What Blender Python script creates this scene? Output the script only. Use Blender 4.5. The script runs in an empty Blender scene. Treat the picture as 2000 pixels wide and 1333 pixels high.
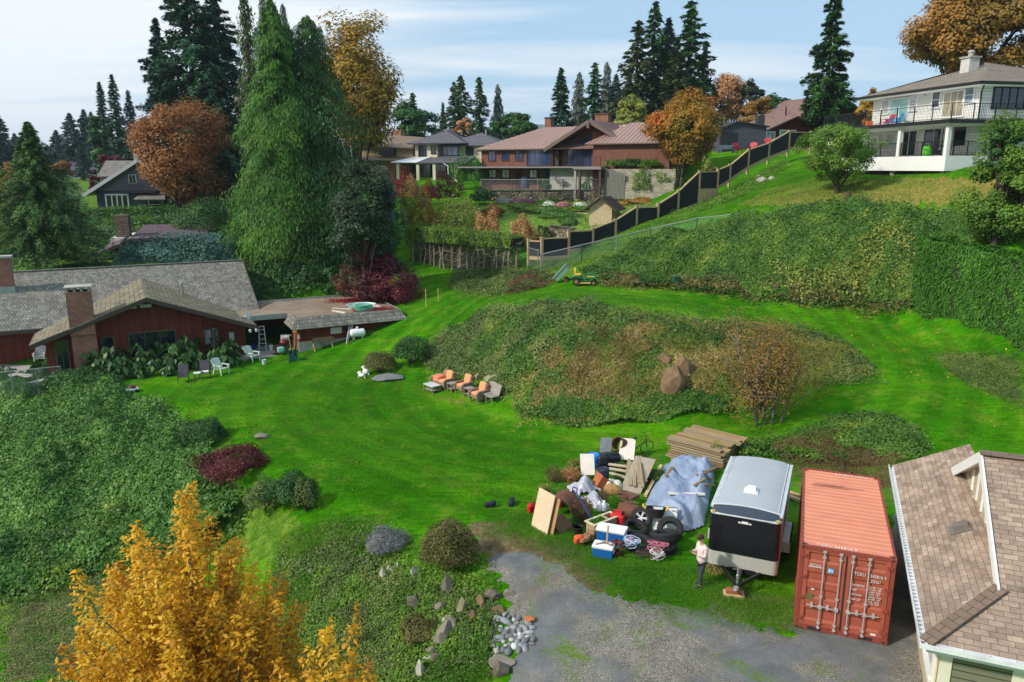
import bpy, bmesh, math, random
import numpy as np
from mathutils import Vector, Matrix
random.seed(7); RNG=np.random.default_rng(7)
scene=bpy.context.scene; COL=scene.collection
R=math.radians
# ------------------------------------------------------------------ camera
F=1485.0; PITCH=R(12.82); CAMZ=12.92
cam=bpy.data.cameras.new('camera'); camo=bpy.data.objects.new('camera',cam); COL.objects.link(camo)
camo.location=(0,0,CAMZ); camo.rotation_euler=(R(90)-PITCH,0,0)
cam.sensor_fit='HORIZONTAL'; cam.sensor_width=36.0; cam.lens=36.0*F/2000.0; cam.clip_start=.5; cam.clip_end=9000
scene.camera=camo
# ------------------------------------------------------------------ sky, sun, exposure
SUN_EL=R(37); SUN_DIR=Vector((-.90,-.44,0)).normalized()
world=bpy.data.worlds.new('World'); scene.world=world; world.use_nodes=True
nt=world.node_tree; nt.nodes.clear(); N=nt.nodes.new; L=nt.links.new
out=N('ShaderNodeOutputWorld'); bg=N('ShaderNodeBackground'); L(bg.outputs[0],out.inputs[0])
sky=N('ShaderNodeTexSky'); sky.sky_type='NISHITA'; sky.sun_disc=False; sky.sun_elevation=SUN_EL
sky.sun_rotation=math.atan2(SUN_DIR.x,SUN_DIR.y); sky.altitude=50; sky.air_density=1.0; sky.dust_density=.6; sky.ozone_density=1.6
tc=N('ShaderNodeTexCoord'); sep=N('ShaderNodeSeparateXYZ'); L(tc.outputs['Generated'],sep.inputs[0])
# flat cloud deck: direction projected on a plane overhead
zc=N('ShaderNodeMath'); zc.operation='ADD'; zc.inputs[1].default_value=.10; L(sep.outputs[2],zc.inputs[0])
zm=N('ShaderNodeMath'); zm.operation='MAXIMUM'; zm.inputs[1].default_value=.03; L(zc.outputs[0],zm.inputs[0])
dx=N('ShaderNodeMath'); dx.operation='DIVIDE'; L(sep.outputs[0],dx.inputs[0]); L(zm.outputs[0],dx.inputs[1])
dy=N('ShaderNodeMath'); dy.operation='DIVIDE'; L(sep.outputs[1],dy.inputs[0]); L(zm.outputs[0],dy.inputs[1])
cb=N('ShaderNodeCombineXYZ'); L(dx.outputs[0],cb.inputs[0]); L(dy.outputs[0],cb.inputs[1])
mp=N('ShaderNodeMapping'); mp.inputs['Scale'].default_value=(.34,1.0,1); mp.inputs['Rotation'].default_value=(0,0,R(-16)); L(cb.outputs[0],mp.inputs[0])
n1=N('ShaderNodeTexNoise'); n1.inputs['Scale'].default_value=.8; n1.inputs['Detail'].default_value=9; n1.inputs['Roughness'].default_value=.56; n1.inputs['Distortion'].default_value=.5; L(mp.outputs[0],n1.inputs[0])
# more cloud towards the left of the view
lx=N('ShaderNodeMath'); lx.operation='MULTIPLY_ADD'; lx.inputs[1].default_value=-.38; L(sep.outputs[0],lx.inputs[0]); L(n1.outputs['Fac'],lx.inputs[2])
cr=N('ShaderNodeValToRGB'); cr.color_ramp.elements[0].position=.42; cr.color_ramp.elements[1].position=.66
cr.color_ramp.elements[0].color=(.10,.10,.10,1); cr.color_ramp.elements[1].color=(1,1,1,1); L(lx.outputs[0],cr.inputs[0])
sb=N('ShaderNodeMixRGB'); sb.blend_type='MIX'; sb.inputs[0].default_value=.78; sb.inputs[2].default_value=(2.5,4.2,5.8,1); L(sky.outputs[0],sb.inputs[1])
mx=N('ShaderNodeMixRGB'); mx.inputs[2].default_value=(6.4,6.75,7.0,1); L(cr.outputs[0],mx.inputs[0]); L(sb.outputs[0],mx.inputs[1])
L(mx.outputs[0],bg.inputs['Color']); bg.inputs['Strength'].default_value=.12
sun=bpy.data.lights.new('sun','SUN'); suno=bpy.data.objects.new('sun',sun); COL.objects.link(suno)
sun.energy=3.3; sun.angle=R(4); sun.color=(1.0,.94,.84)
sd=Vector((SUN_DIR.x*math.cos(SUN_EL),SUN_DIR.y*math.cos(SUN_EL),math.sin(SUN_EL)))
suno.rotation_euler=sd.to_track_quat('Z','Y').to_euler(); suno.location=(-40,-20,60)
vs=scene.view_settings; vs.view_transform='Standard'; vs.look='None'; vs.exposure=0.36; vs.gamma=1.0
try: vs.use_curve_mapping=False
except Exception: pass
# ------------------------------------------------------------------ helpers
cp,sp=math.cos(PITCH),math.sin(PITCH)
def at(px,py,t):
    u=-(py-666.5)/F
    return Vector(((px-1000)/F*t,(cp+sp*u)*t,CAMZ+(-sp+cp*u)*t))
def atz(px,py,z):
    u=-(py-666.5)/F; return at(px,py,(z-CAMZ)/(-sp+cp*u))
def proj(x,y,z):
    z=z-CAMZ; t=y*cp-z*sp; t=np.maximum(t,.1); u=y*sp+z*cp
    return 1000+F*x/t, 666.5-F*u/t
# value noise on numpy arrays
def vnoise(x,y,seed=0):
    xi=np.floor(x).astype(np.int64); yi=np.floor(y).astype(np.int64); fx=x-xi; fy=y-yi
    def h(a,b):
        n=(a*374761393+b*668265263+seed*974634543)&0xffffffff
        n=((n^(n>>13))*1274126177)&0xffffffff
        return ((n^(n>>16))&0xffff)/65535.0
    sx=fx*fx*(3-2*fx); sy=fy*fy*(3-2*fy)
    return (h(xi,yi)*(1-sx)+h(xi+1,yi)*sx)*(1-sy)+(h(xi,yi+1)*(1-sx)+h(xi+1,yi+1)*sx)*sy
def fbm(x,y,o=3,seed=0):
    s=0;a=.5
    for i in range(o): s=s+a*vnoise(x*2**i,y*2**i,seed+i); a*=.5
    return s
def inpoly(px,py,poly):
    px=np.asarray(px,float); py=np.asarray(py,float); c=np.zeros(px.shape,bool); n=len(poly)
    for i in range(n):
        x1,y1=poly[i]; x2,y2=poly[(i+1)%n]
        if y1==y2: continue
        k=((y1>py)!=(y2>py))&(px<(x2-x1)*(py-y1)/(y2-y1)+x1); c^=k
    return c
# ---- terrain: heights known at surveyed spots, smooth surface through them
CZ=[(300,770,0),(450,730,0),(460,708,-.1),(600,700,.1),(700,660,.9),(760,690,.5),(800,625,2.0),(860,640,2.0),(850,560,3.4),(930,600,3.4),(1000,580,4.0),
(1140,562,4.6),(1230,568,4.5),(1300,577,4.4),(1480,600,4.0),(1620,610,3.9),(1780,615,3.8),(2000,690,3.0),(1800,700,2.6),(1720,730,2.2),(1650,770,1.6),(1440,815,.7),(1950,800,1.6),(1990,870,1.0),
(840,735,.2),(930,728,.3),(1000,790,.2),(1130,832,.3),(1300,826,.4),(900,680,1.7),(980,620,3.6),(1100,612,4.5),(1270,632,4.4),(1340,640,4.2),(1450,642,3.9),(1560,652,3.4),(1600,700,2.7),(1320,745,2.3),(1200,720,2.5),(1050,700,2.5),
(880,760,.1),(700,850,0),(1000,900,0),(1200,850,.1),(1300,900,.2),(1500,880,.7),(1750,860,1.1),(1600,830,1.0),(1660,905,.4),(1400,1000,0),
(1200,1200,0),(1000,1050,0),(1400,1250,0),(1640,1250,0),(1150,1333,-.3),(1600,1333,0),(1900,1333,0),(900,980,0),(600,1005,-.1),(800,1000,0),
(700,1080,-.6),(650,1200,-1.6),(700,1320,-2.2),(850,1250,-1.1),(900,1330,-.9),(960,1200,-.25),(580,1060,-.9),(870,1140,-.35),(940,1130,-.1),
(330,800,-.1),(230,790,-.15),(300,860,-1.0),(390,860,-.25),(450,920,-.3),(540,975,-.3),(200,860,-1.2),(100,800,-.8),(0,770,-.9),(0,900,-3),(150,1000,-3.2),(300,1000,-2.3),(0,1100,-4.5),(100,1200,-4.6),(0,1330,-5.2),(300,1320,-4.2),(500,1250,-3),(480,1050,-1.6),
(300,700,.1),(100,720,0),(600,640,.2)]
CT=[(810,500,74),(1010,530,63),(930,515,71),(830,515,71.5),(845,532,67),(1100,520,62),(1160,492,62),(1260,440,66),(1363,402,70),(1430,362,75),(1540,312,80),(1450,385,66),(1635,390,55),(1800,347,54),(1700,342,61),(1900,352,50),(1990,360,47),
(1300,452,62),(1500,432,56),(1700,412,52),(1930,402,48),(1990,420,46),(1180,545,56),(1450,560,52),(1640,575,50),(600,580,62),(110,520,66),(280,520,70),(240,411,98),(900,440,75),(950,405,84),(1100,396,90),(1250,396,89),(960,396,91),
(1150,380,94.5),(1100,367,99),(1250,358,96),(830,345,115),(1445,297,92),(1340,330,90),(1560,265,100),(780,400,100),(1300,320,95)]
_c=[tuple(atz(*c)) for c in CZ]+[tuple(at(*c)) for c in CT]
_c+=[(8.11,19.55,0),(10.4,18.7,0),(9.3,15.2,0),(15,27,.4),(25,20,.2),(40,25,.8),(60,40,4),(60,70,12),(45,60,12.6),(33,62,12.4),(30,85,14),(45,100,15),(80,120,15),(0,2,-1),(-15,5,-5),(20,2,-.5),(60,0,0),(-50,10,-8),(-60,40,-2),(-55,60,1.5),(-45,75,3.5),(-60,110,7),
 (-20,130,9),(20,130,11),(60,150,14),(-80,160,8.5),(-120,60,2),(140,60,12),(0,200,12),(-100,220,10.5),(100,220,13),(0,300,11),(-200,300,10),(200,300,13)]
_P=np.array(_c); _n=len(_P); _KC=2.2
def _ker(d2): return np.sqrt(d2+_KC*_KC)
_A=np.zeros((_n+3,_n+3)); _d=_P[:,None,:2]-_P[None,:,:2]; _A[:_n,:_n]=_ker((_d**2).sum(2))+np.eye(_n)*-.25
_A[:_n,_n]=1; _A[:_n,_n+1:]=_P[:,:2]; _A[_n:,:_n]=_A[:_n,_n:].T
_w=np.linalg.solve(_A,np.r_[_P[:,2],0,0,0])
def H(x,y):
    x=np.asarray(x,float); y=np.asarray(y,float); sh=x.shape; xf=x.ravel(); yf=y.ravel()
    xc=np.clip(xf,-200,200); yc=np.clip(yf,-20,300); o=np.empty(len(xf))
    for i in range(0,len(xf),20000):
        a=xc[i:i+20000]; b=yc[i:i+20000]
        d2=(a[:,None]-_P[None,:,0])**2+(b[:,None]-_P[None,:,1])**2
        o[i:i+20000]=_ker(d2)@_w[:_n]+_w[_n]+a*_w[_n+1]+b*_w[_n+2]
    far=np.clip((np.hypot(xf,yf-80)-150)/150,0,1); o=o*(1-far)+11.0*far
    return o.reshape(sh)
def hz(x,y): return float(H(np.array([x]),np.array([y]))[0])
_T=np.concatenate([np.arange(9,130,.15),np.arange(130,600,1.)])
def gp(px,py):
    """spot of ground seen at photo pixel"""
    u=-(py-666.5)/F; X=(px-1000)/F*_T; Y=(cp+sp*u)*_T; Z=CAMZ+(-sp+cp*u)*_T
    k=np.where(Z<=H(X,Y))[0]
    i=k[0] if len(k) else len(_T)-1
    return Vector((float(X[i]),float(Y[i]),hz(X[i],Y[i])))
def gpoly(poly):
    return [tuple(gp(*p))[:2] for p in poly]
# ---- objects
def tag(o,label=None,cat=None,group=None,kind=None):
    if label: o['label']=label
    if cat: o['category']=cat
    if group: o['group']=group
    if kind: o['kind']=kind
    return o
def thing(name,label,cat,loc=(0,0,0),rz=0,group=None):
    o=bpy.data.objects.new(name,None); COL.objects.link(o); o.location=loc; o.rotation_euler=(0,0,rz); o.empty_display_size=.2
    return tag(o,label,cat,group)
def link(name,me,parent=None,loc=None,rz=None):
    o=bpy.data.objects.new(name,me); COL.objects.link(o)
    if parent is not None: o.parent=parent
    if loc is not None: o.location=loc
    if rz is not None: o.rotation_euler=(0,0,rz)
    return o
def copy_tree(o,parent=None,memo=None):
    c=o.copy(); COL.objects.link(c)
    if parent is not None: c.parent=parent
    for ch in list(o.children): copy_tree(ch,c)
    return c
def auto_uv(me):
    n=len(me.loops)
    if not n: return
    vi=np.empty(n,np.int32); me.loops.foreach_get('vertex_index',vi)
    co=np.empty(len(me.vertices)*3,np.float32); me.vertices.foreach_get('co',co); co=co.reshape(-1,3)
    nf=len(me.polygons); nr=np.empty(nf*3,np.float32); me.polygons.foreach_get('normal',nr); nr=nr.reshape(-1,3)
    lt=np.empty(nf,np.int32); me.polygons.foreach_get('loop_total',lt)
    ln=np.repeat(nr,lt,axis=0); P=co[vi]
    u=np.c_[-ln[:,1],ln[:,0],np.zeros(n)]; m=np.linalg.norm(u,axis=1); flat=m<1e-3
    u[flat]=(1,0,0); m[flat]=1; u/=m[:,None]; v=np.cross(ln,u)
    uv=np.c_[(P*u).sum(1),(P*v).sum(1)].astype(np.float32)
    l=me.uv_layers.new(name='UVMap'); l.data.foreach_set('uv',uv.ravel())
class MB:
    def __init__(s): s.v=[]; s.f=[]; s.M=None; s.mi=[]; s.cur=0
    def add(s,vs,fs):
        b=len(s.v)
        for p in vs:
            p=Vector(p)
            if s.M is not None: p=s.M@p
            s.v.append(tuple(p))
        for f in fs: s.f.append(tuple(b+i for i in f)); s.mi.append(s.cur)
        return s
    def box(s,c,d,rz=0,M=None,taper=1):
        x,y,z=d[0]/2,d[1]/2,d[2]/2; c=Vector(c)
        vs=[Vector((sx*x*(taper if sz>0 else 1),sy*y*(taper if sz>0 else 1),sz*z)) for sz in(-1,1) for sy in(-1,1) for sx in(-1,1)]
        if M is None: M=Matrix.Rotation(rz,3,'Z')
        return s.add([M@v+c for v in vs],[(0,2,3,1),(4,5,7,6),(0,1,5,4),(2,6,7,3),(0,4,6,2),(1,3,7,5)])
    def b2(s,x0,x1,y0,y1,z0,z1): return s.box(((x0+x1)/2,(y0+y1)/2,(z0+z1)/2),(abs(x1-x0),abs(y1-y0),abs(z1-z0)))
    def beam(s,a,b,w,h=None,up=(0,0,1)):
        a=Vector(a); b=Vector(b); d=b-a; h=h or w; z=d.normalized(); u=Vector(up)
        if abs(z.dot(u))>.98: u=Vector((0,1,0))
        x=u.cross(z).normalized(); y=z.cross(x)
        vs=[p+x*(i*w/2)+y*(j*h/2) for p in(a,b) for j in(-1,1) for i in(-1,1)]
        return s.add(vs,[(0,2,3,1),(4,5,7,6),(0,1,5,4),(2,6,7,3),(0,4,6,2),(1,3,7,5)])
    def tube(s,pts,r,n=8,cap=True):
        pts=[Vector(p) for p in pts]; rs=r if isinstance(r,(list,tuple)) else [r]*len(pts); vs=[]; fs=[]
        pv=None
        for i,p in enumerate(pts):
            d=(pts[min(i+1,len(pts)-1)]-pts[max(i-1,0)]).normalized()
            u=Vector((0,0,1)) if abs(d.z)<.95 else Vector((1,0,0))
            if pv is not None: u=pv
            x=(u-d*u.dot(d)).normalized(); pv=x; y=d.cross(x)
            for k in range(n):
                a=2*math.pi*k/n; vs.append(p+(x*math.cos(a)+y*math.sin(a))*rs[i])
        for i in range(len(pts)-1):
            for k in range(n):
                a=i*n+k; b=i*n+(k+1)%n; fs.append((a,b,b+n,a+n))
        if cap: fs.append(tuple(range(n-1,-1,-1))); fs.append(tuple(range(len(pts)*n-n,len(pts)*n)))
        return s.add(vs,fs)
    def lathe(s,prof,n=16,c=(0,0,0),axis='Z',M=None,cap=True):
        c=Vector(c); vs=[]; fs=[]; m=len(prof)
        for (r,z) in prof:
            for k in range(n):
                a=2*math.pi*k/n; p=Vector((r*math.cos(a),r*math.sin(a),z))
                if axis=='X': p=Vector((p.z,p.x,p.y))
                if axis=='Y': p=Vector((p.y,p.z,p.x))
                if M is not None: p=M@p
                vs.append(p+c)
        for i in range(m-1):
            for k in range(n):
                a=i*n+k; b=i*n+(k+1)%n; fs.append((a,b,b+n,a+n))
        if cap and prof[0][0]>1e-4: fs.append(tuple(range(n-1,-1,-1)))
        if cap and prof[-1][0]>1e-4: fs.append(tuple(range((m-1)*n,m*n)))
        return s.add(vs,fs)
    def prism(s,poly,z0,z1):
        n=len(poly); vs=[(x,y,z0) for x,y in poly]+[(x,y,z1) for x,y in poly]
        return s.add(vs,[tuple(range(n-1,-1,-1)),tuple(range(n,2*n))]+[(i,(i+1)%n,n+(i+1)%n,n+i) for i in range(n)])
    def slab(s,pts,th):
        """polygon with a thickness, thick side down along its normal"""
        P=[Vector(p) for p in pts]; nn=(P[1]-P[0]).cross(P[2]-P[0]).normalized()
        if nn.z<0: P=P[::-1]; nn=-nn
        n=len(P); vs=P+[p-nn*th for p in P]
        return s.add(vs,[tuple(range(n)),tuple(range(2*n-1,n-1,-1))]+[(i,n+i,n+(i+1)%n,(i+1)%n) for i in range(n)])
    def sheet(s,pts): return s.add(pts,[tuple(range(len(pts)))])
    def ico(s,c,r,sub=2,sq=(1,1,1),jit=0,seed=0,rz=0):
        bm=bmesh.new(); bmesh.ops.create_icosphere(bm,subdivisions=sub,radius=1); rr=random.Random(seed)
        off=[Vector((rr.uniform(-1,1),rr.uniform(-1,1),rr.uniform(-1,1))) for _ in range(5)]
        vs=[]; c=Vector(c); M=Matrix.Rotation(rz,3,'Z')
        for v in bm.verts:
            k=1+jit*sum(math.sin(3.1*v.co.dot(o)+i) for i,o in enumerate(off))/2.5
            vs.append(M@Vector((v.co.x*r*sq[0]*k,v.co.y*r*sq[1]*k,v.co.z*r*sq[2]*k))+c)
        fs=[tuple(v.index for v in f.verts) for f in bm.faces]; bm.free()
        return s.add(vs,fs)
    def mesh(s,name,mats,smooth=False,fix=True):
        me=bpy.data.meshes.new(name); me.from_pydata(s.v,[],s.f)
        if fix:
            bm=bmesh.new(); bm.from_mesh(me); bmesh.ops.recalc_face_normals(bm,faces=bm.faces); bm.to_mesh(me); bm.free()
        if not isinstance(mats,(list,tuple)): mats=[mats]
        for m in mats: me.materials.append(m)
        if any(s.mi): me.polygons.foreach_set('material_index',s.mi)
        if smooth: me.polygons.foreach_set('use_smooth',[True]*len(me.polygons))
        auto_uv(me); me.update(); return me
    def build(s,name,mats,parent=None,smooth=False,bevel=0,loc=None,rz=None,fix=True,auto=None):
        o=link(name,s.mesh(name,mats,smooth,fix),parent,loc,rz)
        if bevel:
            b=o.modifiers.new('bevel','BEVEL'); b.width=bevel; b.segments=2; b.limit_method='ANGLE'; b.angle_limit=R(40)
        if auto: 
            o.data.polygons.foreach_set('use_smooth',[True]*len(o.data.polygons)); o.data.set_sharp_from_angle(angle=R(auto))
        return o
def fastmesh(name,verts,faces,mat,rnd=None,smooth=False,k=4):
    """many same-sized faces at once (leaves, blades); rnd is one value per face"""
    me=bpy.data.meshes.new(name); nv=len(verts); nf=len(faces)
    me.vertices.add(nv); me.vertices.foreach_set('co',np.asarray(verts,np.float32).ravel())
    me.loops.add(nf*k); me.loops.foreach_set('vertex_index',np.asarray(faces,np.int32).ravel())
    me.polygons.add(nf); me.polygons.foreach_set('loop_start',np.arange(0,nf*k,k,dtype=np.int32)); me.polygons.foreach_set('loop_total',np.full(nf,k,np.int32))
    if rnd is not None:
        a=me.attributes.new('rnd','FLOAT','FACE'); a.data.foreach_set('value',np.asarray(rnd,np.float32))
    me.materials.append(mat); me.update(calc_edges=True)
    if smooth: me.polygons.foreach_set('use_smooth',[True]*nf)
    return me
# ------------------------------------------------------------------ materials
def S(h):
    """sRGB hex to linear"""
    v=[int(h[i:i+2],16)/255 for i in(0,2,4)]
    return tuple((c/12.92 if c<=.04045 else ((c+.055)/1.055)**2.4) for c in v)
class NT:
    def __init__(s,name):
        s.m=bpy.data.materials.new(name); s.m.use_nodes=True; s.t=s.m.node_tree; s.t.nodes.clear()
        s.out=s.n('ShaderNodeOutputMaterial'); s.p=s.n('ShaderNodeBsdfPrincipled'); s.l(s.p.outputs[0],s.out.inputs[0])
    def n(s,t,**k):
        o=s.t.nodes.new(t)
        for a,b in k.items(): setattr(o,a,b)
        return o
    def l(s,a,b): s.t.links.new(a,b)
    def coord(s,k='Object'): return s.n('ShaderNodeTexCoord').outputs[k]
    def noise(s,sc,det=4,ro=.55,vec=None,out='Fac',stretch=None,dist=0):
        o=s.n('ShaderNodeTexNoise'); o.inputs['Scale'].default_value=sc; o.inputs['Detail'].default_value=det; o.inputs['Roughness'].default_value=ro; o.inputs['Distortion'].default_value=dist
        v=vec if vec is not None else s.coord()
        if stretch:
            m=s.n('ShaderNodeMapping'); m.inputs['Scale'].default_value=stretch; s.l(v,m.inputs[0]); v=m.outputs[0]
        s.l(v,o.inputs['Vector']); return o.outputs[out]
    def ramp(s,fac,stops):
        o=s.n('ShaderNodeValToRGB'); e=o.color_ramp.elements
        while len(e)<len(stops): e.new(.5)
        for i,(p,c) in enumerate(stops):
            e[i].position=p
            if not isinstance(c,(tuple,list)): c=(c,c,c)
            e[i].color=(c[0],c[1],c[2],1)
        s.l(fac,o.inputs[0]); return o.outputs[0]
    def mix(s,fac,a,b,mode='MIX'):
        o=s.n('ShaderNodeMixRGB'); o.blend_type=mode
        for i,v in((0,fac),(1,a),(2,b)):
            if isinstance(v,(int,float)): o.inputs[i].default_value=v if i==0 else (v,v,v,1)
            elif isinstance(v,tuple): o.inputs[i].default_value=(v[0],v[1],v[2],1)
            else: s.l(v,o.inputs[i])
        return o.outputs[0]
    def math(s,op,a,b=0,c=0):
        o=s.n('ShaderNodeMath',operation=op)
        for i,v in enumerate((a,b,c)):
            if isinstance(v,(int,float)): o.inputs[i].default_value=v
            else: s.l(v,o.inputs[i])
        return o.outputs[0]
    def bump(s,h,st=.3,d=.02):
        o=s.n('ShaderNodeBump'); o.inputs['Strength'].default_value=st; o.inputs['Distance'].default_value=d; s.l(h,o.inputs['Height']); s.l(o.outputs[0],s.p.inputs['Normal'])
    def done(s,col,rough=.7,metal=0,spec=.4):
        if isinstance(col,tuple): s.p.inputs['Base Color'].default_value=(*col[:3],1)
        else: s.l(col,s.p.inputs['Base Color'])
        if isinstance(rough,(int,float)): s.p.inputs['Roughness'].default_value=rough
        else: s.l(rough,s.p.inputs['Roughness'])
        s.p.inputs['Metallic'].default_value=metal; s.p.inputs['Specular IOR Level'].default_value=spec
        return s.m
def mul(c,k): return tuple(min(1,x*k) for x in c)
_mc={}
def plain(name,c,rough=.6,metal=0,var=.25,sc=3,bump=0,spec=.4,dirt=None):
    if name in _mc: return _mc[name]
    t=NT(name); n=t.noise(sc,6,.6); col=t.ramp(n,[(.25,mul(c,1-var)),(.75,mul(c,1+var*.6))])
    if dirt:
        d=t.ramp(t.noise(sc*.6+.7,8,.7),[(.5,0.),(.72,1.)]); col=t.mix(t.math('MULTIPLY',d,dirt[1]),col,dirt[0])
    if bump: t.bump(t.noise(sc*12,3),bump,.01)
    _mc[name]=t.done(col,rough,metal,spec); return _mc[name]
def bricky(name,c1,c2,mortar,w,h,gap=.012,rough=.8,bump=.6,off=.5,var=.5,stain=None,bias=0,depth=.01,tri=None):
    t=NT(name); uv=t.coord('UV'); b=t.n('ShaderNodeTexBrick'); b.offset=off
    t.l(uv,b.inputs['Vector']); b.inputs['Scale'].default_value=1; b.inputs['Brick Width'].default_value=w; b.inputs['Row Height'].default_value=h
    b.inputs['Mortar Size'].default_value=gap; b.inputs['Mortar Smooth'].default_value=.1; b.inputs['Bias'].default_value=bias
    b.inputs['Color1'].default_value=(*c1,1); b.inputs['Color2'].default_value=(*c2,1); b.inputs['Mortar'].default_value=(*mortar,1)
    n=t.noise(1.3,5,.6,uv); col=t.mix(1,b.outputs['Color'],t.ramp(n,[(.3,1-var*.6),(.7,1+var*.3)]),'MULTIPLY')
    n2=t.noise(9,4,.7,uv); col=t.mix(1,col,t.ramp(n2,[(.3,1-var*.35),(.7,1+var*.25)]),'MULTIPLY')
    if stain: col=t.mix(t.ramp(t.noise(.5,6,.65,uv),[(.48,0.),(.68,stain[1])]),col,stain[0])
    hgt=t.mix(.25,t.math('SUBTRACT',1,b.outputs['Fac']),n2); t.bump(hgt,bump,depth)
    return t.done(col,rough,0,.3)
def boards(name,c,w=.15,vertical=True,gap=.01,var=.3,rough=.75,c2=None,bump=.5):
    t=NT(name); uv=t.coord('UV'); b=t.n('ShaderNodeTexBrick'); b.offset=.37
    if vertical:
        m=t.n('ShaderNodeMapping'); m.inputs['Rotation'].default_value=(0,0,R(90)); t.l(uv,m.inputs[0]); v=m.outputs[0]
    else: v=uv
    t.l(v,b.inputs['Vector']); b.inputs['Scale'].default_value=1; b.inputs['Brick Width'].default_value=3.7; b.inputs['Row Height'].default_value=w; b.inputs['Mortar Size'].default_value=gap
    c2=c2 or mul(c,.8); b.inputs['Color1'].default_value=(*c,1); b.inputs['Color2'].default_value=(*c2,1); b.inputs['Mortar'].default_value=(*mul(c,.3),1)
    g=t.noise(6,5,.65,v,stretch=(.12,3,1)); col=t.mix(1,b.outputs['Color'],t.ramp(g,[(.25,1-var),(.75,1+var*.5)]),'MULTIPLY')
    t.bump(t.math('SUBTRACT',1,b.outputs['Fac']),bump,.01)
    return t.done(col,rough,0,.3)
def glassy(name,c=(.01,.014,.02),rough=.06,spec=.9):
    if name in _mc: return _mc[name]
    t=NT(name); n=t.noise(.8,3,.5); _mc[name]=t.done(t.ramp(n,[(.3,mul(c,.6)),(.7,mul(c,1.7))]),rough,0,spec); return _mc[name]
def leafy(name,stops,sc=.5,trans=.3,rough=.55,hue=.35):
    """leaf colours: one random value per leaf plus soft clumps of older and younger growth"""
    K={'fir_needles':1.75,'blue_hazy_fir_needles':1.6,'dark_cedar_sprays':1.5,'cedar_sprays':1.4,'hanging_spruce':1.55,'olive_gold_leaves':1.55,'tan_autumn_leaves':1.5,'broad_green_leaves':1.5,'burgundy_leaves':1.5,'dark_purple_leaves':1.7,'scrub_leaves':1.4,'blue_juniper':1.5,'large_garden_leaves':1.5}.get(name,1.28)
    t=NT(name); a=t.n('ShaderNodeAttribute',attribute_name='rnd'); n=t.noise(sc,3,.6)
    f=t.math('ADD',t.math('MULTIPLY',a.outputs['Fac'],1-hue),t.math('MULTIPLY',t.ramp(n,[(.3,0.),(.7,1.)]),hue))
    col=t.ramp(f,[(p,tuple(min(.9,x*K) for x in c)) for p,c in stops]); t.done(col,rough,0,.25)
    tr=t.n('ShaderNodeBsdfTranslucent'); t.l(col,tr.inputs[0]); ms=t.n('ShaderNodeMixShader'); ms.inputs[0].default_value=trans
    t.l(t.p.outputs[0],ms.inputs[1]); t.l(tr.outputs[0],ms.inputs[2]); t.l(ms.outputs[0],t.out.inputs[0]); return t.m
M={}
M['white']=plain('white_paint',(.74,.74,.72),.5,var=.06,sc=1.2)
M['offwhite']=plain('offwhite_paint',(.62,.6,.55),.6,var=.08,sc=1.1)
M['black']=plain('black_metal',(.012,.012,.014),.45,var=.2)
M['dark']=plain('dark_recess',(.02,.018,.018),.8)
M['glass']=glassy('window_glass')
M['steel']=plain('galvanised_steel',(.42,.43,.44),.4,.7,var=.15)
M['concrete']=plain('concrete',(.36,.34,.31),.9,var=.25,sc=1.5,bump=.2)
M['wood']=boards('weathered_wood',S('9a8163'),.14,True,.006,.35)
M['timber']=plain('pale_timber',S('c6a67c'),.75,var=.25,sc=2,bump=.2)
M['bark']=plain('tree_bark',(.07,.05,.038),.95,var=.4,sc=5,bump=.8)
M['barkg']=plain('grey_bark',(.16,.14,.12),.95,var=.4,sc=5,bump=.8)
M['rubber']=plain('rubber',(.014,.014,.015),.75,var=.3,sc=8)
# ================================================================== GROUND
def _axis(a,b,st,far,n):
    core=np.arange(a,b,st); k=np.arange(1,n+1)/n
    lo=a-(np.expm1(k*4.2)/math.expm1(4.2))*far; hi=core[-1]+(np.expm1(k*4.2)/math.expm1(4.2))*far
    return np.r_[lo[::-1],core,hi]
xs=_axis(-46,48,.42,3000,26); ys=_axis(6,106,.42,4200,26); ys=ys[ys>-400]
GX,GY=np.meshgrid(xs,ys); 
GZ=H(GX,GY)+((fbm(GX*.35,GY*.35,3,5)-.44)*.22+(fbm(GX*1.6,GY*1.6,2,9)-.37)*.07)*np.clip(1-np.hypot(GX,GY-50)/120,0,1)
_hx,_hy=len(xs),len(ys)
def Hn(x,y): 
    x=np.asarray(x,float); y=np.asarray(y,float)
    return H(x,y)+((fbm(x*.35,y*.35,3,5)-.44)*.22+(fbm(x*1.6,y*1.6,2,9)-.37)*.07)*np.clip(1-np.hypot(x,y-50)/120,0,1)
PX,PY=proj(GX,GY,GZ)
def zone(*polys):
    m=np.zeros(GX.shape,bool)
    for p in polys: m|=inpoly(PX,PY,p)
    return (m&(GY>5)).astype(np.float32)
POLY={}
POLY['dry']=[(1440,402),(1500,370),(1590,350),(1720,348),(1860,346),(1990,350),(1990,390),(1930,398),(1700,405),(1560,402)]
POLY['mound']=[(828,720),(826,690),(880,640),(960,612),(1080,592),(1280,622),(1420,636),(1560,640),(1680,690),(1700,728),(1640,748),(1590,755),(1430,795),(1130,835),(1000,793),(930,735)]
POLY['hill']=[(1160,556),(1090,540),(1060,528),(1150,500),(1290,455),(1450,432),(1700,408),(1940,398),(1960,470),(1790,500),(1780,612),(1620,603),(1450,583),(1300,568)]
POLY['weed_left']=[(870,560),(890,530),(1020,532),(1070,545),(1050,560),(960,585),(905,575)]
POLY['ivy']=[(0,745),(150,760),(280,775),(345,830),(420,890),(470,960),(560,1000),(600,1020),(560,1090),(420,1100),(250,1080),(130,1120),(60,1200),(0,1240)]
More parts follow.
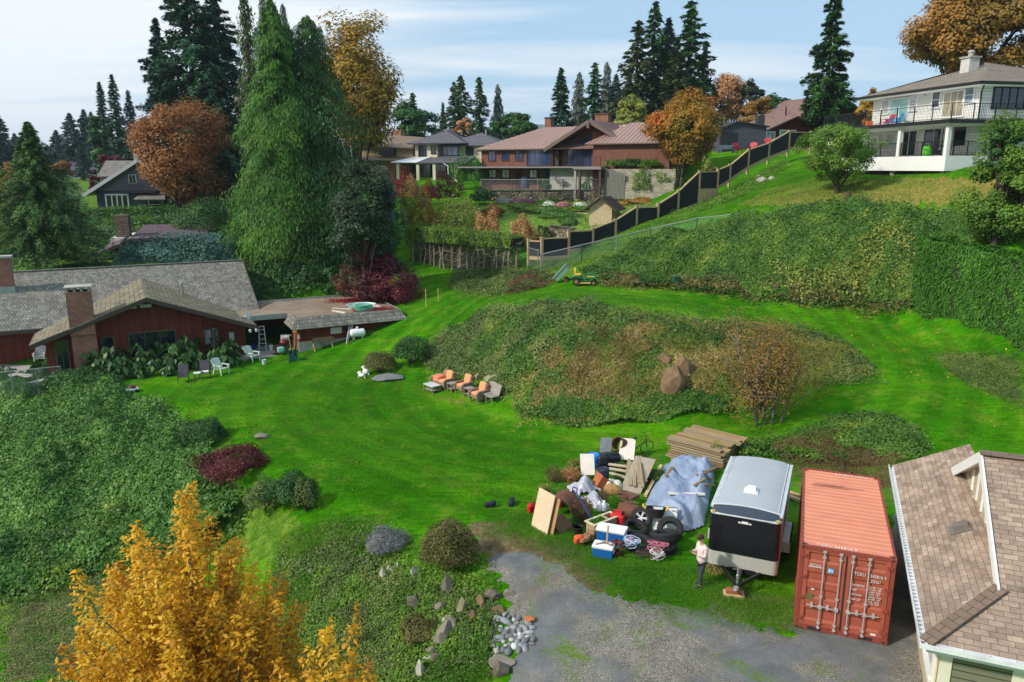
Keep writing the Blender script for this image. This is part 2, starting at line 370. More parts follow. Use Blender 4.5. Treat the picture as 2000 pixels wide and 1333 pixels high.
POLY['rock_bed']=[(560,1060),(620,1030),(700,1040),(760,1110),(830,1130),(920,1150),(990,1165),(960,1200),(955,1333),(560,1333),(500,1250)]
POLY['back_right']=[(1440,870),(1540,862),(1640,818),(1700,803),(1780,832),(1800,880),(1770,905),(1640,908),(1540,895)]
POLY['right_edge']=[(1830,690),(1990,700),(1999,800),(1930,770),(1850,730)]
zr=zone([(0,330),(200,330),(340,330),(470,360),(470,470),(240,515),(0,525)],*[POLY[k] for k in('mound','hill','weed_left','ivy','rock_bed','back_right','right_edge')])
zd=zone(POLY['dry'])*.9+zone([(1000,700),(1080,660),(1290,640),(1400,690),(1420,800),(1280,815),(1050,790)])*.8+zone([(830,765),(960,790),(985,800),(900,790),(840,780)])*.55+zone(POLY['right_edge'])*.45+zone([(640,1070),(700,1060),(720,1110),(650,1110)])*.5
ze=zone([(905,1018),(990,1020),(1035,1045),(1110,1065),(1200,1140),(1180,1170),(1100,1150),(1010,1130),(940,1090)])*.8+zone([(1030,960),(1130,880),(1300,860),(1440,850),(1440,900),(1400,1060),(1200,1100),(1060,1060)])*.42+zone([(1040,700),(1180,690),(1400,700),(1440,780),(1280,800),(1060,770)])*.45+zone([(1500,890),(1760,880),(1760,1000),(1540,960)])*.5+zone([(0,1230),(60,1180),(180,1120),(280,1120),(300,1333),(0,1333)])*.6+zone([(1370,1130),(1560,1170),(1560,1240),(1380,1210)])*.6+zone([(700,1100),(900,1130),(960,1200),(760,1160)])*.5
zg=zone([(880,400),(1320,395),(1160,465),(1030,480),(880,440)])*1.0
co=np.c_[GX.ravel(),GY.ravel(),GZ.ravel()]
ii=np.arange(_hx*_hy).reshape(_hy,_hx); fc=np.c_[ii[:-1,:-1].ravel(),ii[:-1,1:].ravel(),ii[1:,1:].ravel(),ii[1:,:-1].ravel()]
t=NT('ground_turf')
def _att(n): return t.n('ShaderNodeAttribute',attribute_name=n).outputs['Fac']
oc=t.coord('Object')
nA=t.noise(.16,5,.6,oc); nB=t.noise(2.2,6,.65,oc); nC=t.noise(16,4,.7,oc); nS=t.noise(3.0,4,.65,oc,stretch=(.35,2.6,1)); nD=t.noise(.9,7,.7,oc)
lawn=t.ramp(nA,[(.25,S('205a00')),(.5,S('367404')),(.72,S('5c900e'))])
lawn=t.mix(1,lawn,t.ramp(nS,[(.3,.58),(.5,.98),(.72,1.32)]),'MULTIPLY'); lawn=t.mix(1,lawn,t.ramp(nC,[(.3,.66),(.7,1.3)]),'MULTIPLY')
lawn=t.mix(t.ramp(nD,[(.5,0.),(.74,.65)]),lawn,S('7a8a2c')); lawn=t.mix(t.ramp(t.noise(.45,5,.6,oc,dist=.8),[(.55,0.),(.75,.45)]),lawn,S('3a5c18'))
wv=t.n('ShaderNodeTexWave'); wv.wave_type='RINGS'; wv.rings_direction='Z'; wv.inputs['Scale'].default_value=.2; wv.inputs['Distortion'].default_value=2.5; wv.inputs['Detail'].default_value=2; wv.inputs['Detail Scale'].default_value=.35; _m=t.n('ShaderNodeMapping'); _m.inputs['Location'].default_value=(-7,-46,0); t.l(oc,_m.inputs[0]); t.l(_m.outputs[0],wv.inputs[0])
lawn=t.mix(1,lawn,t.ramp(wv.outputs['Fac'],[(.3,.86),(.7,1.07)]),'MULTIPLY')
rough=t.ramp(nB,[(.25,S('344a14')),(.45,S('4a6c1e')),(.6,S('627e2a')),(.78,S('86864a'))]); rough=t.mix(1,rough,t.ramp(nC,[(.3,.55),(.7,1.35)]),'MULTIPLY')
dry=t.ramp(nB,[(.25,S('66602e')),(.5,S('7f773c')),(.75,S('968752'))]); dry=t.mix(1,dry,t.ramp(nC,[(.3,.7),(.7,1.25)]),'MULTIPLY')
earth=t.ramp(nB,[(.25,S('4a3c2a')),(.5,S('6e5d46')),(.75,S('8b7d66'))]); earth=t.mix(1,earth,t.ramp(nC,[(.3,.7),(.7,1.2)]),'MULTIPLY')
gard=t.ramp(nB,[(.25,S('5c5a30')),(.45,S('5c7a2c')),(.6,S('6c8a34')),(.8,S('a09064'))])
brk=t.math('MULTIPLY_ADD',t.mix(.5,nD,nB),1.3,-.65)
def edge(a,lo=.42,hi=.58): return t.ramp(t.math('ADD',_att(a),brk),[(lo,0.),(hi,1.)])
col=t.mix(edge('zr'),lawn,rough); col=t.mix(edge('zd',.4,.75),col,dry); col=t.mix(edge('ze',.4,.7),col,earth); col=t.mix(edge('zg'),col,gard)
t.bump(t.mix(.5,nC,nB),.7,.05); gm=t.done(col,.95,0,.03)
me=fastmesh('ground',co,fc,gm,smooth=True)
for nm,z in(('zr',zr),('zd',zd),('ze',ze),('zg',zg)):
    a=me.attributes.new(nm,'FLOAT','POINT'); a.data.foreach_set('value',z.ravel().astype(np.float32))
tag(link('ground',me),kind='structure')
# gravel drive, a worn sheet just above the turf
def drape(name,poly_px,mat,st=.25,lift=.012,ragged=.5,world=None):
    P=world or gpoly(poly_px); A=np.array(P); x0,y0=A.min(0)-1; x1,y1=A.max(0)+1
    X,Y=np.meshgrid(np.arange(x0,x1,st),np.arange(y0,y1,st)); n=ragged
    qx=X+(fbm(X*.9,Y*.9,3,21)-.44)*2*n; qy=Y+(fbm(X*.9,Y*.9,3,33)-.44)*2*n; hf=(fbm(X*3.2,Y*3.2,3,44)-.44)*.7; qx=qx+hf; qy=qy+hf
    ins=inpoly(qx,qy,P); Z=Hn(X,Y)+lift; idx=-np.ones(X.shape,int)
    cell=ins[:-1,:-1]&ins[1:,:-1]&ins[:-1,1:]&ins[1:,1:]; use=np.zeros(X.shape,bool)
    use[:-1,:-1]|=cell; use[1:,:-1]|=cell; use[:-1,1:]|=cell; use[1:,1:]|=cell
    idx[use]=np.arange(use.sum()); f=np.c_[idx[:-1,:-1][cell],idx[:-1,1:][cell],idx[1:,1:][cell],idx[1:,:-1][cell]]
    return tag(link(name,fastmesh(name,np.c_[X[use],Y[use],Z[use]],f,mat,smooth=True)),kind='structure')
t=NT('gravel'); oc=t.coord('Object'); v=t.n('ShaderNodeTexVoronoi'); v.inputs['Scale'].default_value=46; t.l(oc,v.inputs['Vector'])
v2=t.n('ShaderNodeTexVoronoi'); v2.inputs['Scale'].default_value=90; t.l(oc,v2.inputs['Vector'])
g1=t.ramp(t.n('ShaderNodeSeparateColor').outputs[0],[(0,0),(1,1)])
sc_=t.n('ShaderNodeSeparateColor'); t.l(v.outputs['Color'],sc_.inputs[0]); sc2=t.n('ShaderNodeSeparateColor'); t.l(v2.outputs['Color'],sc2.inputs[0])
st=t.ramp(sc_.outputs[0],[(0,S('57534b')),(.35,S('75706a')),(.7,S('8c877c')),(.95,S('aaa496'))]); st2=t.ramp(sc2.outputs[1],[(0,S('45423e')),(.5,S('68645e')),(1,S('95908a'))])
big=t.noise(.28,5,.6,oc); fine=t.ramp(t.noise(.4,6,.65,oc),[(.44,0.),(.56,1.)])
gr=t.mix(fine,st,t.mix(.6,st2,S('72797d'))); gr=t.mix(1,gr,t.ramp(t.noise(1.4,6,.65,oc),[(.3,.7),(.7,1.12)]),'MULTIPLY')
moss=t.ramp(t.noise(11,5,.7,oc),[(.3,S('3f5a16')),(.7,S('6d8a2c'))]); gr=t.mix(t.ramp(t.noise(.62,8,.7,oc,dist=.6),[(.54,0.),(.66,.9)]),gr,moss)
gr=t.mix(t.ramp(t.noise(.37,6,.65,oc,dist=.4),[(.57,0.),(.74,.6)]),gr,S('6c5c46'))
t.bump(t.mix(.5,v.outputs['Distance'],v2.outputs['Distance']),.7,.03); gravel=t.done(gr,.9,0,.2)
drape('gravel_drive',[(1000,1180),(952,1100),(1005,1078),(1085,1108),(1170,1158),(1290,1178),(1380,1185),(1440,1210),(1555,1240),(1565,1190),(1640,1190),(1775,960),(1905,1090),(1998,1330),(1700,1420),(1300,1500),(960,1420),(990,1290)],gravel,.06,.016,.45)
# far hills
def ridge(name,px0,px1,dist,prof,seed):
    n=160; vs=[]; fs=[]
    for i in range(n+1):
        px=px0+(px1-px0)*i/n; top=prof(px)+8*(float(fbm(np.array(px*.012),np.array(3.3),4,seed))-.44)
        b=at(px,top,dist); d=Vector((b.x,b.y,0)).normalized()
        for k,(o,h) in enumerate(((-900,0),(-420,.45),(0,1),(700,.2))):
            p=Vector((b.x,b.y,0))+d*o; w=(float(fbm(np.array(px*.03+k*7),np.array(1.1*k),3,seed+k))-.44)*.3 if k==1 else 0
            vs.append((p.x,p.y,5+(b.z-5)*(h+w)))
    for i in range(n):
        for k in range(3): a=i*4+k; fs.append((a,a+4,a+5,a+1))
    me=bpy.data.meshes.new(name); me.from_pydata(vs,[],fs); me.materials.append(M['hillwood']); me.polygons.foreach_set('use_smooth',[True]*len(fs)); tag(link(name,me),kind='structure')
_t=NT('far_forest'); M['hillwood']=_t.done(_t.ramp(_t.noise(.02,6,.7),[(.3,S('1d3420')),(.7,S('36503a'))]),.95,0,.1)
ridge('hills',-700,2700,3000,lambda p:284-42*math.exp(-((p-1040)/120)**2)-46*math.exp(-((p-1440)/160)**2)-20*math.exp(-((p-780)/90)**2),4)
# ================================================================== BUILDINGS
class Frame:
    """a house's own axes: x along the front, y into the house, z up"""
    def __init__(s,o,rz): s.o=Vector(o); s.rz=rz; s.M=Matrix.Translation(s.o)@Matrix.Rotation(rz,4,'Z'); s.I=s.M.inverted()
    def y(s,px,py,y=0):   # spot of the plane y=const seen at a pixel -> (x,z)
        a=s.I@Vector((0,0,CAMZ)); b=s.I@at(px,py,50); k=(y-a.y)/(b.y-a.y); p=a+(b-a)*k; return p.x,p.z
    def x(s,px,py,x=0):
        a=s.I@Vector((0,0,CAMZ)); b=s.I@at(px,py,50); k=(x-a.x)/(b.x-a.x); p=a+(b-a)*k; return p.y,p.z
    def z(s,px,py,z=0):
        a=s.I@Vector((0,0,CAMZ)); b=s.I@at(px,py,50); k=(z-a.z)/(b.z-a.z); p=a+(b-a)*k; return p.x,p.y
def bar(m,c,d,ang): m.box(c,d,rz=ang)
def win(parent,c,w,h,ang=0,nx=1,ny=1,fm=None,pm=None,fw=.09,label=None,name='window',dep=.1,mw=.045,sill=True):
    """a framed window on a wall; c is the middle of the pane on the wall face, ang turns the outward normal away from -y"""
    fm=fm or M['white']; pm=pm or M['glass']; m=MB(); m.M=Matrix.Translation(Vector(c))@Matrix.Rotation(ang,4,'Z')
    m.b2(-w/2-fw,w/2+fw,-dep,.04,h/2,h/2+fw); m.b2(-w/2-fw-(.05 if sill else 0),w/2+fw+(.05 if sill else 0),-dep-(.04 if sill else 0),.04,-h/2-fw,-h/2)
    m.b2(-w/2-fw,-w/2,-dep,.04,-h/2,h/2); m.b2(w/2,w/2+fw,-dep,.04,-h/2,h/2)
    for i in range(1,nx): x=-w/2+w*i/nx; m.b2(x-mw/2,x+mw/2,-dep*.75,.03,-h/2,h/2)
    for i in range(1,ny): z=-h/2+h*i/ny; m.b2(-w/2,w/2,-dep*.7,.03,z-mw/2,z+mw/2)
    f=m.build(name,fm,parent); p=MB(); p.M=m.M; p.b2(-w/2+.002,w/2-.002,-.03,.03,-h/2+.002,h/2-.002); p.build('pane',pm,f)
    if label: f['label']=label
    return f
def railing(parent,pts,h,mat,name='railing',step=.13,post=1.8,bot=.08,th=.018):
    m=MB()
    for a,b in zip(pts[:-1],pts[1:]):
        a=Vector(a); b=Vector(b); d=b-a; n=max(1,int(d.length/step)); up=Vector((0,0,1))
        m.beam(a+up*h,b+up*h,.06,.045); m.beam(a+up*bot,b+up*bot,.035,.035)
        for i in range(n+1):
            p=a+d*(i/n); m.beam(p+up*bot,p+up*(h-.02),th,th)
        k=max(1,round(d.length/post))
        for i in range(k+1):
            p=a+d*(i/k); m.beam(p,p+up*(h+.01),.055,.055)
    return m.build(name,mat,parent)
def hip(m,x0,x1,y0,y1,ze,slope,th=.16,ends='LR',seam=None,sm=None):
    """hip or gable roof with its ridge along x; ends lists the hipped ends"""
    hw=(y1-y0)/2; ym=(y0+y1)/2; zr=ze+hw*slope; a=x0+(hw if 'L' in ends else 0); b=x1-(hw if 'R' in ends else 0)
    m.slab([(x0,y0,ze),(x1,y0,ze),(b,ym,zr),(a,ym,zr)],th); m.slab([(x1,y1,ze),(x0,y1,ze),(a,ym,zr),(b,ym,zr)],th)
    if 'L' in ends: m.slab([(x0,y1,ze),(x0,y0,ze),(a,ym,zr)],th)
    if 'R' in ends: m.slab([(x1,y0,ze),(x1,y1,ze),(b,ym,zr)],th)
    return zr
def gabwall(m,x0,x1,y,z0,ze,zr,th=.2):
    xm=(x0+x1)/2; vs=[(x0,y,z0),(x1,y,z0),(x1,y,ze),(xm,y,zr),(x0,y,ze)]; vs+=[(a,b+th,c) for a,b,c in vs]
    m.add(vs,[(0,1,2,3,4),(9,8,7,6,5)]+[(i,i+5,(i+1)%5+5,(i+1)%5) for i in range(5)])
shake=bricky('cedar_shakes',S('8f8d86'),S('6d6a63'),S('2c2a26'),.20,.30,.012,.9,.9,.41,.55,(S('7e7a5c'),.35),depth=.03)
shake2=bricky('mossy_shakes',S('8d8673'),S('6c6553'),S('2c2a22'),.24,.32,.012,.9,.9,.37,.55,(S('8a8258'),.5),depth=.03)
redbrick=bricky('old_red_brick',S('a4533f'),S('803d2f'),S('a89080'),.215,.075,.012,.85,.5,.5,.5,depth=.006)
redwood=boards('stained_cedar_siding',S('82392a'),.14,True,.012,.45,c2=S('682c20'))
dkfascia=plain('dark_brown_fascia',S('4b4038'),.7,var=.2)
asph=bricky('brown_asphalt_shingle',S('ae9885'),S('8c786a'),S('685a50'),.33,.15,.006,.92,.7,.43,.55,depth=.012)
asph_cap=bricky('brown_ridge_cap',S('7d6a5c'),S('726052'),S('3c332c'),.9,.22,.008,.92,.5,.5,.3,depth=.012)
# ---------------- the near brown house on the left
FH=Frame((-18.84,52.53,0),R(27))
def left_house():
    r=thing('brown_house','low brown cedar house with grey shake roof and brick chimneys, lawn in front','house',FH.o,FH.rz)
    r['kind_note']=''; del r['kind_note']
    ze,zr=2.25,4.72; xm=-6.1
    w=MB(); gabwall(w,-12.1,0,0,-.8,ze+.15,zr-.12,.2); w.b2(-.2,0,.2,4.4,-.8,ze+.05); w.b2(-12.1,-11.9,.2,4.4,-.8,ze+.05)
    w.b2(-24,-12.1,4.4,4.6,-.8,2.5); w.b2(-12.1,.6,4.6,4.8,-.8,2.5)
    w.add([(.6,4.4,-.8),(.6,18.2,-.8),(.6,18.2,2.6),(.6,11,5.25),(.6,4.4,2.6),(.4,4.4,-.8),(.4,18.2,-.8),(.4,18.2,2.6),(.4,11,5.25),(.4,4.4,2.6)],[(0,1,2,3,4),(9,8,7,6,5)]+[(i,(i+1)%5,(i+1)%5+5,i+5) for i in range(5)])
    w.build('wall',redwood,r)
    m=MB()   # main roof
    m.slab([(-24,3.5,2.42),(1.6,3.5,2.42),(1.6,11,5.45),(-24,11,5.45)],.14); m.slab([(1.6,18.5,2.42),(-24,18.5,2.42),(-24,11,5.45),(1.6,11,5.45)],.14)
    main=m.build('roof',shake,r)
    m=MB(); m.beam((-24,11,5.48),(1.62,11,5.48),.3,.07); m.build('ridge_cap',shake,main)
    m=MB(); yb=9.05
    m.slab([(xm,-1.05,zr),(.62,-1.05,ze),(.62,2.95,ze),(xm,yb+.1,zr)],.13)
    m.slab([(-12.85,-1.05,ze),(xm,-1.05,zr),(xm,yb+.1,zr),(-12.85,2.95,ze)],.13)
    g=m.build('gable_roof',shake2,r)
    m=MB()
    for x in(.62,-12.85): m.beam((xm,-1.08,zr-.16),(x,-1.08,ze-.16),.07,.26)
    m.beam((.66,-1.05,ze-.15),(.66,3.2,ze-.15),.07,.2); m.beam((-12.89,-1.05,ze-.15),(-12.89,3.2,ze-.15),.07,.2); m.beam((-24,3.46,2.27),(-12.9,3.46,2.27),.06,.2); m.beam((.7,3.46,2.27),(1.6,3.46,2.27),.06,.2); m.beam((1.63,3.5,2.33),(1.63,11,5.36),.06,.22)
    m.build('fascia',dkfascia,g)
    # brick chimneys
    c=MB(); c.b2(-10.6,-9.2,-.75,.0,-.8,2.6); c.b2(-10.6,-9.2,-1.0,.25,2.6,5.35)
    ch=c.build('chimney',redbrick,r); c=MB()
    for x in(-10.5,-10.1,-9.7,-9.3): c.b2(x-.07,x+.07,-.95,.2,5.35,5.6)
    c.b2(-10.66,-9.14,-1.05,.3,5.6,5.66); c.build('chimney_cap',M['concrete'],ch)
    c=MB(); c.slab([(-10.75,-1.12,2.98),(-9.05,-1.12,3.62),(-9.05,.35,3.62),(-10.75,.35,2.98)],.03); c.build('flashing',M['steel'],ch)
    x,y=-14.7,8.6
    c=MB(); c.b2(x-.42,x+.42,y-.4,y+.4,4.0,6.75); c2=c.build('chimney',redbrick,r); c=MB(); c.b2(x-.55,x+.55,y-.52,y+.52,6.75,6.9); c.build('chimney_cap',M['concrete'],c2); c=MB(); c.b2(x-.5,x+.5,y-.5,y-.38,4.05,4.75); c.build('flashing',M['steel'],c2)
    c=MB(); c.tube([(-3.6,4.2,3.6),(-3.6,4.2,4.75)],.09,10); c.lathe([(.13,0),(.15,.05),(.13,.14),(0,.17)],10,(-3.6,4.2,4.72)); c.build('vent_pipe',M['steel'],r)
    c=MB(); c.b2(-7.4,-6.7,-.1,.04,3.9,4.12); c.b2(-6.5,-5.8,-.1,.04,3.9,4.12); c.build('gable_vent',M['offwhite'],r)
    brn=plain('brown_window_trim',S('5a4a3c'),.6)
    def fw(x0,y0,x1,y1,**k):
        a=FH.y(x0,y0); b=FH.y(x1,y1); win(r,((a[0]+b[0])/2,-.0,(a[1]+b[1])/2),abs(b[0]-a[0]),abs(a[1]-b[1]),**k)
    fw(252,653,345,690,nx=3,fm=brn); fw(199,661,225,704,fm=brn); fw(399,645,427,670,nx=2,fm=brn,pm=glassy('curtained_glass',(.30,.33,.33),.25,.5)); fw(108,668,137,722,nx=2,fm=brn,name='glass_door')
    c=MB(); a=FH.y(452,660); c.b2(a[0]-.16,a[0]+.16,-.2,-.0,a[1]-.15,a[1]+.4); c.tube([(a[0],-.1,a[1]-.15),(a[0],-.1,-.3)],.06,8); c.lathe([(.13,0),(.13,.09),(.1,.1),(0,.1)],12,(a[0],-.2,a[1]+.15),M=Matrix.Rotation(R(90),4,'X')); c.build('electric_meter',plain('meter_grey',(.5,.5,.48),.5),r)
    a=FH.y(463,678); c=MB(); c.b2(a[0]-.1,a[0]+.1,-.1,0,a[1]-.12,a[1]+.12); c.b2(a[0]+.25,a[0]+.45,-.1,0,a[1]-.2,a[1]+.05); c.build('outlet_box',plain('meter_grey',(.5,.5,.48),.5),r)
    for x in(-.75,-.35):
        c=MB(); c.lathe([(.05,0),(.08,.03),(.11,.17),(0,.1)],10,(x+.9,-1.25,ze-.25),M=Matrix.Rotation(R(115),4,'X')); c.build('spotlight',M['white'],r)
    # paved patio, kerb wall and wire fence at the far left corner
    c=MB(); c.b2(-24,-10.9,-1.6,4.4,-.5,.02); c.build('patio',M['concrete'],r)
    # flat-roofed garage wing with a shake skirt on its edge
    return r
lh=left_house()
def garage_wing():
    F2=Frame((-15.27,52.18,0),R(27)); r=thing('garage_building','long flat-roofed brown garage with shake skirt, hose coil on its roof','garage',F2.o,F2.rz)
    w=MB(); w.b2(.35,7.4,.35,.5,.85,2.3); w.b2(7.25,7.4,.5,8.2,-.3,2.3); w.b2(-6,7.4,8.2,8.35,-.3,2.3); w.b2(.35,.5,.5,2.6,.0,2.3); w.build('wall',redwood,r)
    w=MB(); w.b2(.3,7.45,.3,.52,-.6,.85); w.build('foundation_wall',plain('painted_block',(.42,.41,.38),.8,dirt=((.12,.11,.08),.7)),r)
    flat=plain('tar_and_gravel',S('8a7a68'),.95,var=.35,sc=.45,dirt=(S('5c4a3c'),.7)); w=MB(); w.b2(.1,7.8,.25,8.5,2.3,2.52); w.b2(-5.2,.1,2.9,8.5,2.3,2.52); rf=w.build('flat_roof',flat,r)
    w=MB(); w.b2(-2.9,7.9,8.5,8.65,2.25,2.66); w.b2(-5.2,.1,2.83,2.9,2.2,2.56); w.b2(7.8,7.9,.3,8.5,2.25,2.6); w.build('roof_edge',M['steel'],rf)
    w=MB(); w.slab([(-.25,-.45,1.95),(8.2,-.45,1.95),(7.85,.25,2.66),(.2,.25,2.66)],.1); w.slab([(-.25,-.45,1.95),(-.25,2.5,1.95),(.2,2.3,2.66),(.2,.25,2.66)],.1); w.slab([(8.2,-.45,1.95),(8.2,4.5,1.95),(7.85,4.5,2.66),(7.85,.25,2.66)],.1); w.build('shake_skirt',shake,rf)
    w=MB(); w.slab([(-3.9,7.6,2.55),(-3.9,9.0,2.55),(-1.6,8.6,3.0),(-2.2,7.4,2.6)],.1); w.build('shake_saddle',shake,rf)
    w=MB(); w.b2(-5.2,7.2,.55,8.15,-.2,.0); w.build('floor',M['concrete'],r)
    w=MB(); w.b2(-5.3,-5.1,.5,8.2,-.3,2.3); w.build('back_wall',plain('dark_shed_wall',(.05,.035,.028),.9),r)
    w=MB(); w.b2(2.6,3.4,.2,.34,1.25,1.7); w.build('wall_lamp',M['offwhite'],r)
    return r,F2
gw,FG=garage_wing()
# ---------------- tan garage in the right foreground
GA=R(-22.6); FR=Frame((9.89,15.42,0),GA)
def right_garage():
    r=thing('tan_garage','tan house with brown shingle roof and white gutters at right edge','house',FR.o,GA)
    p=.50; ze=2.72; o=.42; L=10.9
    # left slope with a front hip, higher gabled roof behind it
    xr=6.6
    hx,hy=FR.z(1975,1141,3.9); s=1.4
    xg=s; zg=ze+s*p           # foot of the gable wall
    m=MB(); m.slab([(-o,-o,ze-o*p),(-o,L,ze-o*p),(xg+.45,L,ze+(xg+.45)*p),(xg+.45,xg+.45,ze+(xg+.45)*p)],.1)
    lo=m.build('left_roof',asph,r)
    m=MB(); zp=ze+ 5.1*p
    m.slab([(-o,-o,ze-o*p),(13,-o,ze-o*p),(13,5.1,ze+5.1*p),(s-.25,5.1,ze+5.1*p),(s-.25,s-.25,ze+(s-.25)*p)],.1)
    m.slab([(s-.25,5.1,ze+5.1*p),(13,5.1,ze+5.1*p),(13,10.2,ze),(s-.25,10.2,ze)],.1); up=m.build('front_roof',asph,r)
    m=MB(); m.beam((-o-.02,-o-.02,ze-o*p+.03),(s-.2,s-.2,ze+(s-.2)*p+.03),.34,.05); m.beam((s-.3,5.1,ze+5.1*p+.03),(13,5.1,ze+5.1*p+.03),.32,.05); m.build('ridge_cap',asph_cap,up)
    # gable wall with battens, white rake boards
    beige=boards('beige_siding',S('c3b89c'),.34,True,.02,.08,bump=.4)
    m=MB(); m.add([(s,s+.2,zg-.1),(s,10.2-s-.2+1,zg-.3),(s,5.1,ze+5.05*p-.12),(s+.15,s+.2,zg-.1),(s+.15,10.2-s+.8,zg-.3),(s+.15,5.1,ze+5.05*p-.12)],[(0,1,2),(5,4,3),(0,3,4,1),(1,4,5,2),(2,5,3,0)]); gwl=m.build('gable_wall',beige,r)
    m=MB()
    for i in range(7):
        y=2.2+i*.8; zz=ze+(5.1-abs(5.1-y))*p-.2; m.b2(s-.045,s,y-.04,y+.04,ze+s*p+.05,zz)
    m.build('batten',M['white'],gwl)
    m=MB(); m.beam((s-.27,s-.35,ze+(s-.35)*p-.1),(s-.27,5.1,ze+5.1*p-.1),.05,.3); m.beam((s-.27,5.1,ze+5.1*p-.1),(s-.27,9.0,ze+1.2*p-.1),.05,.3); m.slab([(s-.25,5.1,ze+5.1*p-.11),(s+.3,5.1,ze+5.1*p-.11),(s+.3,9.0,ze+1.2*p-.11),(s-.25,9.0,ze+1.2*p-.11)],.03); m.build('rake_board',M['white'],up)
    # gutters
    gm=plain('white_gutter',(.7,.71,.72),.4); m=MB(); x=-o-.07; z=ze-o*p-.04
    m.b2(x-.075,x-.055,-o-.14,L,z-.06,z+.06); m.b2(x+.06,x+.08,-o-.14,L,z-.06,z+.04); m.b2(x-.055,x+.06,-o-.14,L,z-.06,z-.045)
    y=-o-.07; m.b2(-o-.14,13,y-.075,y-.055,z-.062,z+.058); m.b2(-o,13,y+.06,y+.08,z-.062,z+.04); m.b2(-o,13,y-.055,y+.06,z-.062,z-.047)
    g=m.build('gutter',gm,lo); m=MB()
    for i in range(60): yy=-o+.05+i*(L/60); m.b2(x-.06,x+.07,yy-.012,yy+.012,z+.02,z+.045)
    for i in range(26): xx=-o+.2+i*.5; m.b2(xx-.012,xx+.012,y-.06,y+.07,z+.02,z+.045)
    m.b2(x+.055,x+.085,-o-.1,L,z+.022,z+.043); m.b2(-o+.05,13,y+.055,y+.085,z+.022,z+.043)
    m.build('gutter_strap',gm,g)
    m=MB(); m.b2(-o+.02,-o+.05,-o,L,ze-o*p-.26,ze-o*p-.09); m.b2(-o+.05,13,-o+.03,-o+.06,ze-o*p-.27,ze-o*p-.1); m.b2(-o+.05,0,-o+.06,L,ze-o*p-.25,ze-o*p-.235); m.b2(0,13,-o+.06,0,ze-o*p-.25,ze-o*p-.235); m.build('fascia',M['white'],lo)
    # walls
    side=plain('tan_stucco',S('b9ad90'),.85,var=.06,sc=.8,bump=.15); m=MB(); m.b2(0,.18,0,L-.4,-.4,ze-o*p-.24); m.b2(.18,13,L-.58,L-.4,-.4,ze-o*p-.24); m.build('side_wall',side,r)
    lap=boards('green_lap_siding',S('7d7c66'),.19,False,.014,.08,bump=.9); m=MB(); m.b2(.2,1.6,0,.16,-.4,ze-o*p-.25); m.b2(6.6,13,0,.16,-.4,ze-o*p-.25); m.b2(1.6,6.6,0,.16,2.2,ze-o*p-.25); m.build('front_wall',lap,r)
    m=MB(); m.b2(-.03,.2,-.035,.0,-.4,ze-o*p-.26); m.b2(-.035,.0,-.03,.22,-.4,ze-o*p-.26); m.b2(1.38,1.62,-.05,.0,-.4,2.35); m.b2(1.62,6.6,-.05,0,2.12,2.35); m.build('corner_board',plain('cream_trim',S('dcd4c0'),.6,var=.05),r)
    m=MB(); m.tube([(-.1,.1,ze-.45),(-.1,.1,-.2)],.045,8); m.build('downpipe',plain('cream_trim',S('dcd4c0'),.6,var=.05),r)
    m=MB(); m.b2(1.62,6.6,.02,.1,-.4,2.12); d=m.build('garage_door',plain('bluish_white_door',(.5,.56,.62),.5,var=.05,sc=1),r); m=MB(); m.b2(2.1,3.3,-.005,.03,1.25,1.7); m.b2(3.7,4.9,-.005,.03,1.25,1.7); m.build('door_window',M['glass'],d)
    win(r,(0,1.15,1.55),1.0,1.1,R(-90),fm=M['white'],fw=.12)
    # roof vent
    vx,vy=FR.z(1880,1002,ze+.9); vz=ze+vx*p
    m=MB(); m.box((vx,vy,vz+.1),(.42,.36,.16),M=Matrix.Rotation(-math.atan(p),3,'Y'),taper=.85); m.box((vx,vy,vz+.02),(.6,.5,.02),M=Matrix.Rotation(-math.atan(p),3,'Y')); m.build('roof_vent',plain('vent_brown',S('6f6862'),.6),lo)
right_garage()
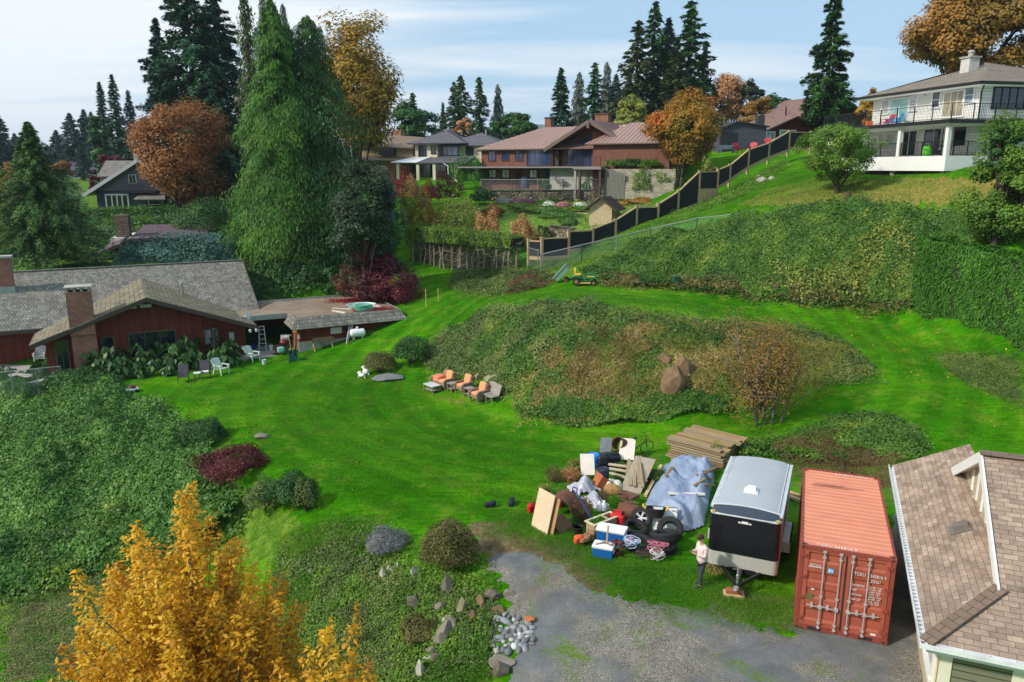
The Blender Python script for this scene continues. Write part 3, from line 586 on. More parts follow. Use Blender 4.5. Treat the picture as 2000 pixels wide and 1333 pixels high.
# ---------------- white house on the hill
FW=Frame((33.2,56.3,0),R(12))
def white_house():
    r=thing('white_house','two-storey white house with black railed decks on the hill, hip roof','house',FW.o,FW.rz)
    wh=boards('white_siding',(.74,.73,.70),.2,False,.01,.06,bump=.3); dz=16.15; ez=18.75; lz=13.75
    m=MB(); m.b2(0,10,0,11.6,12.6,ez); m.build('wall',wh,r)
    rf=bricky('grey_brown_shingle',S('8a8074'),S('776d62'),S('4a443c'),.35,.16,.01,.92,.5,.5,.35)
    m=MB(); hip(m,-1.1,12,-1.0,12.6,ez,.33,.16); up=m.build('roof',rf,r)
    m=MB()
    for a,b in(((-1.15,-1.05),(12,-1.05)),((-1.15,-1.05),(-1.15,12.65))): m.beam((a[0],a[1],ez-.03),(b[0],b[1],ez-.03),.12,.14)
    g=m.build('gutter',M['black'],up); m=MB(); m.b2(-1.08,12,-.98,12.6,ez-.2,ez-.16); m.build('soffit',M['white'],up)
    m=MB(); m.b2(3.1,4.0,4.95,5.85,20,21.2); c=m.build('chimney',plain('pale_chimney',(.52,.5,.48),.8),r); m=MB(); m.b2(3.0,4.1,4.85,5.95,21.2,21.32); m.tube([(3.55,5.4,21.32),(3.55,5.4,21.6)],.2,12); m.lathe([(.24,0),(.27,.08),(.16,.2),(0,.22)],12,(3.55,5.4,21.6)); m.build('chimney_cap',M['concrete'],c)
    m=MB(); m.b2(-3.9,0,-1.9,12.6,dz-.3,dz); m.b2(0,10,-1.9,0,dz-.3,dz); d=m.build('upper_deck',M['white'],r)
    m=MB(); m.b2(-4.02,-3.9,-2.02,12.6,dz-.22,dz+.02); m.b2(-4.02,10,-2.02,-1.9,dz-.24,dz+.03); m.build('deck_edge',M['black'],d)
    railing(d,[(-3.85,12.6,dz),(-3.85,-1.85,dz),(10,-1.85,dz)],1.08,M['black'])
    m=MB(); m.b2(-3.6,0,-1.5,12.2,12.72,lz); m.b2(0,.3,-1.5,0,12.3,lz); ld=m.build('lower_deck',M['white'],r)
    for a,b in((-1.2,3.2),(3.6,7.3),(7.7,11.6)): railing(ld,[(-3.5,a,lz),(-3.5,b,lz)],1.0,M['black'])
    railing(ld,[(-3.3,-1.42,lz),(-.4,-1.42,lz)],1.0,M['black'])
    for y in(-1.35,3.4,7.5,12): 
        m=MB(); m.b2(-3.62,-3.34,y-.14,y+.14,lz,dz-.3); m.build('post',M['white'],r)
    for y in(-1.0,4.2,8.6):
        m=MB(); m.tube([(-3.1,y,11.6),(-3.1,y,12.72)],.26,12); m.build('pier',M['concrete'],r)
    m=MB(); m.b2(-3.2,9,-1.0,11.5,11.2,12.6); m.build('under_deck_shade',M['dark'],r)  # dark solid stands in for the shade below house and deck
    def lw(px0,py0,px1,py1,**k):
        a=FW.x(px0,py0); b=FW.x(px1,py1); w=abs(a[0]-b[0])
        win(r,(0,(a[0]+b[0])/2,(a[1]+b[1])/2),w,abs(a[1]-b[1]),ang=R(-90),**k)
    bl=glassy('blind_glass',(.34,.36,.36),.2,.5)
    lw(1725,198,1735,222,pm=bl,ny=2); lw(1743,196,1772,238,pm=glassy('green_glass',(.22,.40,.38),.15,.6),nx=2,name='sliding_door'); lw(1780,190,1790,215,pm=bl,ny=2); lw(1824,182,1835,209,ny=2)
    lw(1847,182,1880,226,pm=glassy('curtain_glass',(.30,.26,.18),.2,.5),nx=3,name='sliding_door'); lw(1887,172,1901,200,pm=glassy('skyish_glass',(.18,.24,.3),.1,.8),ny=2)
    lw(1719,262,1730,292,pm=bl); lw(1735,262,1752,292,pm=bl); lw(1763,258,1788,304,nx=2,name='sliding_door'); lw(1808,254,1840,303,nx=2,name='sliding_door'); lw(1843,252,1856,290); lw(1866,247,1886,285)
    a=FW.y(1943,170); b=FW.y(1998,212); win(r,((a[0]+b[0])/2,0,(a[1]+b[1])/2),abs(b[0]-a[0]),abs(a[1]-b[1]),nx=4,fm=M['black'])
    m=MB(); m.tube([(-.35,-.55,ez-.1),(-.12,-.12,ez-.55),(-.12,-.12,dz)],.06,8); m.tube([(-.1,-1.62,dz-.3),(-.1,-1.62,12.5)],.05,8); m.build('downpipe',M['black'],r)
    m=MB(); m.lathe([(.05,0),(.1,.04),(.1,.16),(0,.2)],10,(-.12,*FW.x(1806,190))); m.build('wall_light',M['offwhite'],r)
white_house()
# ---------------- brown brick house with metal roof
FB=Frame((5.15,99.96,0),R(-30))
def brown_house():
    r=thing('brick_house','wide reddish-brown house with pinkish standing-seam roof above the stone wall','house',FB.o,FB.rz)
    br=bricky('brown_brick',S('7c4a3c'),S('653a30'),S('7c6050'),.22,.08,.01,.85,.3,.5,.3); g0,dz,ez=10.2,13.1,15.35; sl=.43
    m=MB(); m.b2(-10.7,0,0,12.4,g0-.8,ez); m.build('wall',br,r)
    m=MB(); m.b2(0,7,2.4,12.4,g0-.8,ez+.5); m.build('great_room_wall',plain('brown_stucco',S('5a3a30'),.8),r)
    m=MB(); m.b2(7,16.5,-3,9,g0-.8,15.7); m.build('wing_wall',br,r)
    rm=plain('pink_brown_metal',S('a9877c'),.42,.35,var=.12,sc=.3); dk=plain('dark_metal_trim',S('4c3a38'),.5)
    def seams(m,pts,n,h=.05):
        a,b,c,d=[Vector(q) for q in pts]   # eave a-b, ridge d-c
        e=(b-a).normalized(); up=(d-a)-(e*(d-a).dot(e)); L=(b-a).length
        for i in range(n+1):
            x=L*i/n; s0=a+e*x; k=1.0; da=(d-a).dot(e); cb=(c-a).dot(e)
            if x<da: k=x/da
            if x>cb: k=(L-x)/(L-cb)
            if k>.04: m.beam(s0+Vector((0,0,.02)),s0+up*k+Vector((0,0,.02)),.05,.06)
    zr=ez+6.9*sl
    m=MB(); P=[(-11.4,-.7,ez),(7,-.7,ez),(7,6.2,zr),(-4.5,6.2,zr)]; m.slab(P,.14); m.slab([(-11.4,13.1,ez),(-11.4,-.7,ez),(-4.5,6.2,zr)],.14); m.slab([(13,13.1,ez),(-11.4,13.1,ez),(-4.5,6.2,zr),(13,6.2,zr)],.14); seams(m,P,36); seams(m,[(-11.4,13.1,ez),(-11.4,-.7,ez),(-4.5,6.2,zr),(-4.5,6.2,zr)],26); rf=m.build('roof',rm,r)
    # prow gable
    ya=-1.6; ax,az=FB.y(1150,234,ya); lx,lz=FB.y(1062,291,ya); rx=ax+(ax-lx)
    m=MB(); yb=9.5
    m.slab([(ax,ya,az),(rx,ya,lz),(rx,yb,lz),(ax,yb,az)],.16); m.slab([(lx,ya,lz),(ax,ya,az),(ax,yb,az),(lx,yb,lz)],.16); gr=m.build('gable_roof',plain('brown_metal',S('7a5850'),.45,.35,var=.1,sc=.3),r)
    m=MB(); m.beam((ax,ya-.04,az-.2),(rx,ya-.04,lz-.2),.1,.42); m.beam((ax,ya-.04,az-.2),(lx,ya-.04,lz-.2),.1,.42); m.b2(ax-.16,ax+.16,ya-.3,ya+.3,az-1.0,az-.25); m.build('barge_board',plain('taupe_board',S('6c5854'),.6),gr)
    y=.5; m=MB(); gabwall(m,lx+1.6,rx-1.2,y,dz,lz+.45,az-.25,.2); m.build('gable_wall',plain('brown_stucco',S('5a3a30'),.8),r)
    gl=glassy('blue_reflect_glass',(.02,.035,.09),.06,1.0)  # bluish reflection is painted into the pane colour
    a=FB.y(1110,322,y); b=FB.y(1158,262,y); m=MB(); m.add([(a[0],y-.05,dz+.05),(b[0],y-.05,dz+.05),(b[0],y-.05,b[1]),(b[0]-.3,y-.05,b[1]),(a[0],y-.05,b[1]-2.0),(a[0],y+.02,dz+.05),(b[0],y+.02,dz+.05),(b[0],y+.02,b[1]),(b[0]-.3,y+.02,b[1]),(a[0],y+.02,b[1]-2.0)],[(0,1,2,3,4),(9,8,7,6,5)]+[(i,i+5,(i+1)%5+5,(i+1)%5) for i in range(5)])
    pw=m.build('prow_window',gl,r); m=MB(); xm=(a[0]+b[0])/2
    m.b2(xm-.06,xm+.06,y-.12,y-.05,dz,b[1]-1.0); m.b2(a[0],b[0],y-.12,y-.05,dz+2.1,dz+2.2); m.build('mullion',dk,pw)
    c=FB.y(1166,322,y); m=MB(); m.b2(c[0]-.6,c[0]+.6,y-.35,y-.01,dz,az-1.3); m.build('brick_pier',br,r)
    a=FB.y(1174,322,y); b=FB.y(1228,290,y); win(r,((a[0]+b[0])/2+.3,y,dz+1.2),3.6,2.3,nx=3,fm=dk,pm=gl); a=FB.y(1178,262,y); win(r,(a[0]+.4,y,az-2.3),1.0,1.5,fm=dk,pm=gl)
    a=FB.y(1055,310); win(r,(a[0]-.2,0,14.25),3.4,1.9,nx=3,fm=dk,pm=gl)
    for px in(961,987,1014): x=FB.y(px,301)[0]; win(r,(x,0,14.5),1.0,1.1,nx=2,fm=dk,pm=gl)
    lit=glassy('white_blind',(.62,.63,.66),.4,.3)
    for px in(962,988,1042,1067): x=FB.y(px,341)[0]; win(r,(x,0,12.2),1.0,.95,nx=2,fm=dk,pm=lit if px<1060 else gl)
    x=FB.y(1014,348)[0]; m=MB(); m.b2(x-.5,x+.5,-.08,.05,g0,12.4); m.build('door',plain('maroon_door',S('4a2024'),.6),r)
    x=FB.y(1095,310,.5)[0]; m=MB(); m.b2(x-.9,x-.2,.35,.55,dz,15.1); m.build('door',dk,r)
    # right wing roof
    m=MB(); P=[(6.2,-3.7,15.75),(17.2,-3.7,15.75),(17.2-6.2,3,18.4),(6.2+3.2,3,18.4)]; m.slab(P,.14); seams(m,P,20); m.slab([(6.2,9.7,15.75),(6.2,-3.7,15.75),(9.4,3,18.4)],.14); m.slab([(17.2,-3.7,15.75),(17.2,9.7,15.75),(11,3,18.4)],.14); m.slab([(17.2,9.7,15.75),(6.2,9.7,15.75),(9.4,3,18.4),(11,3,18.4)],.14); seams(m,[(6.2,9.7,15.75),(6.2,-3.7,15.75),(9.4,3,18.4),(9.4,3,18.4)],20); m.build('wing_roof',rm,r)
    # deck
    m=MB(); m.b2(-13,7,-2.4,0,dz-.18,dz); m.b2(0,7,0,2.4,dz-.2,dz-.02); m.b2(5.6,9.2,-5.6,-2.4,dz-.35,dz-.01); d=m.build('deck',plain('grey_deck',(.22,.20,.2),.7),r)
    railing(d,[(0.3,-2.3,dz),(5.5,-2.3,dz),(5.5,-5.5,dz),(9.1,-5.5,dz)],1.05,M['black'],step=.16); railing(d,[(-13,-2.3,dz),(-10.8,-2.3,dz)],1.05,M['black'],step=.16)
    for x in(5.8,6.4,9.0): m=MB(); m.b2(x-.12,x+.12,-5.4,-5.15,g0-1,dz-.35); m.build('deck_post',M['concrete'] if x<6 else dk,d)
    m=MB(); m.b2(.3,6.9,-1.2,-.9,g0-1.2,dz-.2); m.b2(6.9,9.2,-1.4,-1.1,g0-1.2,dz-.36); m.build('basement_wall',M['concrete'],r)
    for q,px,py,z0,w in(('chimney',1073,232,16.5,.9),('chimney',1178,224,17.5,1.9)):
        y=9. if w<1 else 7.5; x,z=FB.y(px,py,y); m=MB(); m.b2(x-w/2,x+w/2,y-.5,y+.5,z0,z); ch=m.build(q,bricky('chimney_brick',S('8a5844'),S('6e4436'),S('8a7464'),.22,.08),r); m=MB(); m.b2(x-w/2-.12,x+w/2+.12,y-.62,y+.62,z,z+.14); m.build('chimney_cap',dk,ch)
    return r
brown_house()
# ---------------- cream house with grey hip roof, tan house left of it
def cream_house():
    Fc=Frame(tuple(at(812,343,116))[:2]+(0,),R(-16)); r=thing('cream_house','cream two-storey house with dark grey hip roof and white porch canopy','house',Fc.o,Fc.rz)
    cr=plain('cream_stucco',S('c9c0a8'),.8,var=.06); g=11.2; e1=14.1; e2=16.55; rf=bricky('slate_shingle',S('6a6870'),S('57555c'),S('34333a'),.35,.18,.01,.9,.4,.5,.3); dk=M['black']
    m=MB(); m.b2(0,3.6,0,9,g-1,e2); m.b2(3.6,7.6,1.4,9,g-1,e2); m.b2(7.6,12.5,.6,9,g-1,e2-.3); m.build('wall',cr,r)
    m=MB(); hip(m,-.9,8.4,-.9,9.8,e2,.42,.16); hip(m,4,14.0,-.2,9.6,e2-.35,.40,.16); up=m.build('roof',rf,r)
    m=MB(); m.slab([(1.0,-3.2,13.7),(9.4,-3.2,13.7),(9.4,1.6,14.9),(1.0,1.6,14.9)],.14); lo=m.build('porch_roof',rf,r)
    m=MB(); m.slab([(-2.6,-3.3,13.75),(1.6,-3.3,13.75),(2.6,0,14.6),(-.3,0,14.6)],.08); m.build('canopy',plain('white_canopy',(.7,.72,.74),.35),r)
    for x in(-1.6,1.6,4.2,7.6): m=MB(); m.b2(x-.22,x+.22,-3.0,-2.6,g-1,13.6); m.build('porch_post',cr,r)
    m=MB(); m.b2(-.6,7,-.06,-.0,g,13.4); m.build('patio_glazing',M['glass'],r); m=MB(); m.tube([(5.7,-3.1,13.6),(6.4,-3.0,13.2),(6.4,-2.9,12)],.09,8); m.build('downpipe',M['white'],r)
    win(r,(1.2,0,15.4),1.1,1.5,nx=2,fm=dk); win(r,(3.0,0,15.6),.6,1.0,fm=dk); win(r,(5.1,1.4,15.5),2.6,1.6,nx=3,fm=dk,pm=glassy('skyish_glass2',(.2,.28,.36),.1,.8)); win(r,(8.5,.6,15.5),1.1,1.4,nx=2,fm=dk)
    m=MB(); m.tube([(10,4,17.5),(10,4,18.6)],.12,8); m.tube([(6.4,3,17.8),(6.4,3,18.4)],.08,8); m.build('vent_pipe',M['steel'],up)
    Ft=Frame(tuple(at(766,346,118))[:2]+(0,),R(-16)); r=thing('tan_house','tan low house with stepped roofs and dark balcony, beside the cream house','house',Ft.o,Ft.rz)
    tn=plain('tan_stucco2',S('a08868'),.8); rt=bricky('tan_shingle',S('8c7c68'),S('776856'),S('4a4036'),.35,.18)
    m=MB(); m.b2(-6,3.6,0,8,g-1,16.2); m.b2(-12,-6,1,8,g-1,14.5); m.build('wall',tn,r)
    m=MB(); m.slab([(-6.8,-1.5,14.3),(4.4,-1.5,13.9),(4.4,2.4,15.4),(-6.8,2.4,15.6)],.14); m.slab([(-5,-.8,16.2),(4.2,-.8,15.9),(4.2,5,17.6),(-1,5,18.0)],.16); m.slab([(-13,0,15.4),(-3,-.6,16.3),(-1,6,18.1),(-11,6,17.0)],.16); m.build('roof',rt,r)
    m=MB(); m.b2(-1.7,.8,-.9,0,14.9,16.0); m.build('balcony',plain('dark_balcony',S('2c2430'),.6),r)
    for i in range(4): m=MB(); m.b2(-.2+i*1.0,.1+i*1.0,-1.2,-.9,g-1,14); m.build('porch_post',plain('orange_lit_post',S('8a4a2a'),.6),r)  # orange light falling on the posts is put into their colour
    m=MB(); m.b2(-2.6,-1.0,6,7,16,18.9); m.build('chimney',redbrick,r)
cream_house()
# ---------------- red house, slate-blue shed, on the hill top
def red_house():
    Fd=Frame(tuple(at(1497,276,97))[:2]+(0,),R(20)); r=thing('red_house','barn-red house with brown shingle gables and white windows behind the black fence','house',Fd.o,Fd.rz)
    rd=boards('barn_red',S('5e1c22'),.2,True,.012,.2); rf=bricky('brown_shingle2',S('8c7068'),S('785e56'),S('4a3a34'),.35,.18,.01,.9,.4); g=14.0
    # low gable in front
    ax,az=Fd.y(1552,227,0); lx,lz=Fd.y(1494,253,0); rx=ax+(ax-lx)
    m=MB(); gabwall(m,lx+.5,rx-.5,0,g-1,lz+.1,az-.2,.2); m.b2(lx+.5,lx+.7,.2,8,g-1,lz); m.build('wall',rd,r)
    m=MB(); m.slab([(ax,-.7,az),(rx,-.7,lz),(rx,8,lz),(ax,8,az)],.15); m.slab([(lx,-.7,lz),(ax,-.7,az),(ax,8,az),(lx,8,lz)],.15); m.build('roof',rf,r)
    y=4; bx,bz=Fd.y(1644,184,y); qx,qz=Fd.y(1563,234,y); sx=bx+(bx-qx)
    m=MB(); gabwall(m,qx+.6,sx-.6,y+.9,g-1,qz+.1,bz-.2,.2); m.build('upper_wall',rd,r)
    m=MB(); m.slab([(bx,y,bz),(sx,y,qz),(sx,y+12,qz),(bx,y+12,bz)],.16); m.slab([(qx,y,qz),(bx,y,bz),(bx,y+12,bz),(qx,y+12,qz)],.16); up=m.build('upper_roof',rf,r)
    m=MB(); m.box(((qx+bx)/2+.6,y+3,(qz+bz)/2+.35),(.8,1.1,.12),M=Matrix.Rotation(-math.atan2(bz-qz,bx-qx),3,'Y')); m.build('skylight',plain('skylight',(.6,.6,.58),.3),up)
    m=MB(); m.tube([(qx+1.6,y+5,qz),(qx+1.6,y+5,qz+2.0)],.1,8); m.build('vent_pipe',M['black'],up)
    pg=glassy('skyish_glass3',(.14,.2,.22),.1,.8)
    for a,b,yy in(((1497,259),(1511,272),0),((1524,256),(1551,272),0),((1608,217),(1632,233),y+.9)):
        p=Fd.y(*a,yy); q=Fd.y(*b,yy); win(r,((p[0]+q[0])/2,yy,(p[1]+q[1])/2),abs(q[0]-p[0]),abs(p[1]-q[1]),nx=2,pm=pg,fw=.14)
    p=Fd.y(1500,275,0); m=MB(); m.b2(p[0],p[0]+3.6,-.35,0,p[1]-.4,p[1]); m.build('planter_box',M['timber'],r)
    Fs=Frame(tuple(at(1404,297,93))[:2]+(0,),R(4)); r=thing('slate_shed','slate-blue sided shed with low gable and dark doorway, red chairs in front','shed',Fs.o,Fs.rz)
    bl=boards('slate_blue_lap',S('52525f'),.2,False,.014,.1,c2=S('4b4b58')); W=Fs.y(1494,297)[0]; hx=Fs.y(1440,237)[0]; hz_=Fs.y(1440,237)[1]; l=Fs.y(1404,252)[1]; q=Fs.y(1494,246)[1]
    m=MB(); vs=[(0,0,13.6),(W,0,13.6),(W,0,q),(hx,0,hz_-.1),(0,0,l)]; vs+=[(a,7,c) for a,b,c in vs]; m.add(vs,[(0,1,2,3,4),(9,8,7,6,5)]+[(i,i+5,(i+1)%5+5,(i+1)%5) for i in range(5)]); m.build('wall',bl,r)
    m=MB(); m.slab([(-.35,-.3,l-.05),(hx,-.3,hz_),(hx,7.3,hz_),(-.35,7.3,l-.05)],.12); m.slab([(hx,-.3,hz_),(W+.35,-.3,q-.05),(W+.35,7.3,q-.05),(hx,7.3,hz_)],.12); m.build('roof',plain('dark_roofing',(.035,.035,.042),.8),r)
    a=Fs.y(1441,259); m=MB(); m.b2(.1,a[0],-.03,.05,14.2,a[1]); m.build('doorway',plain('charcoal_door',S('26262e'),.6),r)  # dark panel paints the shade inside the open doorway
    a=Fs.y(1477,250,.5); b=Fs.y(1492,226,.5); m=MB(); m.b2(a[0],b[0],.1,1.1,15,b[1]); c=m.build('chimney',plain('charcoal_block',S('3a3a40'),.8),r); m=MB(); m.b2(a[0]-.1,b[0]+.1,0,1.2,b[1]+.15,b[1]+.25); m.build('chimney_cap',M['black'],c)
red_house()
# ---------------- houses far left
def gable_house():
    Fk=Frame(tuple(at(192,411,101))[:2]+(0,),R(8)); r=thing('grey_house','charcoal and grey gabled house with white french doors by the orange maple','house',Fk.o,Fk.rz)
    g=7.0; W=10.0; ax,az=Fk.y(268,312,-1.0); lx,lz=Fk.y(162,381,-1.0); rx=2*ax-lx
    up=boards('grey_siding',S('7c7a84'),.2,False,.014,.1); lo=plain('charcoal_siding',S('343a4a'),.7,var=.15)
    sl=(az-lz)/(ax-lx); m=MB(); z1=lz+.55; 
    m.b2(0,W,0,9,g-1,z1); m.build('lower_wall',lo,r)
    m=MB(); gabwall(m,0,2*ax,-.03,z1,z1+.05,az-.25,.25); m.build('gable_wall',up,r)
    rf=bricky('grey_roof_tile',S('8a8680'),S('75716c'),S('4a4844'),.3,.2)
    m=MB(); m.slab([(ax,-1,az),(rx,-1,lz),(rx,10,lz),(ax,10,az)],.2); m.slab([(lx,-1,lz),(ax,-1,az),(ax,10,az),(lx,10,lz)],.2); R_=m.build('roof',rf,r)
    m=MB(); m.beam((ax,-1.05,az-.12),(rx,-1.05,lz-.12),.12,.42); m.beam((ax,-1.05,az-.12),(lx,-1.05,lz-.12),.12,.42); m.build('barge_board',plain('pale_grey_board',(.5,.5,.52),.6),R_)
    a=Fk.y(194,342,3); b=Fk.y(242,327,3); m=MB(); m.slab([(a[0],2,a[1]-.2),(b[0]+.6,2,a[1]-.2),(b[0]+.6,6,b[1]+.9),(a[0],6,b[1]+.9)],.18); m.b2(a[0]+.3,b[0],2.3,5,lz,a[1]-.2); m.build('dormer',rf,R_)
    a=Fk.y(207,382); b=Fk.y(252,411); win(r,((a[0]+b[0])/2,0,(a[1]+b[1])/2+.1),abs(b[0]-a[0])-.1,abs(a[1]-b[1])-.2,nx=4,fw=.18,mw=.16,name='french_door',sill=False)
    a=Fk.y(259,350); win(r,(a[0],-.03,a[1]),.8,1.0,nx=2); a=Fk.y(304,394); win(r,(a[0],0,a[1]),1.7,.7)
    a=Fk.y(238,374,-1.2); b=Fk.y(272,374,-1.2); railing(r,[(a[0],-1.2,a[1]),(b[0]+2,-1.2,a[1])],1.05,M['black'],name='balcony_railing'); m=MB(); m.b2(a[0],b[0]+2,-1.2,0,a[1]-.2,a[1]); m.build('balcony',M['dark'],r)
    a=Fk.y(260,390,-2); b=Fk.y(318,377,-.2); m=MB(); m.slab([(a[0],-2,a[1]),(a[0]+4,-2,a[1]),(a[0]+3.4,-.1,a[1]+.8),(a[0]+.4,-.1,a[1]+.8)],.12); m.build('porch_roof',rf,r)
    a=Fk.y(267,300,4); m=MB(); m.b2(a[0]-.35,a[0]+.35,3.6,4.4,az-1,a[1]); m.build('chimney',M['concrete'],r)
    # roof peeping out below it
    Fl=Frame(tuple(at(206,512,74))[:2]+(0,),R(14)); r=thing('bungalow','low bungalow with maroon-edged roofs and stone chimney above the shake roof','house',Fl.o,Fl.rz)
    mw=plain('maroon_trim',S('4e2f36'),.6); rf=bricky('mauve_roof',S('6a5760'),S('5c4a54'),S('3a2e36'),.4,.25)
    m=MB(); m.b2(0,8.4,2.5,9,2,6.1); m.b2(0,3.0,0,2.5,2,4.9); m.build('wall',M['offwhite'],r)
    m=MB(); m.slab([(1.9,1.7,6.0),(8.9,1.7,6.0),(8.9,9.5,6.9),(1.9,9.5,6.9)],.2); m.slab([(-.9,-.6,4.7),(1.5,-.6,5.7),(1.5,6,6.7),(-.9,6,5.3)],.15); m.slab([(1.5,-.6,5.7),(3.9,-.6,4.8),(3.9,5,5.0),(1.5,5,5.9)],.15); R_=m.build('roof',rf,r)
    m=MB(); m.beam((1.9,1.66,5.92),(8.9,1.66,5.92),.08,.3); m.beam((-.9,-.64,4.62),(1.5,-.64,5.62),.08,.28); m.beam((1.5,-.64,5.62),(3.9,-.64,4.72),.08,.28); m.build('fascia',mw,R_)
    m=MB(); m.b2(.4,1.7,3.2,4.3,5,8.3); m.build('chimney',bricky('fieldstone',S('8a7a68'),S('6a5c4e'),S('4a4038'),.4,.22,.03,.9,.8),r)
    win(r,(.5,0,3.9),.6,1.0); win(r,(1.9,0,3.9),1.0,1.2,pm=plain('warm_blind',S('b08c50'),.6))
    # far roof in the trees
    p=at(146,345,215); r=thing('distant_house','pale far house with bluish roof among the distant trees','house',(p.x,p.y,0),R(6)); m=MB(); m.b2(-8,8,0,9,9,12.2); m.build('wall',M['offwhite'],r); m=MB(); hip(m,-9,9,-1,10,12.2,.45,.2); m.build('roof',plain('blue_grey_roof',S('4c4a5c'),.8),r)
gable_house()
# ---------------- garden shed by the fence
def garden_shed():
    p=at(1172,446,72); Fs=Frame((p.x,p.y,0),R(-22)); g=hz(p.x,p.y); r=thing('garden_shed','small tan shed with slatted brown roof peeking over the black fence','shed',(p.x,p.y,0),R(-22))
    m=MB(); gabwall(m,-1.1,1.1,0,g-.3,g+1.6,g+2.4,.12); m.b2(-1.1,-1,.12,3,g-.3,g+1.6); m.b2(1,1.1,.12,3,g-.3,g+1.6); m.build('wall',plain('tan_panel',S('b8a585'),.8),r)
    m=MB()
    for s in(-1,1):
        m.slab([(0,-.5,g+2.55),(s*1.7,-.5,g+1.3),(s*1.7,3.4,g+1.3),(0,3.4,g+2.55)],.07)
        for i in range(7): k=(i+.5)/7; m.beam((s*1.7*k,-.5,g+2.6-1.25*k),(s*1.7*k,3.4,g+2.6-1.25*k),.05,.05)
    m.build('roof',plain('brown_slat',S('5c4a3e'),.8),r)
garden_shed()
# ================================================================== VEGETATION
def _unit(v): return v/np.maximum(np.linalg.norm(v,axis=1,keepdims=True),1e-6)
def leafquads(P,Nn,size,asp=.5,rng=RNG,long_dir=None,fold=0,jit=.35):
    """diamond leaves at P facing roughly Nn"""
    n=len(P); Nn=_unit(Nn+rng.normal(0,jit,(n,3)))
    T=rng.normal(0,1,(n,3)) if long_dir is None else long_dir+rng.normal(0,.25,(n,3))
    T=_unit(T-Nn*(T*Nn).sum(1,keepdims=True)); B=np.cross(Nn,T)
    s=(size*rng.uniform(.65,1.35,n))[:,None]
    V=np.stack([P-T*s*.5,P-T*s*.05+B*s*asp*.5,P+T*s*.5,P-T*s*.05-B*s*asp*.5],1).reshape(-1,3)
    return V,np.arange(4*n).reshape(-1,4)
def leaf_obj(name,P,Nn,size,mat,parent=None,asp=.5,rng=RNG,long_dir=None,jit=.35,rnd=None):
    V,Fc=leafquads(P,Nn,size,asp,rng,long_dir,jit=jit)
    return link(name,fastmesh(name,V,Fc,mat,rng.random(len(P)) if rnd is None else rnd),parent)
def limb(m,a,b,r0,r1,bend=.15,n=4,k=6,rng=RNG):
    a=np.array(a,float); b=np.array(b,float); L=np.linalg.norm(b-a); pts=[]; 
    off=rng.normal(0,bend*L*.35,3); 
    for i in range(n+1): q=i/n; pts.append(tuple(a+(b-a)*q+off*math.sin(math.pi*q)))
    m.tube(pts,[r0+(r1-r0)*i/n for i in range(n+1)],k); return pts
def rsphere(n,rng): return _unit(rng.normal(0,1,(n,3)))
def deciduous(h,rx,rz_,base,nl,size,mat,seed,bark,clumps=70,ry=None,trunk=.22,sparse=.0,limbs=9,thin=.30,asp=.6,shape=1.0,hollow=.55,stems=1,lean=0):
    """returns trunk and crown meshes, built about the origin at the foot"""
    rng=np.random.default_rng(seed); ry=ry or rx; zc=base+rz_
    # clump centres through the shell of an uneven ellipsoid
    d=rsphere(clumps,rng); rr=rng.uniform(hollow,1.0,clumps)**.6; lump=1+.22*np.sin(d[:,0]*3.1+seed)+.16*np.sin(d[:,1]*4.3+2*seed)+.14*np.sin(d[:,2]*5.1+seed*3)
    C=d*(rr*lump)[:,None]*np.array([rx,ry,rz_])*.82; C[:,:2]*=(1+(1-shape)*(-C[:,2:3]/rz_))*.97; C[:,2]+=zc; C[:,0]+=lean*(C[:,2]/h)
    cr=rng.uniform(.16,.30,clumps)*min(rx,rz_)*1.15
    k=rng.choice(clumps,nl,p=cr**2/(cr**2).sum()); dd=rsphere(nl,rng); q=rng.uniform(.55,1.05,nl)[:,None]
    P=C[k]+dd*q*cr[k][:,None]*np.array([1,1,thin*2+.1]); out=_unit(P-np.array([0,0,zc-rz_*.3])); Nn=dd*.6+out*.6+np.array([0,0,.55])
    V,Fc=leafquads(P,Nn,size,asp,rng); rnd=np.clip(rng.random(clumps)[k]*.55+rng.random(nl)*.45,0,1)
    crown=fastmesh('crown',V,Fc,mat,rnd)
    m=MB()
    for s in range(stems):
        ox=0 if stems==1 else rng.normal(0,.25)
        top=np.array([ox*3+lean*.5,rng.normal(0,.2),base+rz_*.9]); pts=limb(m,(ox,0,-.3),top,trunk,trunk*.35,.06,6,8,rng)
    idx=np.argsort(rng.random(clumps))[:limbs*2]
    for i in idx:
        q=rng.uniform(.25,.8); st=np.array(pts[int(q*6)]); limb(m,st,C[i],trunk*(.5-.25*q),.012,.18,4,5,rng)
    return m.mesh('trunk',bark,True),crown
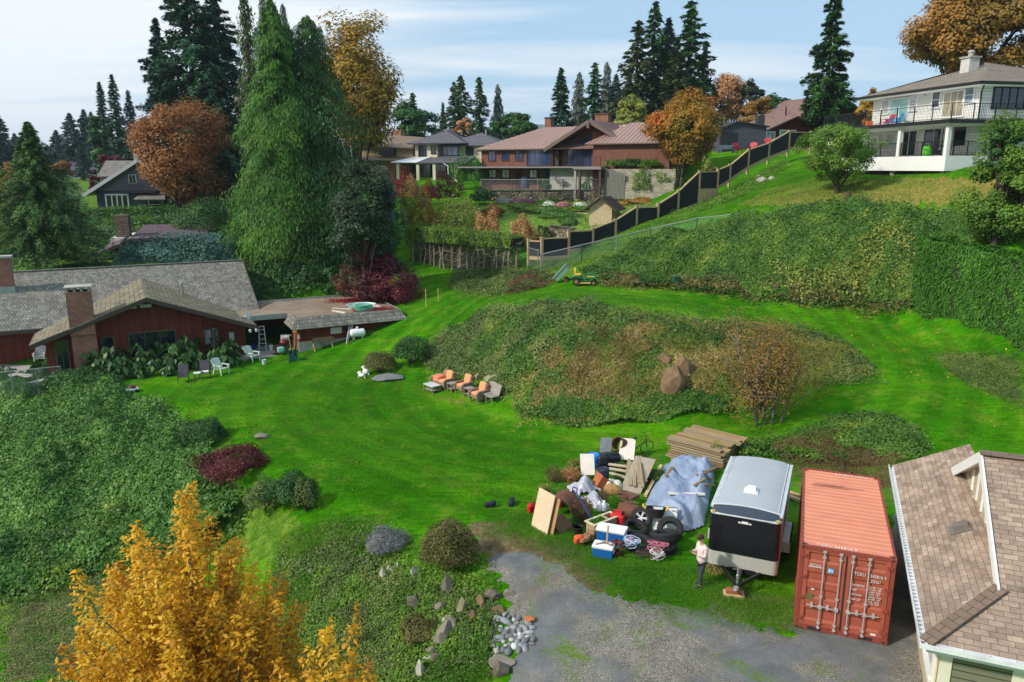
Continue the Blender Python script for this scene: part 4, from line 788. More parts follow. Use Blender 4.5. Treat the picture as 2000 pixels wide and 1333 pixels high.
def conifer(h,r,nl,size,mat,seed,style='fir',bark=None,base=.06,asp=.28,power=.8,gap=0.0,nbr=None,droop=.35,top=1.0):
    rng=np.random.default_rng(seed); nb=nbr or int(h*(14 if style!='fir' else 7)); P=[];Nn=[];T=[];Rn=[]
    m=MB(); m.tube([(0,0,-.4),(0,0,h*.5),(0,0,h*.985)],[.022*h+.04,.013*h+.02,.012],8)
    per=nl//nb; gold=2.39996
    wob=1+.18*np.sin(np.linspace(0,19,nb)+seed)+rng.normal(0,.13,nb)
    for i in range(nb):
        f=base+(1-base)*((i+.5)/nb)**(.92); z=h*f
        if style=='fir': L=r*((1-f)**power)*wob[i]+.02*h*(1-f)+.12
        else: L=r*(1-f**1.25)**power*wob[i]*min(1,.55+f*3.2)+.12
        if rng.random()<gap: L*=rng.uniform(.35,.6)
        a=i*gold+rng.normal(0,.35); dirv=np.array([math.cos(a),math.sin(a),0]); side=np.array([-dirv[1],dirv[0],0])
        n=max(4,int(per*(.25+1.5*L/r))); u=rng.uniform(.12,1.0,n)**.75
        if style=='fir':
            up=.10-.0*f; dr=droop*(1-.6*f); zz=z+L*(up*u-dr*u*u)+rng.normal(0,.05*L+.03,n); wdt=L*.27*(1.15-u)+.05
            lat=rng.uniform(-1,1,n)*wdt*.85; p=dirv*(u*L)[:,None]+side*lat[:,None]; p[:,2]=zz-abs(lat)*.25
            t=dirv*.8+side*np.sign(lat)[:,None]*.75+np.array([0,0,-.25]); nn=np.array([0,0,1.])+dirv*.35+rng.normal(0,.15,(n,3))
        else:   # cedar: arching limbs hung with drooping sprays
            zz=z+L*(.18*u-droop*u*u*1.2); hang=rng.uniform(0,1,n)**1.4*(.16*L+.35)*(.5+u*.6); lat=rng.normal(0,.11*L+.06,n)
            p=dirv*(u*L)[:,None]+side*lat[:,None]; p[:,2]=zz-hang
            t=np.array([0,0,-1.])+dirv*.45+side*rng.normal(0,.3,n)[:,None]; nn=dirv+side*rng.normal(0,.5,n)[:,None]+np.array([0,0,.45])
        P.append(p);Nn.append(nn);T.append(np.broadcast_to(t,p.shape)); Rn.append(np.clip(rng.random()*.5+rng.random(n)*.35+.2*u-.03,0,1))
        if i%3==0 and L>.5: m.tube([(0,0,z),tuple(dirv*L*.5+np.array([0,0,z+.05*L])),tuple(dirv*L*.9+np.array([0,0,z+L*(.1-droop*.8)]))],[.012*h*(1-f)*.6+.012,.018,.006],4,False)
    P=np.concatenate(P);Nn=np.concatenate(Nn);T=np.concatenate(T);V,Fc=leafquads(P,Nn,size,asp,rng,T,jit=.3)
    return m.mesh('trunk',bark or M['bark'],True),fastmesh('crown',V,Fc,mat,np.concatenate(Rn))
def plant(meshes,name,label,cat,loc,s=1,rz=0,group=None,sz=None):
    o=thing(name,label,cat,loc,rz,group); o.scale=(s,s,sz or s)
    for me in meshes: link(me.name.split('.')[0],me,o)
    return o
# ---- leaf colours
L_={}
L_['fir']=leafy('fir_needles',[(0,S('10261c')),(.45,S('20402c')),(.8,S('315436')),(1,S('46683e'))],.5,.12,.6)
L_['firblue']=leafy('blue_hazy_fir_needles',[(0,S('15292a')),(.5,S('25413c')),(1,S('3d5a4c'))],.5,.12,.6)  # blue-green needles; on the far trees the blue is painted haze
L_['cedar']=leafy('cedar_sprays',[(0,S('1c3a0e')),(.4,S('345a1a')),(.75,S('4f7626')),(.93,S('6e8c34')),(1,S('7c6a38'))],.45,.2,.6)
L_['cedard']=leafy('dark_cedar_sprays',[(0,S('142a14')),(.5,S('284a1f')),(.85,S('3f6228')),(1,S('5a6a30'))],.45,.2,.6)
L_['olivecon']=leafy('olive_conifer',[(0,S('24301a')),(.5,S('3c4a24')),(.85,S('566034')),(1,S('7a6a3c'))],.4,.18,.6)
L_['palecon']=leafy('thin_grey_conifer',[(0,S('38423a')),(.6,S('5a645a')),(1,S('7c8474'))],.4,.18,.6)
L_['spruce']=leafy('hanging_spruce',[(0,S('1c3418')),(.5,S('365427')),(.85,S('557036')),(1,S('7a7a3c'))],.4,.2,.6)
L_['gold']=leafy('yellow_leaves',[(0,S('84480f')),(.25,S('ac7818')),(.55,S('c49822')),(.82,S('d2ae38')),(1,S('848428'))],.6,.42,.5)
L_['goldg']=leafy('olive_gold_leaves',[(0,S('4a4418')),(.35,S('6d6020')),(.65,S('94762a')),(.88,S('b88a34')),(1,S('5a6a24'))],.35,.32,.55)
L_['amber']=leafy('amber_maple_leaves',[(0,S('4c5220')),(.3,S('745e26')),(.6,S('926c30')),(.85,S('ac8246')),(1,S('5c6a2c'))],.3,.32,.55)
L_['orange']=leafy('russet_leaves',[(0,S('5a3a20')),(.4,S('7c4e28')),(.75,S('96683a')),(1,S('ac804e'))],.5,.3,.55)
L_['rowan']=leafy('rowan_leaves',[(0,S('50541f')),(.4,S('76682c')),(.7,S('8e5c30')),(1,S('aa6238'))],.5,.3,.55)
L_['mixmaple']=leafy('turning_cherry_leaves',[(0,S('4c501a')),(.35,S('7a6620')),(.6,S('9c7028')),(.8,S('b8642c')),(1,S('bc482c'))],.22,.32,.55,hue=.6)
L_['green']=leafy('broad_green_leaves',[(0,S('18321a')),(.5,S('2c4e22')),(.9,S('466a2c')),(1,S('5c7a34'))],.5,.28,.5)
L_['lime']=leafy('light_green_leaves',[(0,S('2e4a18')),(.4,S('4c6e22')),(.8,S('6e8a30')),(1,S('8c9c48'))],.6,.35,.5)
L_['yelgreen']=leafy('yellow_green_leaves',[(0,S('50581c')),(.5,S('76803a')),(.85,S('9c9a44')),(1,S('b8a650'))],.6,.35,.5)
L_['tan']=leafy('tan_autumn_leaves',[(0,S('6e4c34')),(.5,S('9a7048')),(1,S('b48c60'))],.5,.3,.55)
L_['purple']=leafy('burgundy_leaves',[(0,S('2a1218')),(.5,S('4c1c24')),(.9,S('6c2c30')),(1,S('7c4038'))],.5,.3,.5)
L_['plum']=leafy('dark_purple_leaves',[(0,S('1a261a')),(.6,S('283824')),(1,S('4a503a'))],.5,.2,.5)
L_['red']=leafy('crimson_leaves',[(0,S('501418')),(.5,S('84222a')),(1,S('a83a34'))],.5,.3,.5)
L_['blue']=leafy('blue_juniper',[(0,S('1c3832')),(.5,S('34564c')),(.9,S('54766a')),(1,S('6c8c7c'))],.7,.15,.6)
L_['ivy']=leafy('ivy_leaves',[(0,S('1f4012')),(.4,S('385f22')),(.75,S('547a32')),(.95,S('7c9c4c')),(1,S('a0ac6c'))],.35,.25,.5,hue=.3)
L_['bramble']=leafy('bramble_leaves',[(0,S('23401a')),(.38,S('3a5c20')),(.72,S('567628')),(.9,S('7c8a34')),(1,S('baa444'))],.4,.3,.45,hue=.4)
L_['scrub']=leafy('scrub_leaves',[(0,S('2c3c1c')),(.4,S('44562a')),(.75,S('647038')),(1,S('8a8450'))],.4,.25,.55,hue=.4)
L_['straw']=leafy('dead_grass',[(0,S('6a5a34')),(.4,S('8c7a48')),(.75,S('aa9860')),(1,S('c4b484'))],.5,.25,.7)
L_['moundgrass']=leafy('olive_grass',[(0,S('46501e')),(.4,S('66702c')),(.75,S('8c8a44')),(1,S('b4a468'))],.5,.25,.6,hue=.5)
L_['brown']=leafy('dead_fern',[(0,S('3c2a1c')),(.5,S('5e4430')),(1,S('7e6244'))],.5,.2,.7)
L_['olive']=leafy('olive_shrub_leaves',[(0,S('36381a')),(.45,S('54522a')),(.8,S('746c3a')),(.95,S('8c7c48')),(1,S('8c4a30'))],.8,.25,.5)
L_['lav']=leafy('grey_lavender',[(0,S('4a4c4e')),(.5,S('6c6e70')),(1,S('94949a'))],.8,.2,.7)
L_['grass']=leafy('grass_blades',[(0,S('2a5404')),(.5,S('40720c')),(.85,S('628e1a')),(1,S('86983a'))],.3,.35,.55)
L_['hedge']=leafy('clipped_hedge',[(0,S('244a14')),(.5,S('3a6a1c')),(.85,S('518426')),(1,S('6c9434'))],.5,.2,.55)
L_['yew']=leafy('dark_clipped_hedge',[(0,S('1c3a0c')),(.5,S('325c15')),(.85,S('46761f')),(1,S('608c2c'))],.4,.18,.6)
L_['big']=leafy('large_garden_leaves',[(0,S('1a3416')),(.5,S('2c4c22')),(.85,S('486430')),(1,S('6a7a48'))],.7,.25,.4)
def gz(x,y): return float(Hn(np.array([x]),np.array([y]))[0])
def base_at(px,t,dz=0):
    p=at(px,400,t); x=(px-1000)/F*t
    # ground height below that line of sight column
    y=p.y
    for _ in range(4):
        z=gz(x,y); y=(t+(z-CAMZ)*sp)/cp
    return (x,y,z+dz)
def top_z(py,t): return at(1000,py,t).z
# ---------------------------------------------------------------- conifers
def con(px,top,t,wpx,style,mat,nl,size,label,cat='conifer tree',group=None,seed=1,name='conifer_tree',**k):
    b=base_at(px,t); h=top_z(top,t)-b[2]; r=wpx/2/F*t
    return plant(conifer(h,r,nl,size,L_[mat],seed,style,**k),name,label,cat,b,1,0,group)
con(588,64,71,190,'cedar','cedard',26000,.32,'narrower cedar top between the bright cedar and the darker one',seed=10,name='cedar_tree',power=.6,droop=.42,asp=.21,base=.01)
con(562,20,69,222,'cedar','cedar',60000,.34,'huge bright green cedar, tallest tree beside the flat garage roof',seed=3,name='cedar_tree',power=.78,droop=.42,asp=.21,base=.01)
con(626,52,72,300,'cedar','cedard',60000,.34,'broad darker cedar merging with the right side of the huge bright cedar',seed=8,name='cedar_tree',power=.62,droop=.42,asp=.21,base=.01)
con(510,-14,84,66,'cedar','olivecon',6000,.45,'thin brownish conifer behind the top of the bright cedar, left one',seed=5,power=.6)
con(543,-8,88,70,'cedar','palecon',6000,.45,'thin greyish conifer straight behind the bright cedar tip',seed=6,power=.6)
con(580,28,82,60,'cedar','palecon',5000,.45,'thin pale conifer between the bright cedar and the gold maple',seed=7,power=.6)
G='tall dark firs behind the russet maple'
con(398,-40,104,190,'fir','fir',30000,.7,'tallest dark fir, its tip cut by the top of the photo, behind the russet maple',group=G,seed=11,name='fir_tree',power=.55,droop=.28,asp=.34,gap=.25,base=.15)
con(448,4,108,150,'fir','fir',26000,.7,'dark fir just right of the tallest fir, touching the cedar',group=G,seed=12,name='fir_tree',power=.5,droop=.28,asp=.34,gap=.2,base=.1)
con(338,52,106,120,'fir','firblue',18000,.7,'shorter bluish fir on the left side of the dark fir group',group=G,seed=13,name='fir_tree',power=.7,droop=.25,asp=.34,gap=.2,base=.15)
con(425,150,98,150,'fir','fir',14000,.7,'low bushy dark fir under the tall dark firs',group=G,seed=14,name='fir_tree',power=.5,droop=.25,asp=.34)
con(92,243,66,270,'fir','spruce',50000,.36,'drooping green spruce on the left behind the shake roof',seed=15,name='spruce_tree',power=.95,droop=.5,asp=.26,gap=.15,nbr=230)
G='slim conifers left of the dark firs'
con(218,166,150,46,'fir','fir',6000,.8,'slim conifer, left one of the twin spires left of the russet maple',group=G,seed=16,power=.75,droop=.2)
con(243,152,150,54,'fir','fir',7000,.8,'slim conifer, taller one of the twin spires left of the russet maple',group=G,seed=17,power=.75,droop=.2)
con(270,182,155,44,'fir','firblue',5000,.8,'thin bluish conifer right of the twin spires',group=G,seed=18,power=.75,droop=.2)
# a few shapes reused for the far trees, each its own copy
FAR=[conifer(20,4.2,7000,.95,L_['firblue'],30,'fir',power=.7,droop=.22,asp=.34),conifer(20,3.4,7000,.9,L_['fir'],31,'fir',power=.8,droop=.25,asp=.34),conifer(20,3.9,7000,.75,L_['cedard'],32,'fir',power=.62,asp=.34,gap=.3,droop=.3),conifer(20,4.0,7000,.75,L_['olivecon'],33,'fir',power=.58,asp=.34,gap=.3,droop=.3),conifer(20,2.6,4500,.8,L_['palecon'],34,'cedar',power=.6,gap=.3)]
def far(k,px,top,t,label,group,w=1.0,seed=0):
    b=base_at(px,t); h=top_z(top,t)-b[2]; s=h/20; o=plant(FAR[k],'conifer_tree',label,'conifer tree',b,s*w,(seed*1.7+px)%6.28,group,sz=s); return o
G='distant conifers at the far left'
for i,(px,top,t,k,w,lb) in enumerate([(12,226,205,0,1.5,'bluish conifer at the left edge of the photo on the skyline'),(-14,240,200,0,1.6,'bluish conifer cut off by the left edge of the photo'),(40,262,215,0,1.3,'lower bluish conifer right of the skyline tree at the left edge'),(66,272,225,0,1.3,'small bluish conifer behind the tip of the drooping spruce'),
  (120,256,230,0,1.5,'rounded bluish conifer right of the drooping spruce tip'),(150,224,225,0,1.35,'pointed bluish conifer, highest between the spruce and the twin spires'),(178,217,228,0,1.1,'thin pointed bluish conifer left of the twin spires'),(192,222,220,0,1.0,'thin bluish conifer touching the left of the twin spires'),(100,284,240,0,1.5,'low bluish conifer over the far house roof'),(165,280,200,1,1.6,'low dark conifer right behind the far house')]): far(k,px,top,t,lb,G,w,i)
G='conifers on the skyline behind the brick house'
for i,(px,top,t,k,w,lb) in enumerate([(810,186,150,2,1.0,'pointed conifer tip above the round green tree'),(868,204,155,1,.7,'small slim conifer right of the round green tree'),(903,154,150,2,1.0,'dark conifer above the cream house, left of a pair'),(890,166,152,3,.9,'olive conifer tucked left of the dark pair above the cream house'),(938,157,150,2,.95,'dark conifer above the cream house, right of a pair'),(973,171,152,4,1.0,'thin grey conifer right of the dark pair'),
  (1093,140,140,1,1.05,'lone spruce-like conifer left of the brick house chimney'),(1128,148,145,4,1.1,'greyish conifer right of the lone spruce-like conifer'),(1158,130,140,2,1.05,'full green conifer above the brick house gable'),(1180,130,146,4,1.0,'pale conifer right of the full green one above the gable'),(1198,152,144,0,.9,'bluish conifer between the gable and the tall clump'),
  (1237,54,122,3,1.05,'olive conifer at the left of the tall clump'),(1268,20,126,2,.9,'tallest conifer of the clump right of the gable'),(1294,50,128,0,.85,'bluish conifer in the middle of the tall clump'),(1336,18,122,2,1.25,'broad dark conifer at the right of the tall clump'),(1312,100,118,3,1.1,'olive conifer low in the tall clump'),(1222,140,118,3,.9,'lower olive conifer left foot of the tall clump'),(1365,90,126,2,.9,'dark conifer hugging the right of the tall clump')]): far(k,px,top,t,lb,G,w,i+3)
con(1606,-6,98,118,'fir','cedard',22000,.6,'tall lone conifer between the red house and white house',seed=41,power=.75,droop=.22,gap=.2,asp=.34)
# ---------------------------------------------------------------- broadleaf trees
def dec(px,t,top,wpx,crown_bot,mat,nl,size,label,cat='tree',seed=1,name='leafy_tree',group=None,bark='bark',**k):
    b=base_at(px,t); zt=top_z(top,t); zb=top_z(crown_bot,t); h=zt-b[2]; rzz=(zt-zb)/2; r=wpx/2/F*t
    return plant(deciduous(h,r,rzz,zb-b[2],nl,size,L_[mat],seed,M[bark],**k),name,label,cat,b,1,0,group)
dec(352,92,188,172,400,'orange',26000,.30,'dense russet-orange rounded maple beside the grey gabled house',seed=50,name='maple_tree',clumps=260,hollow=.8,shape=1.06)
dec(698,80,58,205,300,'goldg',30000,.34,'olive-gold maple with gaps of sky rising behind the cedars',seed=51,name='maple_tree',clumps=170,hollow=.5,trunk=.35)
dec(722,61,300,150,540,'plum',15000,.24,'dark rounded evergreen at the right foot of the cedars',seed=52,name='evergreen_bush',clumps=90,hollow=.7)
dec(748,62,330,110,545,'green',11000,.22,'dark green holly-like tree right of the cedars',seed=53,name='holly_tree',clumps=90,hollow=.7)
dec(818,148,204,86,290,'green',9000,.55,'round deep green tree above the tan house',seed=54,clumps=80,hollow=.7)
dec(1003,140,214,72,285,'cedard',7000,.5,'round green tree between conifers and brick house roof',seed=55,clumps=60,hollow=.6)
dec(905,142,230,40,285,'tan',3000,.5,'small tan tree at the foot of the dark conifer pair',seed=56,clumps=30)
dec(1330,85,186,156,316,'mixmaple',44000,.26,'orange-tinged green round tree in front of the brick house right wing',seed=57,name='cherry_tree',clumps=230,hollow=.7,trunk=.25)
dec(1226,112,194,74,262,'yelgreen',6000,.4,'olive-yellow tree behind the brick house chimney',seed=58,clumps=60,hollow=.6)
dec(1418,122,138,92,246,'tan',9000,.36,'tan-orange tree with bare stems right of the round cherry tree',seed=59,clumps=80,hollow=.4,stems=3,trunk=.18)
dec(1462,120,156,50,240,'plum',4000,.4,'dark purple tree behind the slate shed chimney',seed=60,clumps=50,hollow=.4)
dec(1508,118,178,56,250,'green',5000,.4,'dark green tree between slate shed and red house',seed=61,clumps=60,hollow=.6)
dec(1470,116,190,60,262,'amber',4500,.36,'amber tree just behind the slate shed roof',seed=62,clumps=60,hollow=.5)
dec(1690,72,170,52,262,'goldg',5000,.26,'thin twiggy shrub tree between red house and white house',seed=63,clumps=50,hollow=.3)
dec(1893,74,-62,370,168,'amber',46000,.36,'huge amber and green maple towering over the white house roof',seed=64,name='maple_tree',clumps=190,hollow=.45,trunk=.5)
dec(1636,56,234,182,350,'lime',20000,.15,'small spreading green apple tree on the hill lawn below the white house',seed=65,name='apple_tree',clumps=120,hollow=.55,trunk=.17,limbs=14,shape=1.0,thin=.3)
dec(1990,45.5,222,200,490,'lime',42000,.17,'yellowish green leaning tree at the right edge above the clipped hedge',seed=66,clumps=100,hollow=.6,trunk=.15)
dec(1934,46,232,60,360,'green',6000,.16,'dark bushy shrub against the white house right wall',seed=67,name='shrub',cat='shrub',clumps=60,hollow=.6)
dec(8,92,298,95,440,'amber',9000,.32,'orange-yellow tree cut by the left edge behind the shake roof',seed=68,clumps=70)
dec(125,120,310,50,360,'orange',3000,.4,'small orange tree behind the drooping spruce',seed=69,clumps=40)
dec(205,138,232,52,330,'green',5000,.5,'dark leafy tree under the twin spires',seed=70,clumps=50)
dec(232,118,296,56,345,'purple',4000,.35,'burgundy maple behind the grey gabled house dormer',seed=71,name='maple_tree',clumps=50)
dec(196,112,330,30,385,'purple',2500,.35,'dark burgundy shrub at the left wall of the grey gabled house',seed=72,clumps=40,name='shrub',cat='shrub')
dec(1500,37.2,585,240,815,'rowan',12500,.10,'wispy half-bare rust-coloured tree behind the lumber stack',seed=73,name='rowan_tree',clumps=150,hollow=.1,trunk=.07,limbs=60,stems=5,bark='barkg',thin=.45)
dec(744,61.5,478,150,625,'purple',19000,.17,'weeping burgundy maple at the corner of the garage roof',seed=74,name='weeping_maple',clumps=90,hollow=.6)
# the yellow trees in the foreground: upright feathery twigs
def feathery(b,h,r,ntw,nleaf,size,mat,seed,mt=.34):
    rng=np.random.default_rng(seed); m=MB(); P=[];Nn=[];T=[];Rn=[]
    for s in range(7):
        a=s*2.4; e=np.array([math.cos(a)*r*.35,math.sin(a)*r*.35,h*.55]); limb(m,(0,0,-.3),e,.09,.035,.1,5,6,rng)
    tips=[]
    for i in range(ntw):
        a=rng.uniform(0,6.283); q=math.sqrt(rng.uniform(0,1)); x=math.cos(a)*q*r; y=math.sin(a)*q*r
        prof=(1-q**2.2*.62)*h*(1+rng.normal(0,.05)); L=rng.uniform(.16,.32)*h; z1=prof*rng.choice([1,1,.92,.84,.74,.64,.54])
        p1=np.array([x*1.03,y*1.03,z1]); p0=np.array([x*.62,y*.62,z1-L]); bend=rng.normal(0,.06,3)
        m.tube([tuple(p0),tuple((p0+p1)/2+bend),tuple(p1)],[.016,.009,.003],4,False)
        if i%2==0: m.tube([(x*.22,y*.22,max(.8,(z1-L)*.62)),tuple(p0)],[.03,.014],5,False)
        n=int(nleaf*rng.uniform(.7,1.3)); u=rng.uniform(0,1,n); c=p0+(p1-p0)*u[:,None]+bend*np.sin(math.pi*u)[:,None]
        az=rng.uniform(0,6.283,n); rad=(.05+.20*(1-u)**.7)*rng.uniform(.2,1.1,n)*(h/8+.35); d=np.c_[np.cos(az),np.sin(az),np.zeros(n)]
        P.append(c+d*rad[:,None]+np.c_[np.zeros(n),np.zeros(n),rng.normal(0,.03,n)]); T.append(d+np.array([0,0,.35])); Nn.append(np.array([0,0,.8])+d*.5+rng.normal(0,.3,(n,3)))
        Rn.append(np.clip(rng.random()*.55+rng.random(n)*.45,0,1))
    P=np.concatenate(P);V,Fc=leafquads(P,np.concatenate(Nn),size,.48,rng,np.concatenate(T),jit=.35)
    return m.mesh('trunk',M['barkg'],True),fastmesh('crown',V,Fc,L_[mat],np.concatenate(Rn))
for (px,t,top,wpx,ntw,lb,sd) in ((438,15.2,930,610,800,'large golden yellow feathery tree filling the lower left foreground',80),(672,13.6,1115,330,300,'smaller golden yellow tree right of the large one at the bottom edge',81)):
    b=base_at(px,t); h=top_z(top,t)-b[2]; r=wpx/2/F*t; plant(feathery(b,h,r,ntw,230 if sd==80 else 180,.098,'gold',sd),'golden_tree',lb,'tree',b)
# ---------------------------------------------------------------- shrubs
def shrub_mesh(rx,ry,h,nl,size,mat,seed,asp=.55,rough=.12,stalks=True):
    rng=np.random.default_rng(seed); d=rsphere(nl,rng); d[:,2]=abs(d[:,2])*1.0-.12; d=_unit(d)
    k=1+rough*(np.sin(d[:,0]*5+seed)+np.sin(d[:,1]*6+seed*2)+np.sin(d[:,2]*7+seed*3+d[:,0]*3))*.6
    q=rng.uniform(.72,1.04,nl)*k; P=d*q[:,None]*np.array([rx,ry,h*.62]); P[:,2]+=h*.36; P[:,2]=np.maximum(P[:,2],.02)
    V,Fc=leafquads(P,d+np.array([0,0,.35]),size,asp,rng,jit=.5); cl=np.sin(d[:,0]*9+seed)*np.sin(d[:,1]*8)*np.sin(d[:,2]*9)
    crown=fastmesh('foliage',V,Fc,L_[mat],np.clip(rng.random(nl)*.75+cl*.3+.12,0,1)); m=MB()
    for i in range(7): a=i*.9; m.tube([(0,0,-.15),(math.cos(a)*rx*.45,math.sin(a)*ry*.45,h*.45),(math.cos(a)*rx*.7,math.sin(a)*ry*.7,h*.75)],[.03,.02,.006],5,False)
    return m.mesh('stem',M['bark'],True),crown
def shrub(px,pybot,wpx,pytop,mat,nl,size,label,seed=1,name='shrub',cat='shrub',group=None,depth=1.0,asp=.55,rough=.12,t=None):
    if t: g=base_at(px,t)
    else: g=tuple(gp(px,pybot)); 
    tt=g[1]*cp-(g[2]-CAMZ)*sp; r=wpx/2/F*tt; 
    if not t: g=(g[0],g[1]+r*depth*.8,0); g=(g[0],g[1],gz(g[0],g[1])); tt=g[1]*cp-(g[2]-CAMZ)*sp; r=wpx/2/F*tt
    u=-(pytop-666.5)/F; h=max(.25,(CAMZ+(-sp+cp*u)/(cp+sp*u)*(g[1]+.3*r) )-g[2])
    return plant(shrub_mesh(r,r*depth,h,nl,size,mat,seed,asp,rough),name,label,cat,(g[0],g[1],g[2]-.05),1,0,group)
shrub(874,1140,116,1010,'olive',11000,.075,'rounded olive-brown bush beside the gravel drive',90)
shrub(750,1098,82,1026,'lav',5200,.10,'grey twiggy lavender bush left of the olive-brown bush',91,asp=.16)
shrub(738,735,62,682,'olive',4200,.10,'low olive rounded bush on the lawn, left of the pair by the bank',92)
shrub(802,725,72,652,'green',5200,.11,'taller dark green bush of the pair at the foot of the bank',93)
shrub(386,890,84,812,'green',6500,.10,'dark round bush at the end of the ivy slope',94)
shrub(440,968,135,868,'purple',8000,.09,'wide plum-red bush behind the golden tree top',95,rough=.2)
shrub(562,1010,92,918,'green',6500,.09,'dark green shrub with feathery top right of the plum bush',96,rough=.22)
shrub(512,1015,80,935,'scrub',4200,.09,'grey-green scrubby shrub between plum bush and dark green shrub',97,rough=.25)
shrub(820,1270,84,1200,'olive',4800,.07,'brownish small bush in the rock garden slope',98,rough=.2)
shrub(690,1230,60,1175,'scrub',2600,.07,'dull low shrub on the slope above the golden trees',99,rough=.25)
shrub(595,1010,40,930,'scrub',1800,.09,'wispy dark twig shrub by the lawn edge right of the dark green shrub',100,rough=.3)
shrub(400,462,120,388,'green',6000,.22,'green hedge-like shrub below the russet maple',101,t=84)
G='blue-green juniper mounds behind the shake roof'
for i,(px,w,top,lb) in enumerate(((272,76,470,'blue-green juniper mound nearest the bungalow'),(335,110,452,'large middle blue-green juniper mound'),(408,110,448,'blue-green juniper mound against the cedar'),(452,60,470,'small juniper mound tucked under the cedar'))): shrub(px,0,w,top,'blue',6500,.2,lb,110+i,group=G,t=69,rough=.2)
shrub(248,0,20,470,'cedar',1200,.2,'narrow upright green cypress between bungalow and juniper',116,t=68)
# garden shrubs behind the bare-legged hedge
GS=[(795,440,26,358,'gold','slim yellow shrub at the left end of the garden','yelgreen'),(826,442,42,374,'amber','orange-yellow upright shrub in the garden','amber'),(786,400,30,338,'red','crimson shrub under the tan house porch','red'),(806,396,34,344,'tan','beige grasses-like shrub under the cream house','tan'),(838,400,36,352,'orange','rusty low shrub under the cream house','orange'),(873,392,62,336,'red','big dark red maple shrub left of the stone wall','purple'),
 (852,440,50,395,'goldg','brown-olive shrub behind the bare hedge','goldg'),(897,442,72,382,'yelgreen','large yellow-green shrub behind the bare hedge','yelgreen'),(955,446,52,400,'tan','pale brown shrub at the hedge right end','tan'),(965,440,40,404,'orange','orange-brown shrub in the garden middle','orange'),(1022,462,62,420,'tan','pinkish beige dried shrub right of the hedge','tan'),(942,398,50,368,'green','green shrub at the left end of the stone wall','green'),
 (1062,470,26,440,'scrub','small dark shrub near the low stone edge','scrub'),(1180,412,26,392,'olive','brown conifer-like shrub against the stone wall','olive'),(1205,412,50,392,'goldg','ochre shrub under the right of the stone wall','goldg'),(1250,404,50,386,'goldg','rusty yellow shrub where wall meets the fence','amber'),(1085,396,24,386,'lime','light green plant against the stone wall','lime'),(1128,404,26,390,'yelgreen','yellowish plant in the flower beds','yelgreen'),
 (1066,366,24,350,'green','dark clipped shrub at the brick house wall','green'),(1108,368,48,338,'lav','grey twiggy shrub below the brick house deck','lav'),(1156,366,36,340,'lime','green yellow shrub below the deck','lime'),(900,332,40,300,'hedge','tall rounded green shrub at the brick house left end','hedge'),(930,330,44,304,'hedge','rounded dark green shrub touching the brick house','hedge'),(1258,330,60,318,'lime','low planting on the terrace by the brick house','lime'),(1382,334,34,312,'yelgreen','pale yellow-green shrub by the black fence corner','yelgreen'),(1300,338,70,322,'lime','green planting under the cherry tree','lime')]
for i,(px,bot,w,top,_,lb,mat) in enumerate(GS):
    tt={0:76,1:76,2:98,3:97,4:95,5:90,6:74,7:73,8:71,9:78,10:70,11:89,12:70,13:86,14:85,15:83,16:88,17:86,18:97.5,19:97,20:95,21:104,22:103,23:88.5,24:77,25:88}[i]
    shrub(px,bot,w,top,mat,2600,.2,lb,130+i,t=tt,rough=.25,name='garden_shrub',group='garden shrubs')
for k,(e,b_,mt,lb) in enumerate(((10.2,-3.7,'lime','light green bush on the terrace slope nearest the deck posts'),(12.2,-3.6,'green','dark green bush in the middle of the terrace slope'),(14.6,-3.7,'lime','light green bush on the terrace slope near the cherry tree'))):
    p=FB.M@Vector((e,b_,0)); plant(shrub_mesh(1.2,.55,1.1,1500,.2,mt,230+k,.55,.25),'garden_shrub',lb,'shrub',(p.x,p.y,12.85),1,0,'garden shrubs')
# flower rows
for i,(px,t,w,mat,c,lb) in enumerate(((1014,86,34,'green','b06a84','pink flower mound, left one under the stone wall'),(1036,86,20,'green','a85c78','second pink flower mound under the stone wall'),(1073,84,26,'green','d8dcc8','white flower mound left of the pink one in the bed'),(1100,83,30,'green','c47484','rose-pink flower mound in the middle of the bed'),(1133,82.5,32,'green','d4dcc4','white flower mound right of the pink one in the bed'))):
    b=base_at(px,t); r=w/2/F*t; o=thing('flower_mound',lb,'flowers',b,0,'flower mounds in the terrace beds'); s=shrub_mesh(r,r*.6,.75,900,.14,mat,170+i,.7); link('foliage',s[1],o)
    rng=np.random.default_rng(i); d=rsphere(700,rng); d[:,2]=abs(d[:,2]); P=d*np.array([r*1.03,r*.63,.5])+np.array([0,0,.27]); leaf_obj('blossom',P,d,.13,plain('petal_'+c,S(c),.6),o,.9,rng)
rows=[(1030,80,60,'lime'),(1075,79,70,'ivy'),(1090,77,90,'ivy'),(1010,82,40,'lime'),(1130,80,44,'lime'),(1110,74,40,'ivy')]
for i,(px,t,w,mat) in enumerate(rows):
    b=base_at(px,t); r=w/2/F*t; s=shrub_mesh(r,.8,.7,1600,.16,mat,190+i,.6); o=plant(s[1:],'bedding_plants',['light green low plants at the left of the beds','blue-green carpet plants in the upper bed','long blue-green carpet row in the lower bed','yellow-green edging plants on the left terrace','green plants right of the carpet row','bluish carpet plants by the garden shed'][i],'plants',b,1,R(-12),'bedding plants on the terraces')
